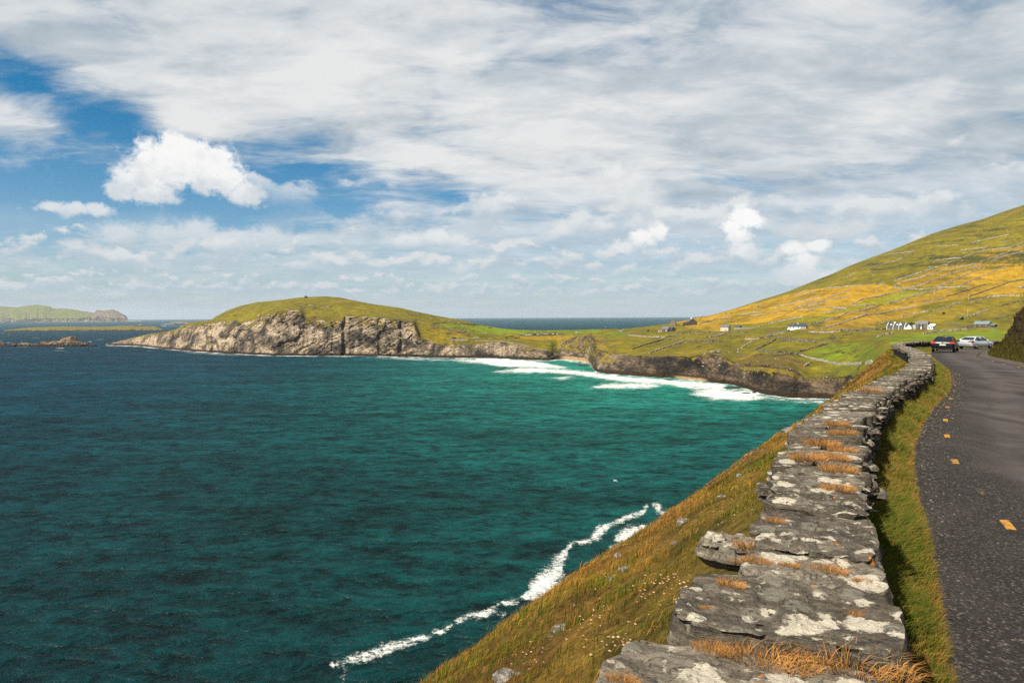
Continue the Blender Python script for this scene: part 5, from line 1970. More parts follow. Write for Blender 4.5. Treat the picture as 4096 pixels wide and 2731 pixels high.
def pale_rock_mat():
    m, b, bs = new_mat('bleached_rock')
    o = b.obj()
    n = b.noise(o, 2.2, 5.0, 0.7)
    c = b.ramp(n, [(0.35, (0.05, 0.047, 0.042)), (0.5, (0.17, 0.155, 0.135)), (0.65, (0.40, 0.365, 0.32))])
    fin(b, bs, c, 0.9, 0.15, b.bump(b.noise(o, 6.0, 5.0, 0.7), 0.6, 0.08))
    return m


PALE = pale_rock_mat()
rock_vars = [rock_mesh('rock', 11 + i * 3) for i in range(6)]
SLOPE_ROCKS = [(2021, 2706, 62, 'dark lichened rock at the bottom edge of the grassy slope'), (2076, 2694, 18, 'small pale stone right of the dark rock at the bottom edge'),
               (2248, 2520, 52, 'flat white-flecked rock in the middle of the golden slope'), (2200, 2545, 22, 'small pale rock just left of the flat white-flecked rock'),
               (2495, 2276, 30, 'pale pointed rock above the leaning slab on the slope'), (2446, 2316, 26, 'pale leaning slab of rock near the slope edge'),
               (2474, 2222, 22, 'light rock on the slope edge beside the widest foam patch'), (2735, 2088, 30, 'rounded pale boulder high on the slope edge'),
               (2640, 2086, 16, 'small white rock on the skyline of the slope'), (2700, 2170, 18, 'small pale rock between the round boulder and the wall'),
               (3155, 1722, 34, 'dark rock leaning out from the slope beside the far wall'), (2890, 1990, 26, 'half-buried grey rock in the scree below the wall'),
               (2960, 1905, 22, 'grey slab of scree below the wall, farther up'), (2300, 2420, 14, 'tiny white rock among the golden grass')]
for i, (px, py, hw, lab) in enumerate(SLOPE_ROCKS):
    hit = on_slope(px, py)
    if hit is None:
        continue
    sc = hw / F_PX * hit.y
    o = link('rock', rock_vars[i % 6], PALE)
    o.location = hit - Vector((0, 0, 0.05 * sc))
    o.scale = (sc, sc * 0.8, sc)
    o.rotation_euler = (random.uniform(-0.3, 0.3), random.uniform(-0.3, 0.3), random.uniform(0, 6))
    tag(o, lab, 'rock', 'rocks on the grassy slope')


# scree chips on the upper slope and dried flower heads: uncountable, one object each
def scatter_mesh(name, pts, sizes, seed, k=6):
    """many small angular chips in one mesh"""
    r = np.random.default_rng(seed)
    octa = np.array([[1, 0, 0], [-1, 0, 0], [0, 1, 0], [0, -1, 0], [0, 0, 1], [0, 0, -1]], float)
    of = np.array([[0, 2, 4], [2, 1, 4], [1, 3, 4], [3, 0, 4], [2, 0, 5], [1, 2, 5], [3, 1, 5], [0, 3, 5]])
    n = len(pts)
    V = octa[None] * (0.55 + 0.75 * r.random((n, 6, 1)))
    a = r.uniform(0, 6.28, n)
    ca, sa = np.cos(a)[:, None], np.sin(a)[:, None]
    x = V[..., 0] * ca - V[..., 1] * sa
    y = V[..., 0] * sa + V[..., 1] * ca
    V = np.stack([x, y, V[..., 2] * 0.6], 2) * sizes[:, None, None] + pts[:, None, :]
    F = (of[None] + (np.arange(n) * 6)[:, None, None]).reshape(-1, 3)
    me = mesh_np(name, V.reshape(-1, 3), F, smooth=False)
    tone = np.repeat(r.random(n), 6)
    set_attr(me, 'tone', tone)
    return me


def chip_mat(name, stops):
    m, b, bs = new_mat(name)
    c = b.ramp(b.attr('tone'), stops)
    c = b.vm('SCALE', c, s=b.step(b.noise(b.pos(), 30.0, 2.0, 0.6), 0.3, 0.7, 0.75, 1.25, 'LINEAR'))
    fin(b, bs, c, 0.9, 0.15)
    return m


n_rows = 6 + 76 + 41
Q, d, a, c = sample_grid(SP, n_rows, len(SP) // n_rows, 30, 86, 5200)
sel = (fbm(Q / 1.8, 3, 0.6, seed=331) + np.interp(project(Q)[1], [1600, 1800, 2150, 2350], [0.3, 0.35, 0.0, -0.3]) > 0.12)
Q, d = Q[sel], d[sel]
me = scatter_mesh('scree', Q, (0.02 + 0.07 * rng.random(len(Q)) ** 3) * np.clip(d / 22, 0.6, 1.6), 5)
tag(link('scree', me, chip_mat('scree_chips', [(0.0, (0.04, 0.038, 0.034)), (0.6, (0.13, 0.12, 0.105)), (1.0, (0.40, 0.37, 0.33))])),
    'small grey and pale stones scattered through the slope turf', 'stones', kind='stuff')

heads = []
for px, py, sx, sy, n in ((2650, 2420, 70, 40, 90), (2720, 2440, 50, 30, 70), (2760, 2150, 60, 40, 40), (2880, 2110, 50, 60, 60), (2130, 2690, 70, 40, 60), (2380, 2540, 70, 50, 60),
                          (2340, 2600, 50, 40, 40), (2960, 2060, 40, 60, 50), (2500, 2700, 40, 60, 60), (2560, 2450, 60, 40, 40), (2420, 2380, 40, 40, 30), (2450, 2690, 50, 40, 50)):
    for _ in range(int(n * 0.25)):
        hit = on_slope(px + random.gauss(0, sx * 0.7), py + random.gauss(0, sy * 0.7))
        if hit is not None and hit.y < 45:
            heads.append((hit.x, hit.y, hit.z + random.uniform(0.10, 0.24)))
heads = np.array(heads)
me = scatter_mesh('thrift', heads, 0.007 + 0.006 * rng.random(len(heads)), 9)
tag(link('dried_thrift', me, chip_mat('thrift_heads', [(0.0, (0.26, 0.14, 0.08)), (1.0, (0.48, 0.31, 0.18))])),
    'dried pinkish sea thrift heads in drifts along the wall foot', 'flowers', kind='stuff')

# loose gravel on the road shoulder
A = GE
Bq = rematch(A, RE)
cand = []
N = 60000
ii = rng.integers(0, len(A), N)
tt = rng.random(N) ** 1.3
wid = np.linalg.norm(Bq - A, axis=1)[ii]
off = tt * np.interp(A[ii, 1], [0, 6, 9, 14, 20, 30], [2.6, 2.1, 1.5, 0.8, 0.5, 0.35])
f = np.clip(off / wid, 0, 1)[:, None]
G2 = A[ii] * (1 - f) + Bq[ii] * f + rng.normal(0, 0.05, (N, 2))
w = 1.0 / np.maximum(np.hypot(G2[:, 0], G2[:, 1]), 4) ** 1.7 * (G2[:, 1] > 3.5) * (G2[:, 1] < 34)
k = rng.choice(N, 15000, replace=False, p=w / w.sum())
G2 = G2[k]
dist = np.hypot(G2[:, 0], G2[:, 1])
tz = CAM_Z - H(G2[:, 1]) + 0.004
me = scatter_mesh('gravel', np.column_stack([G2, tz]), (0.006 + 0.014 * rng.random(len(G2)) ** 2) * np.clip(dist / 8, 0.8, 2.0), 7)
tag(link('gravel', me, chip_mat('loose_chippings', [(0.0, (0.012, 0.011, 0.010)), (0.6, (0.035, 0.031, 0.028)), (0.9, (0.075, 0.066, 0.058)), (1.0, (0.16, 0.143, 0.125))])),
    'loose grey chippings on the road shoulder beside the verge', 'gravel', kind='stuff')


# ------------------------------------------------------------------ islands and skerries
def ridge_island(name, crest, base_row, Y0, depth, cliff, colours, seed, dx=3.0, rough=1.0, rocky=None, nrow=46):
    """island as a lofted ridge: crest rows of the photograph at distance Y0 + depth/2"""
    x0, x1 = crest[0][0], crest[-1][0]
    xs = np.arange(x0, x1 + 0.1, dx)
    row = np.interp(xs, [q[0] for q in crest], [q[1] for q in crest])
    k, mk = km(xs, row)
    Yc = Y0 + depth * 0.45
    zc = np.maximum(CAM_Z + mk * Yc, 1.0)
    wob = fbm(np.stack([xs / 30.0, xs * 0 + seed, xs * 0], 1), 4, 0.55, seed=seed)
    ys = Y0 + depth * 0.10 * wob
    zcl = np.minimum(zc * 0.75, cliff * (1 + 0.5 * wob))
    prof = [(ys - 10, zc * 0 - 4), (ys, zc * 0 - 0.5), (ys + 0.04 * depth + 4, zcl), (ys * 0 + Yc, zc), (ys * 0 + Y0 + depth * 0.75, zc * 0.55), (ys * 0 + Y0 + depth, zc * 0 - 4)]
    cnt = [1, nrow // 3, nrow, 8, 6]
    rows, sg = [], []
    for (ya, za), (yb, zb), c, s in zip(prof[:-1], prof[1:], cnt, range(9)):
        for j in range(c):
            t = j / c
            tz = t if s != 2 else (1 - (1 - t) ** 1.4)
            rows.append(np.column_stack([k * (ya + (yb - ya) * t), ya + (yb - ya) * t, za + (zb - za) * tz]))
            sg.append(s)
    P = np.concatenate(rows)
    sgv = np.repeat(np.array(sg), len(xs))
    sc = max(zc.max() / 100.0, 0.08)
    q = P / (60.0 * sc)
    amp = np.where(sgv <= 1, 4.0, np.where(sgv == 2, 2.2, 1.0)) * sc * rough
    P[:, 2] += amp * 3.0 * fbm(q * np.array([2, 2, 3]), 5, 0.6, seed=seed + 3) * (P[:, 2] > 0)
    P[:, 1] += amp * 6.0 * fbm(q * np.array([3, 1, 3]), 5, 0.62, seed=seed + 5, ridged=True) * (sgv <= 2)
    me = mesh_np(name, P, grid_faces(len(rows), len(xs))[:, ::-1])
    turf = fbm(P / (40 * sc), 5, 0.6, seed=seed + 7)
    col = colours[0] * (0.5 - 0.5 * turf)[:, None] + colours[1] * (0.5 + 0.5 * turf)[:, None]
    set_attr(me, 'turf', np.clip(col, 0, 1))
    rk = np.where(sgv <= 1, 1.0, np.where(sgv == 2, sstep(fbm(P / (25 * sc), 4, 0.6, seed=seed + 9), 0.3, 0.5) * 0.6, 0.0))
    if rocky is not None:
        rk = np.maximum(rk, np.tile(np.interp(xs, [q[0] for q in rocky], [q[1] for q in rocky]), len(rows)))
    set_attr(me, 'rock', np.clip(rk, 0, 1))
    set_attr(me, 'sand', np.zeros(len(P)))
    set_attr(me, 'dark_stone', np.full(len(P), 0.55))
    return tag(link(name, me, LAND_MAT), kind='structure')


ridge_island('island', [(-1500, 1285), (-900, 1240), (-400, 1205), (-150, 1218), (0, 1224), (65, 1229), (110, 1222), (140, 1219), (178, 1222), (215, 1233), (281, 1236), (341, 1247),
                        (380, 1252), (384, 1240), (400, 1243), (425, 1241), (449, 1238), (468, 1245), (482, 1252), (496, 1259), (505, 1270), (512, 1285)], 1287, 11800, 1700, 55,
             (np.array([0.085, 0.110, 0.018]), np.array([0.115, 0.120, 0.020])), 5, 3.0, 0.8, rocky=[(-1500, 0), (340, 0), (385, 0.9), (515, 1)])
ridge_island('low_island', [(15, 1321), (60, 1316), (120, 1309), (200, 1307), (270, 1305), (330, 1307), (420, 1306), (490, 1303), (530, 1302), (560, 1306), (600, 1305), (620, 1305), (645, 1314), (655, 1320)],
             1322, 3230, 380, 6, (np.array([0.075, 0.085, 0.012]), np.array([0.17, 0.12, 0.03])), 15, 2.5, 1.2, nrow=30)
ridge_island('reef', [(672, 1296), (690, 1289), (705, 1287), (730, 1288), (760, 1290), (800, 1296)], 1296, 7000, 120, 8, (np.array([0.05, 0.05, 0.03]),) * 2, 25, 4, 0.6, rocky=[(0, 1), (900, 1)], nrow=12)
ridge_island('reef', [(548, 1303), (556, 1298), (565, 1297), (574, 1300), (580, 1303)], 1303, 5200, 80, 6, (np.array([0.04, 0.04, 0.03]),) * 2, 27, 2, 0.5, rocky=[(0, 1), (900, 1)], nrow=10)
ridge_island('skerry', [(-160, 1381), (-60, 1366), (-20, 1358), (0, 1361), (10, 1366), (22, 1378), (34, 1382)], 1384, 1470, 40, 6, (np.array([0.06, 0.05, 0.03]),) * 2, 35, 1.6, 1.3,
             rocky=[(-200, 1), (900, 1)], nrow=24)
ridge_island('skerry', [(36, 1382), (50, 1375), (72, 1374), (94, 1368), (110, 1371), (131, 1377), (150, 1371), (164, 1366), (190, 1366), (225, 1360), (240, 1356), (253, 1349), (270, 1346), (285, 1341),
                        (296, 1344), (304, 1346), (310, 1358), (318, 1364), (337, 1368), (355, 1377), (370, 1379), (388, 1382)], 1384, 1465, 46, 7,
             (np.array([0.11, 0.08, 0.045]),) * 2, 37, 1.4, 1.4, rocky=[(0, 1), (225, 1), (260, 0.6), (310, 0.6), (330, 1), (900, 1)], nrow=30)

# rocks awash in the surf
WET = plain('wet_black_rock', (0.018, 0.013, 0.010), 0.45, 0, 0.4, 2.0)
sea_rock_vars = [rock_mesh('sea_rock', 71 + i * 5, 3, 0.5) for i in range(4)]
for i, (px, py, hw, hh, lab) in enumerate((
        (3017, 1571, 9, 9, 'pointed black rock standing in the white surf'), (2984, 1572, 20, 3.5, 'low flat black rock left of the pointed surf rock'),
        (2932, 1552, 38, 6, 'long dark rock ledge at the back of the surf'), (3012, 1590, 9, 2.5, 'small wet rock in the foam before the pointed one'),
        (3229, 1599, 11, 5, 'rounded black rock awash at the foot of the near cliff'), (2318, 1451, 7, 3.5, 'tiny dark rock at the water edge of the sandy cove'),
        (2330, 1462, 32, 4.5, 'low brown reef in front of the sandy cove'), (2262, 1428, 20, 9, 'dark boulder standing on the sand of the cove'),
        (2390, 1481, 20, 4, 'stepped wet ledge at the corner of the cove'))):
    k_, m_ = km(px, py)
    Y = -CAM_Z / float(m_)
    sc = hw / F_PX * Y
    o = link('sea_rock', sea_rock_vars[i % 4], WET)
    z = 2.0 if 'sand' in lab and 'standing' in lab else 0.0
    o.location = (float(k_) * Y, Y, z)
    o.scale = (sc, sc * 0.8, hh / F_PX * Y / 0.5)
    o.rotation_euler = (0, 0, random.uniform(-0.4, 0.4))
    tag(o, lab, 'rock', 'rocks along the shore')

# ------------------------------------------------------------------ field walls on the hillside
m, b, bs = new_mat('field_wall_pale')
c = b.ramp(b.noise(b.pos(), 0.9, 4.0, 0.7), [(0.35, (0.12, 0.11, 0.09)), (0.5, (0.32, 0.29, 0.235)), (0.65, (0.55, 0.495, 0.415))])
fin(b, bs, c, 0.95, 0.1)
FW_PALE = m
m, b, bs = new_mat('field_wall_dark')
c = b.ramp(b.noise(b.pos(), 0.9, 4.0, 0.7), [(0.35, (0.050, 0.046, 0.026)), (0.5, (0.11, 0.098, 0.07)), (0.65, (0.34, 0.31, 0.26))])
fin(b, bs, c, 0.95, 0.1)
FW_DARK = m


def field_wall(pts, label, dark=False, hgt=1.85, gap=-0.02):
    P = []
    for i in range(len(pts) - 1):
        (xa, ya), (xb, yb) = pts[i], pts[i + 1]
        n = max(2, int(math.hypot(xb - xa, yb - ya) / 2.0))
        for j in range(n):
            t = j / n
            P.append((xa + (xb - xa) * t, ya + (yb - ya) * t))
    P.append(pts[-1])
    W = [on_land(x, y) for x, y in P]
    W = [q for q in W if q is not None]
    if len(W) < 2:
        return
    W = np.array([q[:] for q in W])
    # no leaps where the ray skips over a fold
    keep = [0]
    for i in range(1, len(W)):
        if np.linalg.norm(W[i] - W[keep[-1]]) < 70:
            keep.append(i)
    W = W[keep]
    s = np.concatenate([[0], np.cumsum(np.linalg.norm(np.diff(W, axis=0), axis=1))])
    if s[-1] < 3:
        return
    pos, r = 0.0, random.Random(len(label) * 13 + len(P))
    mb = MB()
    org = W[0].copy()
    g1 = np.array([fbm(np.array([[q / 14.0, len(label) * 1.7, 0.3]]), 3, 0.6, seed=3)[0] for q in np.arange(0, s[-1] + 4, 2.0)])
    while pos < s[-1]:
        ln = r.uniform(0.9, 2.0)
        q = np.array([np.interp(pos + ln / 2, s, W[:, j]) for j in range(3)])
        q2 = np.array([np.interp(min(pos + ln, s[-1]), s, W[:, j]) for j in range(3)])
        q1 = np.array([np.interp(pos, s, W[:, j]) for j in range(3)])
        d = q2 - q1
        hd = drop_land(q[0], q[1])
        z = hd.z if hd is not None else q[2]
        v = np.interp(pos, np.arange(0, s[-1] + 4, 2.0)[:len(g1)], g1)
        if True:
            h = hgt * r.uniform(0.7, 1.15) * (0.8 + 0.5 * v) if v > -0.42 + gap else 0.45 * r.uniform(0.8, 1.2)
            rz = math.atan2(d[1], d[0]) + r.uniform(-0.12, 0.12)
            k = len(mb.v)
            mb.box((q[0] - org[0], q[1] - org[1], z + h / 2 - 0.35 - org[2]), (ln * 1.08, r.uniform(0.8, 1.2), h + 0.5), rz)
            for i in range(k, k + 8):                 # knock the corners about
                x, y, zz = mb.v[i]
                mb.v[i] = (x + r.uniform(-0.14, 0.14), y + r.uniform(-0.14, 0.14), zz + r.uniform(-0.13, 0.13))
        pos += ln
    if not mb.f:
        return
    o = mb.build('field_wall', FW_DARK if dark else FW_PALE)
    o.location = org
    tag(o, label, 'stone wall', 'drystone walls dividing the fields', 'thing')


FIELD_WALLS = [
    (z5([(20, 1010), (250, 985), (440, 970), (680, 955)]), 'long pale field wall dividing dark upper slope from the golden fields', 0),
    (z5([(680, 625), (880, 605), (1020, 585)]), 'short pale wall touching the skyline halfway up the hill', 0),
    (z5([(1000, 590), (880, 665), (790, 700), (620, 745), (500, 790)]), 'thin wall running downhill left from the short skyline wall', 0),
    (z5([(790, 925), (930, 880), (1100, 825)]), 'rubbly wall stretch left of the highest long golden field', 0),
    (z5([(1130, 815), (1330, 755), (1550, 665), (1700, 610), (1880, 560)]), 'long straight wall climbing right along the highest golden field', 0),
    (z5([(1900, 565), (2100, 545), (2269, 485)]), 'wall at the right picture edge, topmost of the continuous ones', 0),
    (z5([(820, 950), (1000, 905), (1250, 840)]), 'pale wall below the rubbly stretch on the upper hillside', 0),
    (z5([(1280, 830), (1500, 765), (1720, 730)]), 'wall continuing right above the brightest orange field', 0),
    (z5([(960, 1005), (1150, 955), (1300, 890), (1480, 825), (1680, 780), (1780, 745)]), 'bright white wall along the upper side of the orange field', 0),
    (z5([(1310, 980), (1450, 925), (1640, 840), (1830, 770)]), 'white wall along the lower side of the orange field', 0),
    (z5([(1560, 965), (1750, 890), (1950, 805), (2080, 755)]), 'next white wall to the right of the two bounding the orange field', 0),
    (z5([(1780, 705), (1950, 645), (2050, 610), (2150, 570), (2269, 525)]), 'wall climbing to the right edge under the topmost one', 0),
    (z5([(1900, 700), (2050, 640), (2269, 585)]), 'faint wall close under the wall that climbs to the right edge', 0),
    (z5([(300, 1195), (420, 1135), (600, 1105), (780, 1065), (920, 1020)]), 'pale wall on top of the triangular bright green field', 0),
    (z5([(290, 1200), (450, 1203), (600, 1200)]), 'short straight white wall at the foot of the triangular green field', 0),
    (z5([(0, 1165), (150, 1130), (270, 1105)]), 'short pale wall at the left of the power pole row', 0),
    (z5([(820, 960), (790, 1000), (960, 1015), (1080, 1022), (1250, 1000), (1430, 1000), (1650, 985)]), 'curving wall hooking round the corner of the orange field', 0),
    (z5([(720, 1185), (870, 1140), (1050, 1085), (1180, 1050), (1330, 1015)]), 'wall on the lower side of the triangular green field', 0),
    (z5([(-30, 1475), (130, 1430), (250, 1385), (370, 1350), (480, 1310), (640, 1300), (730, 1280), (880, 1240), (1040, 1210)]), 'long broken wall ending above the long white house', 0),
    (z5([(870, 1340), (990, 1300), (1170, 1275)]), 'pale wall rising directly behind the long white house', 0),
    (z5([(1110, 1190), (1230, 1155), (1340, 1120)]), 'short thick wall up the hill from the grey two-storey house', 0),
    (z5([(1380, 1105), (1550, 1060), (1720, 1000), (1820, 970)]), 'dark-edged wall right of the power pole row', 1),
    (z5([(1640, 1110), (1700, 1085), (1850, 1035), (1970, 990), (2100, 940), (2269, 910)]), 'dark grown-over wall climbing to the right edge above the cottage', 1),
    (z5([(1670, 1170), (1800, 1130), (1900, 1105), (2100, 1095), (2220, 1095)]), 'wall curving level across the field above the cottage', 0),
    (z5([(2020, 1210), (2120, 1180), (2210, 1160)]), 'short wall beside the dark roadside bank', 1),
    (z5([(1240, 1270), (1380, 1230), (1480, 1190), (1540, 1175)]), 'thin wall between white house and cottage, uphill', 0),
    (z5([(1540, 1355), (1600, 1340), (1750, 1300), (1870, 1255)]), 'wall up the hill behind the red-doored cottage', 0),
    (z5([(1930, 1360), (2020, 1345), (2100, 1325)]), 'double wall right of the red-doored cottage', 1),
    (z5([(0, 1505), (130, 1500), (200, 1485), (300, 1495), (430, 1480), (640, 1480), (900, 1465)]), 'dark roadside wall left of the grey two-storey house', 1),
    (z5([(1120, 1530), (1250, 1510), (1380, 1495), (1480, 1490)]), 'wall leading to the two pale boulders above the two cars', 0),
    (z5([(1560, 1470), (1750, 1455), (1990, 1465)]), 'dark wall in front of the red-doored cottage', 1),
    (z5([(620, 1420), (680, 1405), (740, 1395)]), 'short white wall at the left end of the long white house', 0),
    (z5([(590, 1565), (680, 1535), (780, 1520)]), 'low broken wall above the near bright green field', 0),
    (z5([(1280, 530), (1400, 525), (1520, 512)]), 'faint short wall high on the open slope', 0),
    (z5([(1550, 575), (1680, 560), (1830, 545)]), 'faint wall just left of the topmost continuous wall', 0),
    (z5([(1680, 485), (1780, 465), (1950, 425), (2090, 400)]), 'highest faint wall on the green slope', 0),
    (z5([(2010, 495), (2080, 470)]), 'tiny wall scrap near the right edge of the green slope', 0),
    (z5([(240, 890), (340, 860)]), 'tiny wall scrap on the dark upper slope at left', 0),
    (z5([(1240, 720), (1280, 685), (1400, 675), (1540, 660)]), 'broken wall in the scrub above the long straight wall', 0),
    (z4([(1110, 380), (1300, 330), (1500, 290), (1650, 260)]), 'straight wall crossing the golden field at mid-hill', 0),
    (z4([(1400, 360), (1600, 305), (1820, 240), (1980, 195)]), 'wall parallel above, next up from the mid-hill straight wall', 0),
    (z4([(1520, 355), (1700, 310), (1900, 265), (1980, 250)]), 'wall under the second power pole from the left', 0),
    (z4([(1440, 405), (1560, 390), (1660, 365), (1770, 370)]), 'thick pale wall by the small stone enclosure', 0),
    (z4([(1790, 375), (1880, 378), (1960, 380)]), 'rubble wall just right of the thick pale one', 0),
    (z4([(1345, 400), (1400, 365), (1460, 370)]), 'curved end of the small stone enclosure', 0),
    (z4([(1370, 240), (1500, 205), (1600, 180)]), 'short wall close under the long dividing wall', 0),
    (z4([(740, 455), (850, 440), (970, 415)]), 'pale wall above the cream cottage, upper one', 0),
    (z4([(870, 465), (960, 452), (1050, 440)]), 'rubbly pale wall right of the upper cottage wall', 0),
    (z4([(1090, 435), (1200, 405), (1300, 380)]), 'light wall ending at the stone enclosure', 0),
    (z4([(270, 560), (400, 525), (550, 490), (640, 480)]), 'wall running up from the far gabled stone house', 0),
    (z4([(840, 625), (1000, 575), (1150, 540), (1290, 505), (1450, 480)]), 'wall from the dark shed up behind the hipped bungalow', 0),
    (z4([(1500, 590), (1700, 525), (1850, 490), (1960, 435), (2100, 420), (2281, 375)]), 'long pale wall rising right from the hipped bungalow', 0),
    (z4([(1700, 435), (1850, 405), (1950, 390)]), 'wall along the upper edge of the narrow bright green strip', 0),
    (z4([(1530, 650), (1700, 660), (1880, 645)]), 'thick grey roadside wall right of the bungalow', 0),
    (z4([(1910, 635), (2050, 640), (2281, 625)]), 'dark roadside wall continuing right of the thick grey one', 1),
    (z4([(1040, 655), (1200, 650), (1290, 640), (1350, 610)]), 'dark wall along the bungalow drive', 1),
    (z4([(1030, 715), (1190, 720), (1400, 735), (1600, 750), (1780, 755), (1870, 760)]), 'thick dark wall across the middle fields', 1),
    (z4([(1030, 715), (1100, 690), (1250, 655)]), 'pale wall curving up from the left end of the thick dark wall', 0),
    (z4([(800, 740), (880, 735), (960, 730)]), 'grey wall piece left of the thick dark wall', 0),
    (z4([(720, 855), (800, 805), (880, 760)]), 'diagonal wall below the grey wall piece', 0),
    (z4([(920, 855), (1050, 795), (1150, 740)]), 'dark diagonal wall in the lower fields', 1),
    (z4([(1190, 750), (1400, 755), (1600, 775)]), 'second dark wall close under the thick dark one', 1),
    (z4([(1420, 875), (1600, 825), (1750, 790)]), 'pale-topped wall on the near bright field, upper side', 1),
    (z4([(900, 865), (1000, 875), (1200, 900), (1350, 890), (1430, 910)]), 'broken wall along the clifftop heath', 1),
    (z4([(1420, 910), (1550, 955), (1700, 985), (1850, 1020), (2000, 1020), (2120, 1015)]), 'stout wall along the seaward side of the near bright field', 0),
    (z4([(2180, 1015), (2260, 1000)]), 'last wall scrap before the near grassy slope', 0),
    (z4([(400, 880), (460, 876), (520, 870)]), 'tiny white wall scrap on the clifftop turf', 0),
    (z4([(0, 665), (180, 655), (500, 660), (830, 650)]), 'dark roadside wall below the cream cottage', 1),
    (z4([(400, 710), (500, 695), (590, 670)]), 'short diagonal wall below the cream cottage', 0),
    (z4([(0, 750), (60, 748), (130, 750)]), 'dark scrap of wall below the farm cluster', 1),
    (z4([(180, 755), (350, 740), (530, 760)]), 'dark broken wall in the lower left fields', 1),
    (z4([(1500, 1030), (1530, 1015), (1480, 1040)]), 'white stone heap at the clifftop path', 0),
    (z3([(1480, 585), (1600, 540), (1700, 515), (1780, 490)]), 'dark diagonal wall left of the cove fields', 1),
    (z3([(1640, 620), (1750, 580), (1850, 545), (1950, 520)]), 'pale diagonal wall right of the cove fields', 0),
    (z3([(1440, 450), (1600, 465), (1780, 470), (1950, 440)]), 'pale wall below the farm cluster', 0),
    (z3([(1780, 490), (1990, 505), (2300, 510)]), 'dark level wall between the two cove diagonals', 1),
    (z3([(2210, 470), (2280, 455), (2352, 440)]), 'short wall near the cream cottage, seaward', 0),
    (z2([(1720, 460), (1850, 448), (2000, 465), (2150, 470)]), 'grey wall over the bright field on the headland', 1),
    (z2([(1700, 470), (1850, 500), (2020, 530)]), 'dark wall under the bright field on the headland', 1),
]
for pts, lab, dark in FIELD_WALLS:
    field_wall(pts, lab, bool(dark))


# ------------------------------------------------------------------ lanes and paths
def ribbon(name, pts, width, mat, lift=0.35):
    W = []
    for i in range(len(pts) - 1):
        (xa, ya), (xb, yb) = pts[i], pts[i + 1]
        n = max(2, int(math.hypot(xb - xa, yb - ya) / 3))
        for j in range(n + (i == len(pts) - 2)):
            q = on_land(xa + (xb - xa) * j / n, ya + (yb - ya) * j / n)
            if q is not None and (not W or (q - W[-1]).length < 60):
                W.append(q)
    if len(W) < 3:
        return
    W = np.array([q[:] for q in W])
    for j in range(3):
        W[:, j] = smooth1(W[:, j], 1.5)
    tg = np.gradient(W[:, :2], axis=0)
    tg /= np.linalg.norm(tg, axis=1)[:, None] + 1e-9
    nn = np.stack([-tg[:, 1], tg[:, 0]], 1)
    rows = []
    for o in (-1, -0.33, 0.33, 1):
        q = np.column_stack([W[:, :2] + nn * width / 2 * o, W[:, 2] + lift])
        rows.append(q)
    low = [rows[0] - np.array([0, 0, 1.2])] + rows + [rows[-1] - np.array([0, 0, 1.2])]
    me = mesh_np(name, np.concatenate(low), grid_faces(len(low), len(W)))
    tag(link(name, me, mat), kind='structure')


LANE = plain('lane_grey', (0.16, 0.145, 0.125), 0.9, 0, 0.2, 0.3)
LANE_D = plain('lane_dark', (0.075, 0.066, 0.060), 0.9, 0, 0.2, 0.3)
ribbon('path', z3([(0, 500), (120, 500), (250, 507), (330, 514), (400, 524), (460, 540), (520, 560), (600, 580), (690, 592)]), 3.2, LANE)
ribbon('lane', z3([(1355, 422), (1370, 410), (1385, 398), (1400, 392)]), 6.0, LANE)
ribbon('lane', z5([(1370, 1398), (1440, 1408), (1500, 1425), (1560, 1452)]), 3.5, LANE_D, 0.25)
ribbon('lane', z4([(1040, 652), (1200, 645), (1290, 632), (1345, 612)]), 3.0, LANE_D, 0.25)
ribbon('car_park', z3([(430, 452), (560, 449), (700, 445), (860, 440)]), 9.0, LANE_D, 0.3)

# loose stones on the shoulder of the headland and along the cliff edges
pts, szs = [], []
for px0, px1, py0, py1, n, big in ((850, 1020, 1212, 1300, 330, 1.0), (1000, 1160, 1205, 1245, 40, 0.9), (2780, 2960, 1405, 1470, 90, 1.5), (2960, 3200, 1430, 1490, 90, 0.9),
                                  (2230, 2420, 1340, 1410, 120, 1.6), (3200, 3420, 1440, 1530, 70, 0.8), (3300, 4060, 900, 1150, 70, 0.8), (2900, 3600, 1130, 1300, 70, 0.7)):
    for _ in range(n):
        q = on_land(random.uniform(px0, px1), random.uniform(py0, py1))
        if q is not None and q.z > 5:
            pts.append(q[:])
            szs.append(big * random.uniform(0.35, 1.0) ** 1.6 * 1.1)
me = scatter_mesh('stones', np.array(pts), np.array(szs), 21)
tag(link('scattered_stones', me, chip_mat('field_stone', [(0.0, (0.07, 0.064, 0.055)), (0.6, (0.17, 0.153, 0.13)), (1.0, (0.36, 0.33, 0.28))])),
    'pale loose stones strewn over the headland shoulder and clifftops', 'stones', kind='stuff')


# ------------------------------------------------------------------ houses
WHITE = plain('white_render', (0.72, 0.71, 0.68), 0.8, 0, 0.08, 1.0)
CREAM = plain('cream_render', (0.62, 0.55, 0.38), 0.8, 0, 0.08, 1.0)
GREYW = plain('grey_render', (0.36, 0.40, 0.43), 0.8, 0, 0.08, 1.0)
STONEW = plain('rubble_stone', (0.060, 0.052, 0.045), 0.9, 0, 0.6, 2.2)
STONEB = plain('brown_stone', (0.20, 0.15, 0.11), 0.9, 0, 0.5, 2.2)
SLATE = plain('blue_slate', (0.085, 0.105, 0.130), 0.6, 0, 0.25, 1.5)
SLATE_D = plain('dark_slate', (0.045, 0.058, 0.066), 0.85, 0, 0.25, 1.5, 0.15)
SLATE_G = plain('grey_slate', (0.135, 0.125, 0.120), 0.7, 0, 0.2, 1.5)
SLATE_T = plain('green_grey_roof', (0.13, 0.19, 0.20), 0.6, 0, 0.15, 1.5)
FRAME = plain('white_frame', (0.75, 0.73, 0.62), 0.6, 0, 0.05)
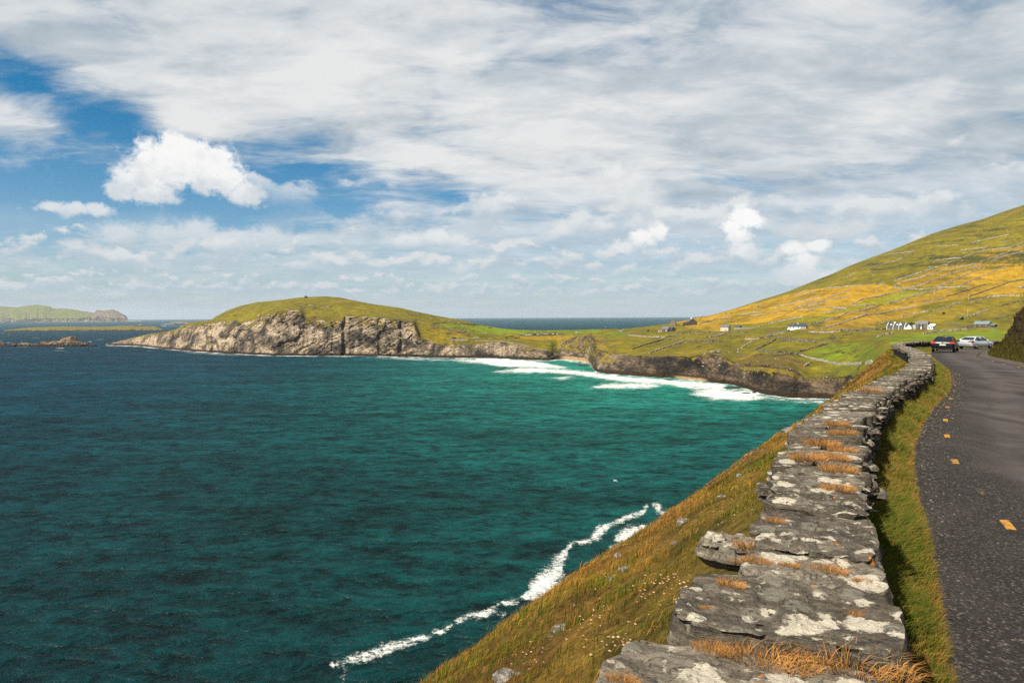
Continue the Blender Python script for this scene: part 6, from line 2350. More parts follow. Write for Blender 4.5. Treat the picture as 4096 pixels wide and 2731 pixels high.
GLASS = plain('window_pane', (0.015, 0.018, 0.022), 0.12, 0, 0.1, 1.0, 0.6)
REDP = plain('red_paint', (0.42, 0.015, 0.02), 0.5, 0, 0.05)
SKYL = plain('skylight_glass', (0.55, 0.60, 0.64), 0.15, 0, 0.05)
HEDGE = plain('hedge_leaf', (0.028, 0.050, 0.008), 0.9, 0, 0.5, 2.0)


def place(px, py, dyaw=0.0):
    q = on_land(px, py)
    az = math.atan2(q.x, q.y)
    return q, -az - dyaw, q.y / F_PX


def gable(par, w, d, eh, rh, wall, roof, x0=0.0, y0=0.0, ov=0.25, z0=-1.5, ridge='x', name_r='roof'):
    """walls up to the gables and a two-pitch roof; ridge along x (front is -y) or along y"""
    mb = MB()
    if ridge == 'x':
        mb.prism([(-d / 2 + y0, z0), (d / 2 + y0, z0), (d / 2 + y0, eh), (y0, eh + rh), (-d / 2 + y0, eh)], 0, x0 - w / 2, x0 + w / 2)
    else:
        mb.prism([(-w / 2 + x0, z0), (w / 2 + x0, z0), (w / 2 + x0, eh), (x0, eh + rh), (-w / 2 + x0, eh)], 1, y0 - d / 2, y0 + d / 2)
    mb.build('wall', wall, par)
    mb = MB()
    t = 0.16
    half = (d if ridge == 'x' else w) / 2
    sl = rh / half
    prof = [(-half - ov, eh - ov * sl + 0.03), (0, eh + rh + 0.03), (half + ov, eh - ov * sl + 0.03), (half + ov, eh - ov * sl + 0.03 + t), (0, eh + rh + 0.03 + t), (-half - ov, eh - ov * sl + 0.03 + t)]
    if ridge == 'x':
        mb.prism([(a + y0, c) for a, c in prof], 0, x0 - w / 2 - ov * 0.6, x0 + w / 2 + ov * 0.6)
    else:
        mb.prism([(a + x0, c) for a, c in prof], 1, y0 - d / 2 - ov * 0.6, y0 + d / 2 + ov * 0.6)
    return mb.build(name_r, roof, par)


def window(par, x, z, w, h, yf, frame=FRAME, side='front', pane=GLASS, name='window'):
    """frame with a recessed pane on the front (-y) wall, or on the right (+x) gable"""
    f = 0.09
    mb, gl = MB(), MB()
    if side == 'front':
        for a0, a1, c0, c1 in ((x - w / 2, x + w / 2, z, z + f), (x - w / 2, x + w / 2, z + h - f, z + h), (x - w / 2, x - w / 2 + f, z + f, z + h - f), (x + w / 2 - f, x + w / 2, z + f, z + h - f),
                               (x - f / 3, x + f / 3, z + f, z + h - f)):
            mb.span(a0, a1, yf - 0.10, yf - 0.004, c0, c1)
        gl.span(x - w / 2 + f, x + w / 2 - f, yf - 0.05, yf - 0.005, z + f, z + h - f)
    else:
        for a0, a1, c0, c1 in ((x - w / 2, x + w / 2, z, z + f), (x - w / 2, x + w / 2, z + h - f, z + h), (x - w / 2, x - w / 2 + f, z + f, z + h - f), (x + w / 2 - f, x + w / 2, z + f, z + h - f)):
            mb.span(yf + 0.004, yf + 0.10, a0, a1, c0, c1)
        gl.span(yf + 0.005, yf + 0.05, x - w / 2 + f, x + w / 2 - f, z + f, z + h - f)
    o = mb.build(name, frame, par)
    gl.build('pane', pane, o)
    return o


def door(par, x, w, h, yf, mat):
    o = MB().span(x - w / 2, x + w / 2, yf - 0.09, yf - 0.004, 0.0, h).build('door', mat, par)
    MB().box((x + w * 0.35, yf - 0.12, h * 0.48), (0.06, 0.06, 0.16)).build('handle', plain('door_metal', (0.3, 0.3, 0.3), 0.3, 1.0), o)


def chimney(par_roof, x, y, z, s=(0.9, 0.7, 1.5), mat=STONEW):
    mb = MB().box((x, y, z), s)
    mb.box((x, y, z + s[2] / 2 + 0.06), (s[0] + 0.2, s[1] + 0.2, 0.12))
    o = mb.build('chimney', mat, par_roof)


# 1 long white house with sloping fins and skylights
q, yaw, u = place(3594, 1317, 0.42)
h = empty('house', q, yaw, 'long white house with dark roof, sloping white fins and skylights', 'house')
L = 70 * u / math.cos(0.42)
rf = gable(h, L, 7.5, 2.9, 3.6, WHITE, SLATE_D)
MB().span(-L / 2 + 0.3, L * 0.36, -3.80, -3.754, -0.3, 2.75).build('glazing', plain('tinted_glazing', (0.10, 0.10, 0.095), 0.3), h)
for i, x in enumerate((-L / 2, -L / 2 + L * 0.32, -L / 2 + L * 0.60, -L / 2 + L * 0.88)):
    MB().prism([(-4.3, -1.2), (-3.82, -1.2), (-3.82, 2.75), (0.0, 6.5), (0.0, 6.95), (-4.15, 2.9)], 0, x - 0.19, x + 0.19).build('fin', WHITE, h)
for x in (-L * 0.36, -L * 0.05, L * 0.12):
    MB().raw([(x, -2.6, 4.35), (x + 1.6, -2.6, 4.35), (x + 1.6, -1.5, 5.4), (x, -1.5, 5.4), (x, -2.6, 4.1), (x + 1.6, -2.6, 4.1), (x + 1.6, -1.5, 5.15), (x, -1.5, 5.15)],
             [(0, 1, 2, 3), (7, 6, 5, 4), (0, 4, 5, 1), (1, 5, 6, 2), (2, 6, 7, 3), (3, 7, 4, 0)]).build('skylight', SKYL, h)
for x in (-L * 0.42, -L * 0.28, -L * 0.10, L * 0.02, L * 0.18, L * 0.30):
    window(h, x, 0.3, L * 0.10, 2.2, -3.805)
chimney(rf, -L * 0.18, 0, 6.7, (1.8, 1.0, 1.6), WHITE)
gable(h, 5.0, 5.0, 2.6, 2.4, WHITE, SLATE_D, L / 2 + 1.6, -1.0, ridge='y', name_r='porch_roof')
MB().box((L / 2 + 5.2, 0.5, 1.6), (2.6, 3.0, 5.4)).build('annex', GREYW, h)

# 2 grey two-storey stone house with a white annex
q, yaw, u = place(3690, 1316, 0.38)
h = empty('house', q, yaw, 'two-storey grey stone house with small white annex', 'house')
L = 43 * u / math.cos(0.38)
rf = gable(h, L, 6.2, 5.0, 2.9, STONEW, SLATE_G)
for x in (-L * 0.30, 0.0, L * 0.30):
    window(h, x, 3.1, 1.15, 1.5, -3.1)
for x in (-L * 0.30, L * 0.30):
    window(h, x, 0.5, 1.25, 1.9, -3.1)
door(h, 0.0, 1.2, 2.3, -3.1, FRAME)
for x in (-L / 2 + 0.15, L / 2 - 0.25):
    MB().span(x - 0.14, x + 0.24, -3.22, -3.104, -0.5, 4.9).build('corner_stone', FRAME, h)
chimney(rf, -L / 2 + 0.6, 0, 7.7)
chimney(rf, L / 2 - 0.6, 0, 7.7)
an = MB()
an.prism([(-2.2, -1.5), (2.2, -1.5), (2.2, 4.6), (-2.2, 3.0)], 0, L / 2 + 0.02, L / 2 + 5.2)
an.build('annex', WHITE, h)
MB().prism([(-2.6, 2.98), (2.4, 4.78), (2.4, 4.95), (-2.6, 3.15)], 0, L / 2 - 0.02, L / 2 + 5.4).build('annex_roof', WHITE, h)
gable(h, 4.6, 3.0, 2.0, 1.3, WHITE, SLATE_D, L / 2 + 3.2, -3.3, ridge='y', name_r='porch_roof')
window(h, L / 2 + 2.3, 0.5, 1.5, 1.4, -4.8)
window(h, L / 2 + 4.2, 0.6, 0.9, 1.2, -4.8)

# 3 low stone cottage, green-grey roof, red door
q, yaw, u = place(3931, 1308, 0.45)
h = empty('cottage', q, yaw, 'dark stone cottage with green-grey roof and red door', 'cottage')
L = 50 * u / math.cos(0.45)
rf = gable(h, L, 6.0, 2.9, 2.7, STONEW, SLATE_T)
for x in (-L * 0.38, -L * 0.10, L * 0.30):
    window(h, x, 0.7, 1.2, 1.3, -3.0)
door(h, L * 0.11, 1.15, 2.2, -3.0, REDP)
window(h, 0.2, 3.0, 1.0, 1.0, L / 2, side='right')
chimney(rf, -L * 0.05, 0, 5.9)
mb = MB().prism([(-2.6, -1.5), (2.6, -1.5), (2.6, 2.9), (-2.6, 2.0)], 0, L / 2 + 0.02, L / 2 + 4.6)
mb.build('lean_to', STONEW, h)
MB().prism([(-2.9, 2.02), (2.7, 3.0), (2.7, 3.16), (-2.9, 2.18)], 0, L / 2 + 0.03, L / 2 + 4.9).build('lean_to_roof', SLATE_T, h)
MB().prism([(-L / 2 - 9.5, -1.5), (-L / 2 - 0.05, -1.5), (-L / 2 - 0.05, 2.3), (-L / 2 - 9.5, 0.6)], 1, -2.2, -1.6).build('yard_wall', STONEW, h)

# 4 grey bungalow with a hipped roof
q, yaw, u = place(3192, 1314, 0.30)
h = empty('bungalow', q, yaw, 'pale grey bungalow with dark hipped roof on the hillside', 'bungalow')
L, D = 72 * u, 9.0
MB().span(-L / 2 + 0.6, L / 2 - 0.6, -D / 2 + 0.6, D / 2 - 0.6, -2.0, 3.0).build('wall', GREYW, h)
MB().span(-L / 2 + 0.3, L * 0.2, -D / 2 - 0.8, -D / 2 + 0.58, -2.0, 0.45).build('terrace', WHITE, h)
rf = MB().raw([(-L / 2, -D / 2, 3.02), (L / 2, -D / 2, 3.02), (L / 2, D / 2, 3.02), (-L / 2, D / 2, 3.02), (-L / 2 + 4.4, 0, 5.9), (L / 2 - 4.4, 0, 5.9)],
              [(3, 2, 1, 0), (0, 1, 5, 4), (2, 3, 4, 5), (1, 2, 5), (3, 0, 4)]).build('roof', SLATE_D, h)
chimney(rf, L * 0.02, -1.2, 5.6, (1.4, 0.9, 1.8), GREYW)
MB().raw([(-L * 0.30, -2.9, 4.25), (-L * 0.18, -2.9, 4.25), (-L * 0.18, -1.6, 5.1), (-L * 0.30, -1.6, 5.1), (-L * 0.30, -2.9, 4.0), (-L * 0.18, -2.9, 4.0), (-L * 0.18, -1.6, 4.85), (-L * 0.30, -1.6, 4.85)],
         [(0, 1, 2, 3), (7, 6, 5, 4), (0, 4, 5, 1), (1, 5, 6, 2), (2, 6, 7, 3), (3, 7, 4, 0)]).build('solar_panel', SLATE, h)
for x in (-L * 0.36, -L * 0.18, L * 0.08, L * 0.27, L * 0.38):
    window(h, x, 0.8, 1.6, 1.5, -D / 2 + 0.6)

# 5 cream cottage
q, yaw, u = place(2903, 1322, 0.55)
h = empty('cottage', q, yaw, 'cream cottage with blue slate roof standing alone', 'cottage')
L = 29 * u / math.cos(0.55)
rf = gable(h, L, 6.5, 4.3, 3.4, CREAM, SLATE)
for x in (-L * 0.33, L * 0.02, L * 0.33):
    window(h, x, 0.9, 1.0, 1.5, -3.25)
door(h, L * 0.18, 1.0, 2.1, -3.25, plain('brown_door', (0.22, 0.10, 0.06), 0.6))
for y in (-1.2, 1.2):
    window(h, y, 3.6, 0.9, 1.2, L / 2, side='right')
chimney(rf, 0.5, 0, 7.7, (0.9, 0.7, 1.0), CREAM)

# 6 dark shed with a block wall
q, yaw, u = place(2952, 1315, 0.5)
h = empty('shed', q, yaw, 'dark green-roofed shed right of the cream cottage', 'shed')
gable(h, 23 * u, 6.0, 2.2, 2.6, STONEW, plain('moss_roof', (0.055, 0.060, 0.045), 0.9), ov=0.2)
MB().span(-3.0, 20.0, -5.2, -4.8, -1.5, 1.9).build('yard_wall', plain('block_wall', (0.22, 0.225, 0.22), 0.9), h)
door(h, 1.0, 1.4, 2.0, -3.0, plain('shed_door', (0.05, 0.06, 0.05), 0.8))
MB().prism([(21.5, -1.0), (28.5, -1.0), (27.8, 2.2), (22.2, 2.2)], 1, -6.5, -2.0).build('net_tunnel', plain('plant_netting', (0.13, 0.16, 0.10), 0.95), h)

# 7, 8 far stone houses near the skyline
q, yaw, u = place(2767, 1300, -0.25)
h = empty('house', q, yaw, 'far brown stone house, gable to the viewer, white chimney', 'house')
rf = gable(h, 36 * u, 12.0, 5.0, 5.2, STONEW, SLATE, ridge='y', ov=0.2)
for x, z in ((-4.2, 1.0), (0.0, 1.0), (4.0, 1.0), (-2.0, 5.0), (2.0, 5.0)):
    window(h, x, z, 1.5, 1.7, -6.0, frame=STONEB)
chimney(rf, -1.0, -1.0, 11.2, (1.8, 1.4, 3.0), WHITE)
gable(h, 6.5, 6.0, 2.0, 2.2, STONEW, SLATE_D, -11.0, -1.0, ridge='y', name_r='lean_to_roof')
q, yaw, u = place(2693, 1305, 0.15)
h = empty('house', q, yaw, 'far tall narrow stone house with steep gable', 'house')
rf = gable(h, 20 * u, 7.0, 6.0, 4.2, STONEB, SLATE_G, ridge='y', ov=0.1)
window(h, 0.0, 1.4, 1.0, 1.4, -3.5, frame=STONEW)
window(h, 0.0, 5.2, 0.9, 1.1, -3.5, frame=STONEW)
chimney(rf, 0.0, 2.0, 10.6, (1.6, 1.1, 1.6), STONEB)
MB().span(5.0, 12.5, -2.5, 2.5, -1.5, 2.4).build('outbuilding', STONEW, h)

# 9 farm cluster
q, yaw, u = place(2663, 1325, 0.3)
h = empty('farmhouse', q, yaw, 'low farmhouse with blue slate roof in the far cluster', 'farmhouse')
rf = gable(h, 26 * u, 7.0, 3.2, 3.6, STONEW, SLATE)
for x in (-3.0, 0.0, 3.0):
    window(h, x, 0.8, 1.1, 1.4, -3.5)
door(h, 1.6, 1.0, 2.0, -3.5, FRAME)
q, yaw, u = place(2688, 1324, -0.6)
h = empty('barn', q, yaw, 'stone barn joined in the far farm cluster, gable forward', 'barn')
gable(h, 18 * u, 9.0, 2.8, 3.4, STONEW, SLATE_D, ridge='y')
door(h, 0.0, 2.2, 2.3, -4.5, plain('barn_door', (0.05, 0.045, 0.04), 0.8))
q, yaw, u = place(2641, 1327, 0.2)
h = empty('shed', q, yaw, 'small pinkish shed left of the far farm cluster', 'shed')
gable(h, 16 * u, 4.0, 1.9, 1.0, plain('pink_render', (0.50, 0.34, 0.30), 0.8), SLATE_G)
door(h, 0.5, 1.0, 1.7, -2.0, plain('shed_door', (0.05, 0.06, 0.05), 0.8))
# ruined lookout and a low concrete hut on the headland
q, yaw, u = place(1224, 1192, 0.2)
h = empty('lookout_ruin', q, yaw, 'ruined lookout tower on the headland summit', 'ruin')
mb = MB()
mb.span(-2.2, 2.2, -2.2, -1.7, -1.0, 3.6).span(-2.2, -1.7, -1.7, 2.2, -1.0, 4.4).span(1.7, 2.2, -1.7, 2.2, -1.0, 2.9).span(-1.7, 1.7, 1.7, 2.2, -1.0, 4.0)
mb.build('wall', STONEW, h)
window(h, 0.2, 1.2, 1.0, 1.2, -2.2, frame=STONEB)
q, yaw, u = place(1837, 1360, 0.2)
h = empty('hut_ruin', q, yaw, 'low roofless concrete hut on the green shelf of the headland', 'ruin')
MB().span(-14, 14, -3, -2.4, -2, 1.5).span(-14, -13.4, -2.4, 3, -2, 1.9).span(13.4, 14, -2.4, 3, -2, 1.2).build('wall', plain('old_concrete', (0.25, 0.235, 0.21), 0.9), h)
MB().span(-13.3, -2, -2.3, 2.9, 0.9, 1.25).build('slab', plain('old_concrete', (0.25, 0.235, 0.21), 0.9), h)


# hedge in front of the white house
def leafy(name, px, py, w, dep, hh, label, cat, seed):
    q, yaw, u = place(px, py)
    n = 1400
    r = np.random.default_rng(seed)
    P = np.stack([r.uniform(-w / 2, w / 2, n), r.uniform(-dep / 2, dep / 2, n), r.random(n) ** 0.7 * hh], 1)
    P[:, 2] *= 0.75 + 0.35 * np.sin(P[:, 0] * 1.3 + seed)
    me = scatter_mesh(name, P, 0.16 + 0.22 * r.random(n), seed)
    o = link(name, me, chip_mat('hedge_leaves', [(0.0, (0.010, 0.018, 0.004)), (1.0, (0.055, 0.080, 0.012))]))
    o.location = q
    o.rotation_euler = (0, 0, yaw)
    tag(o, label, cat)


leafy('hedge', 3650, 1297, 9.5, 1.6, 1.9, 'green hedge between the white house and the grey house', 'hedge', 3)
leafy('bush', 2592, 1325, 3.0, 2.5, 3.5, 'small dark bush left of the far farm cluster', 'bush', 5)
leafy('bush', 3846, 1278, 3.2, 3.0, 2.6, 'dark gorse bush on the slope left of the red-doored cottage', 'bush', 7)
leafy('bush', 3775, 1256, 2.6, 2.4, 2.0, 'dark gorse bush above the grey house', 'bush', 8)

# ------------------------------------------------------------------ power poles
POLEM = plain('weathered_pole', (0.40, 0.34, 0.25), 0.9, 0, 0.15)


def make_pole(px, py0, py1, label):
    q = on_land(px, py1)
    if q is None:
        return
    hgt = (py1 - py0) / F_PX * q.y
    o = empty('power_pole', q, -math.atan2(q.x, q.y), label, 'power pole', 'power poles crossing the hillside')
    MB().tube([(0, 0, -0.8), (0, 0, hgt * 0.5), (0, 0, hgt)], [0.24, 0.20, 0.15], 8).build('post', POLEM, o, True)
    MB().box((0, -0.16, hgt - 0.5), (1.9, 0.14, 0.16)).build('cross_arm', POLEM, o)
    for x in (-0.8, 0.0, 0.8):
        MB().tube([(x, -0.16, hgt - 0.42), (x, -0.16, hgt - 0.16)], [0.07, 0.05], 6).build('insulator', WHITE, o, True)


for x, y0, y1, lab in ((268, 1040, 1100, 'pole by the short pale wall'), (587, 1020, 1110, 'tall pole left of the triangular green field'), (877, 1040, 1130, 'pole on the triangular green field'),
                       (1243, 1040, 1140, 'pole right of the triangular green field'), (1637, 1070, 1190, 'tallest pole above the red-doored cottage'), (450, 1190, 1250, 'pole at the short straight white wall'),
                       (1627, 1250, 1375, 'pole next to the red-doored cottage')):
    a, c = z5([(x, y0)])[0]
    make_pole(a, c, z5([(x, y1)])[0][1], 'pale wooden power ' + lab)
for x, y0, y1, lab in ((505, 500, 560, 'pole just left of the cream cottage'), (1680, 165, 240, 'pole under the long dividing wall'), (1285, 230, 285, 'highest pole near the skyline'),
                       (1320, 455, 505, 'pole above the hipped bungalow')):
    a, c = z4([(x, y0)])[0]
    make_pole(a, c, z4([(x, y1)])[0][1], 'pale wooden power ' + lab)

# ------------------------------------------------------------------ boulders in the fields
for i, (px, py, hw, lab) in enumerate((
        (3824, 1323, 17, 'left pale boulder at the end of the wall above the cars'), (3860, 1319, 14, 'right pale boulder at the end of the wall above the cars'),
        (3437, 1380, 5, 'single white boulder at the top of the near bright field'), (4086, 1150, 13, 'grey boulder in the field next to the dark bank'),
        (3996, 1096, 6, 'small pale boulder in the golden field at right'), (3511, 1152, 7, 'pale boulder at the end of a wall by the power pole'),
        (3038, 1222, 9, 'pale rock pile near the skyline above the cream cottage'), (3720, 1070, 7, 'grey boulder in the scrub on the upper hill'),
        (3748, 1068, 8, 'rounded grey boulder beside the scrub on the upper hill'), (3783, 1062, 9, 'larger grey boulder at the wall on the upper hill'),
        (1905, 1353, 12, 'pale rocks beside the low concrete hut'), (3455, 1254, 7, 'grey boulder below the green strip'))):
    q = on_land(px, py)
    if q is None:
        continue
    sc = hw / F_PX * q.y
    o = link('boulder', rock_vars[i % 6], PALE)
    o.location = q
    o.scale = (sc, sc, sc * 0.9)
    o.rotation_euler = (0, 0, i * 1.3)
    tag(o, lab, 'boulder', 'boulders in the fields')

# ------------------------------------------------------------------ animals
def skin_body(name, verts, edges, radii, root, mat, sub=1):
    me = bpy.data.meshes.new(name)
    me.from_pydata(verts, edges, [])
    o = bpy.data.objects.new(name, me)
    COL.objects.link(o)
    md = o.modifiers.new('skin', 'SKIN')
    sv = me.skin_vertices[0].data
    for i, r in enumerate(radii):
        sv[i].radius = r if isinstance(r, tuple) else (r, r)
        sv[i].use_root = (i == root)
    o.modifiers.new('sub', 'SUBSURF').levels = sub
    dg = bpy.context.evaluated_depsgraph_get()
    ev = o.evaluated_get(dg)
    m2 = bpy.data.meshes.new_from_object(ev)
    bpy.data.objects.remove(o)
    m2.name = name
    m2.materials.clear()
    m2.materials.append(mat)
    m2.polygons.foreach_set('use_smooth', [True] * len(m2.polygons))
    return m2


def quadruped(name, mat, L, leg, body, neck_up, head, graze):
    """body along x, head at +x; joints: pelvis, belly, chest, neck, head, muzzle, tail and four jointed legs"""
    zb = leg + body
    hz = (0.25 * leg, L * 0.72) if graze else (zb + neck_up, L * 0.66)
    V = [(-L * 0.42, 0, zb), (-L * 0.05, 0, zb - body * 0.12), (L * 0.34, 0, zb), (L * 0.52, 0, (zb + hz[0]) / 2 + body * 0.25), (hz[1], 0, hz[0] + head), (hz[1] + head * 1.6, 0, hz[0] + head * 0.3),
         (-L * 0.55, 0, zb - body * 0.1), (-L * 0.58, 0, zb - body * 1.3)]
    R = [body * 0.85, body * 0.98, body * 0.92, body * 0.5, head * 0.85, head * 0.55, body * 0.12, body * 0.08]
    E = [(0, 1), (1, 2), (2, 3), (3, 4), (4, 5), (0, 6), (6, 7)]
    for x, y, root, hind in ((-L * 0.40, 0.5, 0, 1), (-L * 0.40, -0.5, 0, 1), (L * 0.32, 0.5, 2, 0), (L * 0.32, -0.5, 2, 0)):
        k = len(V)
        yy = y * body * 1.1
        V += [(x + (0.05 * L if hind else 0), yy, leg * 0.85), (x - (0.06 * L if hind else -0.02 * L), yy, leg * 0.42), (x, yy, 0.02)]
        R += [body * 0.28, body * 0.15, body * 0.13]
        E += [(root, k), (k, k + 1), (k + 1, k + 2)]
    return skin_body(name, V, E, R, 1, mat)


BLACKC = plain('black_hide', (0.012, 0.010, 0.009), 0.7, 0, 0.3)
WOOL = plain('wool', (0.55, 0.50, 0.40), 0.95, 0, 0.2, 6.0)
cow_g = quadruped('cow', BLACKC, 2.0, 0.70, 0.42, 0.1, 0.20, True)
cow_s = quadruped('cow', BLACKC, 2.0, 0.70, 0.42, 0.15, 0.20, False)
sheep_m = quadruped('sheep', WOOL, 1.05, 0.34, 0.30, 0.05, 0.12, True)
for i, (px, py, lab) in enumerate(((2800, 1277, 'black cow farther down the skyline pasture above the far stone house'), (2808, 1273, 'black cow just above the other by the far stone house'),
                                   (2925, 1255, 'black cow highest on the skyline pasture'), (2903, 1256, 'black cow left of the highest one'), (2889, 1262, 'lowest black cow in the skyline pasture'),
                                   (1955, 1313, 'left black cow on the headland neck'), (1963, 1314, 'right black cow on the headland neck'))):
    q = on_land(px, py)
    if q is None:
        continue
    o = link('cow', cow_g if i % 2 else cow_s, BLACKC)
    o.location = q
    o.scale = (1.35,) * 3
    o.rotation_euler = (0, 0, i * 1.1)
    tag(o, lab, 'cow', 'cows at pasture')
for i, (px, py, lab) in enumerate(((1598, 1247, 'topmost sheep of the line on the headland slope'), (1630, 1260, 'second sheep from the top of the headland line'), (1672, 1264, 'third sheep of the headland line'),
                                   (1723, 1275, 'fourth sheep of the headland line'), (1769, 1281, 'fifth sheep of the headland line'), (1795, 1286, 'sixth sheep, near the headland field wall'),
                                   (1833, 1291, 'lowest sheep of the headland line'), (1028, 1228, 'lone sheep on the left shoulder of the headland'),
                                   (2866, 1283, 'left sheep in the green patch above the cream cottage'), (2897, 1282, 'second sheep in the green patch above the cream cottage'),
                                   (2905, 1283, 'third sheep in the green patch above the cream cottage'), (2914, 1281, 'right sheep in the green patch above the cream cottage'),
                                   (2833, 1298, 'single sheep downhill of the far stone house'), (3491, 1103, 'white sheep on the dark upper slope'), (4031, 925, 'white sheep high at the right edge'),
                                   (2450, 1333, 'sheep in the small green field by the cove'))):
    q = on_land(px, py)
    if q is None:
        continue
    o = link('sheep', sheep_m, WOOL)
    o.location = q
    o.scale = (1.5,) * 3
    o.rotation_euler = (0, 0, i * 0.9)
    tag(o, lab, 'sheep', 'sheep at pasture')


# gull over the water
def make_gull():
    d = ray(2462, 1922)
    Y = 125.0
    root = empty('gull', (d[0] * Y, Y, CAM_Z + d[2] * Y), 0.5, 'white gull gliding over the dark bay', 'gull')
    gm = plain('gull_white', (0.72, 0.72, 0.72), 0.8, 0, 0.06)
    gw = plain('gull_grey', (0.42, 0.44, 0.46), 0.8, 0, 0.1)
    me = skin_body('body', [(-0.28, 0, 0), (-0.1, 0, 0.01), (0.1, 0, 0.02), (0.22, 0, 0.05), (0.30, 0, 0.05)], [(0, 1), (1, 2), (2, 3), (3, 4)], [0.03, 0.075, 0.08, 0.05, 0.02], 1, gm)
    link('body', me, gm, root)
    for s in (-1, 1):
        mb = MB()
        st = [(0.05, 0.0, 0.14, 0.02), (0.3, 0.12, 0.17, 0.015), (0.52, 0.10, 0.13, 0.01), (0.72, -0.05, 0.03, 0.005)]
        pts, fs = [], []
        for y, z, ch, th in st:
            x = 0.07 - max(0, y - 0.3) * 0.35
            pts += [(x, s * y, z + th), (x - ch, s * y, z + th), (x - ch, s * y, z - th), (x, s * y, z - th)]
        for i in range(3):
            for j in range(4):
                fs.append((i * 4 + j, i * 4 + (j + 1) % 4, (i + 1) * 4 + (j + 1) % 4, (i + 1) * 4 + j))
        fs += [(0, 1, 2, 3), (12, 13, 14, 15)]
        mb.raw(pts, fs).build('wing', gw, root)
    MB().raw([(-0.24, -0.03, 0.01), (-0.24, 0.03, 0.01), (-0.42, 0.09, 0.0), (-0.42, -0.09, 0.0), (-0.24, -0.03, -0.01), (-0.24, 0.03, -0.01), (-0.42, 0.09, -0.01), (-0.42, -0.09, -0.01)],
             [(0, 1, 2, 3), (7, 6, 5, 4), (0, 4, 5, 1), (1, 5, 6, 2), (2, 6, 7, 3), (3, 7, 4, 0)]).build('tail', gm, root)
    MB().tube([(0.29, 0, 0.05), (0.36, 0, 0.035)], [0.014, 0.004], 6).build('beak', plain('beak_yellow', (0.55, 0.30, 0.02), 0.5), root)


make_gull()

# ------------------------------------------------------------------ cars
TYRE = plain('tyre_rubber', (0.012, 0.012, 0.012), 0.85, 0, 0.1)
RIM = plain('alloy_rim', (0.45, 0.46, 0.48), 0.3, 0.9, 0.05)
PLATE = plain('number_plate', (0.72, 0.68, 0.50), 0.5, 0, 0.05)
PLATEB = plain('plate_blue', (0.01, 0.10, 0.45), 0.5, 0, 0.05)
TRIM = plain('black_trim', (0.012, 0.012, 0.013), 0.5, 0, 0.1)
CHROME = plain('chrome', (0.75, 0.76, 0.78), 0.15, 1.0, 0.03)
CARGLASS = plain('car_glass', (0.008, 0.010, 0.012), 0.06, 0, 0.05, 1.0, 0.7)
SEAT = plain('seat_cloth', (0.02, 0.02, 0.02), 0.9)


def lamp_mat(name, col, em):
    m, b, bs = new_mat(name)
    n = b.noise(b.obj(), 12.0, 2.0, 0.5)
    c = b.vm('SCALE', tuple(col), s=b.step(n, 0.3, 0.7, 0.85, 1.15, 'LINEAR'))
    fin(b, bs, c, 0.2, 0.6)
    bs.inputs['Emission Color'].default_value = (*col, 1)
    bs.inputs['Emission Strength'].default_value = em
    return m


def loft(sections, n=16, close=True):
    """sections: list of (y, half width, z bottom, z top, squareness) -> body surface with rounded corners"""
    V, Fc = [], []
    for y, hw, zb, zt, sq in sections:
        cz, hh = (zb + zt) / 2, (zt - zb) / 2
        for k in range(n):
            a = 2 * math.pi * (k + 0.5) / n
            c, s = math.cos(a), math.sin(a)
            e = 2.0 / sq
            V.append((hw * math.copysign(abs(c) ** e, c), y, cz + hh * math.copysign(abs(s) ** e, s)))
    for i in range(len(sections) - 1):
        for k in range(n):
            Fc.append((i * n + k, i * n + (k + 1) % n, (i + 1) * n + (k + 1) % n, (i + 1) * n + k))
    Fc.append(tuple(range(n)))
    Fc.append(tuple(range((len(sections) - 1) * n, len(sections) * n)))
    return MB().raw(V, Fc)


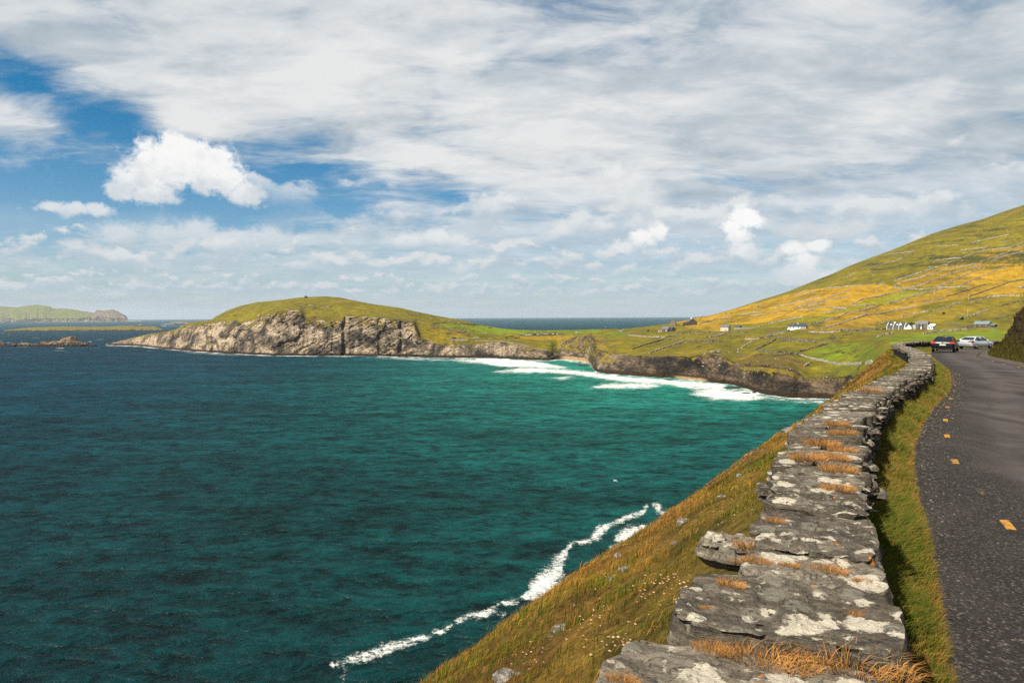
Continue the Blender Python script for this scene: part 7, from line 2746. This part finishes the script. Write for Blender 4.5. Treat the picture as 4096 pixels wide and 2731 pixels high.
def make_car(name, loc, heading, label, paint, boot_z, lights, plate_z, lamp_col, lamp_em, badge, chrome_strip):
    """saloon, rear at y = 0, nose towards +y; every part named"""
    root = empty(name, loc, heading, label, 'car')
    bw = 0.905
    b_ = loft([(0.0, 0.74, 0.36, boot_z - 0.22, 5), (0.04, 0.83, 0.30, boot_z - 0.06, 6), (0.14, 0.875, 0.26, boot_z - 0.01, 6), (0.35, bw, 0.24, boot_z + 0.01, 6), (0.8, bw, 0.22, boot_z, 6), (1.3, bw, 0.22, 0.97, 6),
               (2.4, bw, 0.21, 0.95, 6), (3.3, bw, 0.22, 0.93, 6), (3.9, bw * 0.985, 0.24, 0.86, 6), (4.4, 0.84, 0.27, 0.76, 5), (4.62, 0.74, 0.32, 0.66, 4), (4.70, 0.62, 0.38, 0.58, 4)], 20)
    b_.build('body', paint, root, True)
    # cabin: roof skin, pillars show between the panes
    rz = 1.45
    yb0, yb1, yt0, yt1 = 0.50, 3.45, 1.28, 2.65
    hb, ht = 0.80, 0.60
    zb = boot_z - 0.03
    cab = loft([(yt0 - 0.10, ht * 0.94, rz - 0.16, rz - 0.05, 4), (yt0 + 0.05, ht, rz - 0.16, rz - 0.008, 4), (yt0 + 0.5, ht + 0.02, rz - 0.16, rz + 0.01, 4), (yt1 - 0.3, ht + 0.02, rz - 0.16, rz, 4), (yt1 + 0.08, ht, rz - 0.16, rz - 0.06, 4)], 16)
    cab.build('roof', paint, root, True)
    for s in (-1, 1):
        pil = MB()
        pil.tube([(s * (hb - 0.02), yb0 + 0.02, zb), (s * (ht - 0.02), yt0 - 0.02, rz - 0.10)], [0.075, 0.05], 8)
        pil.tube([(s * (hb - 0.01), 2.05, 0.94), (s * (ht + 0.0), 2.0, rz - 0.10)], 0.04, 6)
        pil.tube([(s * (hb - 0.02), yb1, 0.93), (s * (ht - 0.02), yt1 + 0.04, rz - 0.10)], [0.05, 0.045], 8)
        pil.build('pillar', paint, root, True)
        sw = MB().raw([(s * (hb - 0.01), yb0 + 0.25, zb + 0.03), (s * (hb - 0.01), yb1 - 0.12, 0.95), (s * (ht + 0.0), yt1, rz - 0.10), (s * (ht + 0.0), yt0 + 0.05, rz - 0.10),
                       (s * (hb - 0.05), yb0 + 0.25, zb + 0.03), (s * (hb - 0.05), yb1 - 0.12, 0.95), (s * (ht - 0.04), yt1, rz - 0.10), (s * (ht - 0.04), yt0 + 0.05, rz - 0.10)],
                      [(0, 1, 2, 3), (7, 6, 5, 4), (0, 4, 5, 1), (1, 5, 6, 2), (2, 6, 7, 3), (3, 7, 4, 0)])
        sw.build('side_window', CARGLASS, root)
        mi = loft([(2.86, 0.03, 0.97, 1.05, 4), (2.90, 0.09, 0.93, 1.10, 4), (3.0, 0.08, 0.95, 1.08, 4)], 10)
        o = mi.build('mirror', paint, root, True)
        o.location = (s * 0.97, 0, 0)
        tl = MB().prism(lights, 1, -0.018, 0.30)
        o = tl.mesh('tail_light')
        if s < 0:
            for v in o.vertices:
                v.co.x *= -1
            o.flip_normals()
        link('tail_light', o, lamp_mat('tail_lamp_' + name, lamp_col, lamp_em), root)
    MB().raw([(-0.70, yb0 + 0.03, zb + 0.05), (0.70, yb0 + 0.03, zb + 0.05), (0.53, yt0 - 0.07, rz - 0.09), (-0.53, yt0 - 0.07, rz - 0.09), (-0.70, yb0 + 0.08, zb + 0.03), (0.70, yb0 + 0.08, zb + 0.03),
              (0.53, yt0 - 0.02, rz - 0.11), (-0.53, yt0 - 0.02, rz - 0.11)],
             [(0, 1, 2, 3), (7, 6, 5, 4), (0, 4, 5, 1), (1, 5, 6, 2), (2, 6, 7, 3), (3, 7, 4, 0)]).build('rear_window', CARGLASS, root)
    MB().raw([(-0.70, yb1 - 0.0, 0.96), (0.70, yb1 - 0.0, 0.96), (0.54, yt1 + 0.08, rz - 0.08), (-0.54, yt1 + 0.08, rz - 0.08), (-0.70, yb1 - 0.05, 0.94), (0.70, yb1 - 0.05, 0.94),
              (0.54, yt1 + 0.03, rz - 0.10), (-0.54, yt1 + 0.03, rz - 0.10)],
             [(0, 1, 2, 3), (7, 6, 5, 4), (0, 4, 5, 1), (1, 5, 6, 2), (2, 6, 7, 3), (3, 7, 4, 0)]).build('windscreen', CARGLASS, root)
    MB().span(-0.80, 0.80, -0.03, 0.12, 0.27, 0.40).build('bumper_trim', TRIM, root, bevel=0.02)
    p = MB().span(-0.26, 0.26, -0.035, -0.020, plate_z, plate_z + 0.115).build('number_plate', PLATE, root)
    MB().span(-0.26, -0.215, -0.040, -0.0352, plate_z, plate_z + 0.115).build('plate_band', PLATEB, p)
    if badge:
        MB().tube([(0, -0.03, badge), (0, 0.02, badge)], 0.055, 14).build('emblem', CHROME, root, True)
    if chrome_strip:
        MB().span(-0.66, 0.66, -0.040, -0.005, chrome_strip, chrome_strip + 0.022).build('chrome_strip', CHROME, root)
    MB().tube([(0, 1.45, rz + 0.0), (0, 1.28, rz + 0.06)], [0.03, 0.012], 6).build('roof_aerial', TRIM, root, True)
    for s in (-1, 1):
        for y in (0.92, 3.72):
            w = MB().tube([(s * 0.70, y, 0.325), (s * 0.735, y, 0.325), (s * 0.88, y, 0.325), (s * 0.905, y, 0.325)], [0.29, 0.325, 0.325, 0.29], 22)
            o = w.build('wheel', TYRE, root, True)
            MB().tube([(s * 0.85, y, 0.325), (s * 0.912, y, 0.325)], [0.20, 0.215], 14).build('rim', RIM, o, True)
        MB().tube([(s * 0.52, -0.03, 0.31), (s * 0.52, 0.2, 0.31)], 0.045, 10).build('exhaust', CHROME, root, True)
    for x in (-0.36, 0.36):
        MB().box((x, 2.35, 1.02), (0.42, 0.14, 0.46)).box((x, 2.35, 1.28), (0.22, 0.09, 0.14)).build('seat', SEAT, root, bevel=0.03)
    return root


def car_pos(px, py, Y):
    k_, _ = km(px, py)
    return (float(k_) * Y, Y, CAM_Z - float(H(Y)) + 0.012)


BLACKP = plain('black_car_paint', (0.005, 0.009, 0.011), 0.35, 0, 0.05, 1.0, 0.3, 0.25)
SILVERP = plain('silver_car_paint', (0.68, 0.71, 0.76), 0.30, 0.55, 0.04, 1.0, 0.5, 0.8)
az = math.atan2(3769 - 2048, F_PX)
make_car('black_car', car_pos(3769, 1413, 61.5), -az - 0.10, 'black saloon car driving away with its brake lights showing', BLACKP, 1.03,
         [(0.52, 0.85), (0.90, 0.83), (0.885, 0.95), (0.60, 0.96), (0.54, 0.92)], 0.66, (0.62, 0.04, 0.02), 0.35, 0.95, 0.0)
az = math.atan2(3868 - 2048, F_PX)
make_car('silver_car', car_pos(3856, 1397, 78.0), -az - 0.50, 'silver saloon car turning right round the bend ahead', SILVERP, 1.06,
         [(0.42, 0.86), (0.90, 0.84), (0.89, 1.0), (0.62, 0.97), (0.44, 0.93)], 0.84, (0.30, 0.008, 0.015), 0.05, 0.0, 0.55)


# small parked cars by the beach
def parked_car(px, py, col, label, van=False):
    q = on_land(px, py)
    if q is None:
        return
    c = empty('parked_car' if not van else 'parked_van', q + Vector((0, 0, 0.30)), random.uniform(-0.3, 0.3) + 1.2, label, 'van' if van else 'car', 'vehicles in the beach car park')
    pm = plain('paint_%d_%d_%d' % tuple(int(v * 99) for v in col), col, 0.3, 0, 0.04, 1.0, 0.5, 0.6)
    if van:
        MB().prism([(0, 0.35), (5.0, 0.35), (5.0, 1.0), (4.3, 1.2), (3.8, 2.2), (0.0, 2.25)], 0, -0.95, 0.95).build('body', pm, c, bevel=0.06)
        MB().span(-0.96, 0.96, 0.3, 3.2, 1.3, 1.85).build('window_band', CARGLASS, c)
    else:
        MB().prism([(0, 0.35), (4.2, 0.35), (4.2, 0.75), (3.2, 0.95), (0.0, 0.98)], 0, -0.88, 0.88).build('body', pm, c, bevel=0.06)
        MB().prism([(0.15, 0.98), (3.1, 0.95), (2.4, 1.45), (0.8, 1.5)], 0, -0.74, 0.74).build('cabin', pm, c, bevel=0.05)
        MB().prism([(0.45, 1.02), (2.75, 1.0), (2.3, 1.38), (0.85, 1.40)], 0, -0.755, 0.755).build('window_band', CARGLASS, c)
    for s in (-1, 1):
        for y in (0.8, 3.4):
            MB().tube([(s * 0.70, y, 0.32), (s * 0.92, y, 0.32)], 0.32, 12).build('wheel', TYRE, c, True)


PARK = [(443, 'blue', 0), (470, 'grey', 0), (490, 'white', 0), (513, 'white', 0), (528, 'white', 0), (575, 'dark', 1), (598, 'white', 0), (620, 'blue', 0), (645, 'blue', 0), (662, 'silver', 0),
        (685, 'silver', 0), (702, 'red', 0), (722, 'dark', 0), (745, 'white', 0), (762, 'dark', 0), (787, 'white', 0), (803, 'blue', 0), (832, 'dark', 0)]
PC = {'blue': (0.03, 0.10, 0.32), 'grey': (0.16, 0.17, 0.18), 'white': (0.75, 0.75, 0.74), 'dark': (0.02, 0.022, 0.025), 'silver': (0.45, 0.47, 0.49), 'red': (0.45, 0.03, 0.03)}
ORD = ['leftmost', 'second', 'third', 'fourth', 'fifth', 'sixth', 'seventh', 'eighth', 'ninth', 'tenth', 'eleventh', 'twelfth', 'thirteenth', 'fourteenth', 'fifteenth', 'sixteenth', 'seventeenth', 'rightmost']
for (x, cn, van), od in zip(PARK, ORD):
    a, c = z3([(x, 452 - (x - 443) * 0.034)])[0]
    what = 'van' if van else 'car'
    lab = '%s %s, %s from the left in the row above the cove' % (cn, what, od) if od not in ('leftmost', 'rightmost') else '%s %s of the parked row above the cove, %s' % (cn, what, od)
    parked_car(a, c, PC[cn], lab, bool(van))
for px, py, cn, lab in ((2311, 1332, 'white', 'white car parked apart right of the beach row'), (2291, 1417, 'white', 'white car parked down by the sandy cove'),
                        (2487, 1319, 'dark', 'dark car coming over the crest of the lane'), (2660, 1328, 'red', 'red car parked at the far farm cluster')):
    parked_car(px, py, PC[cn], lab)


# ------------------------------------------------------------------ the air between here and the horizon
m = bpy.data.materials.new('sea_air')
m.use_nodes = True
m.node_tree.nodes.clear()
b = NB(m.node_tree)
out = b.node('ShaderNodeOutputMaterial')
vol = b.node('ShaderNodeVolumePrincipled')
vol.inputs['Color'].default_value = (0.80, 0.90, 1.0, 1)
vol.inputs['Density'].default_value = 2.3e-5
vol.inputs['Anisotropy'].default_value = 0.2
b.l.new(vol.outputs[0], out.inputs['Volume'])
haze = MB().span(-170000, 170000, -5000, 30500, -12, 395).build('haze', m)
tag(haze, 'thin sea haze between the headland and the far island', 'haze', kind='stuff')
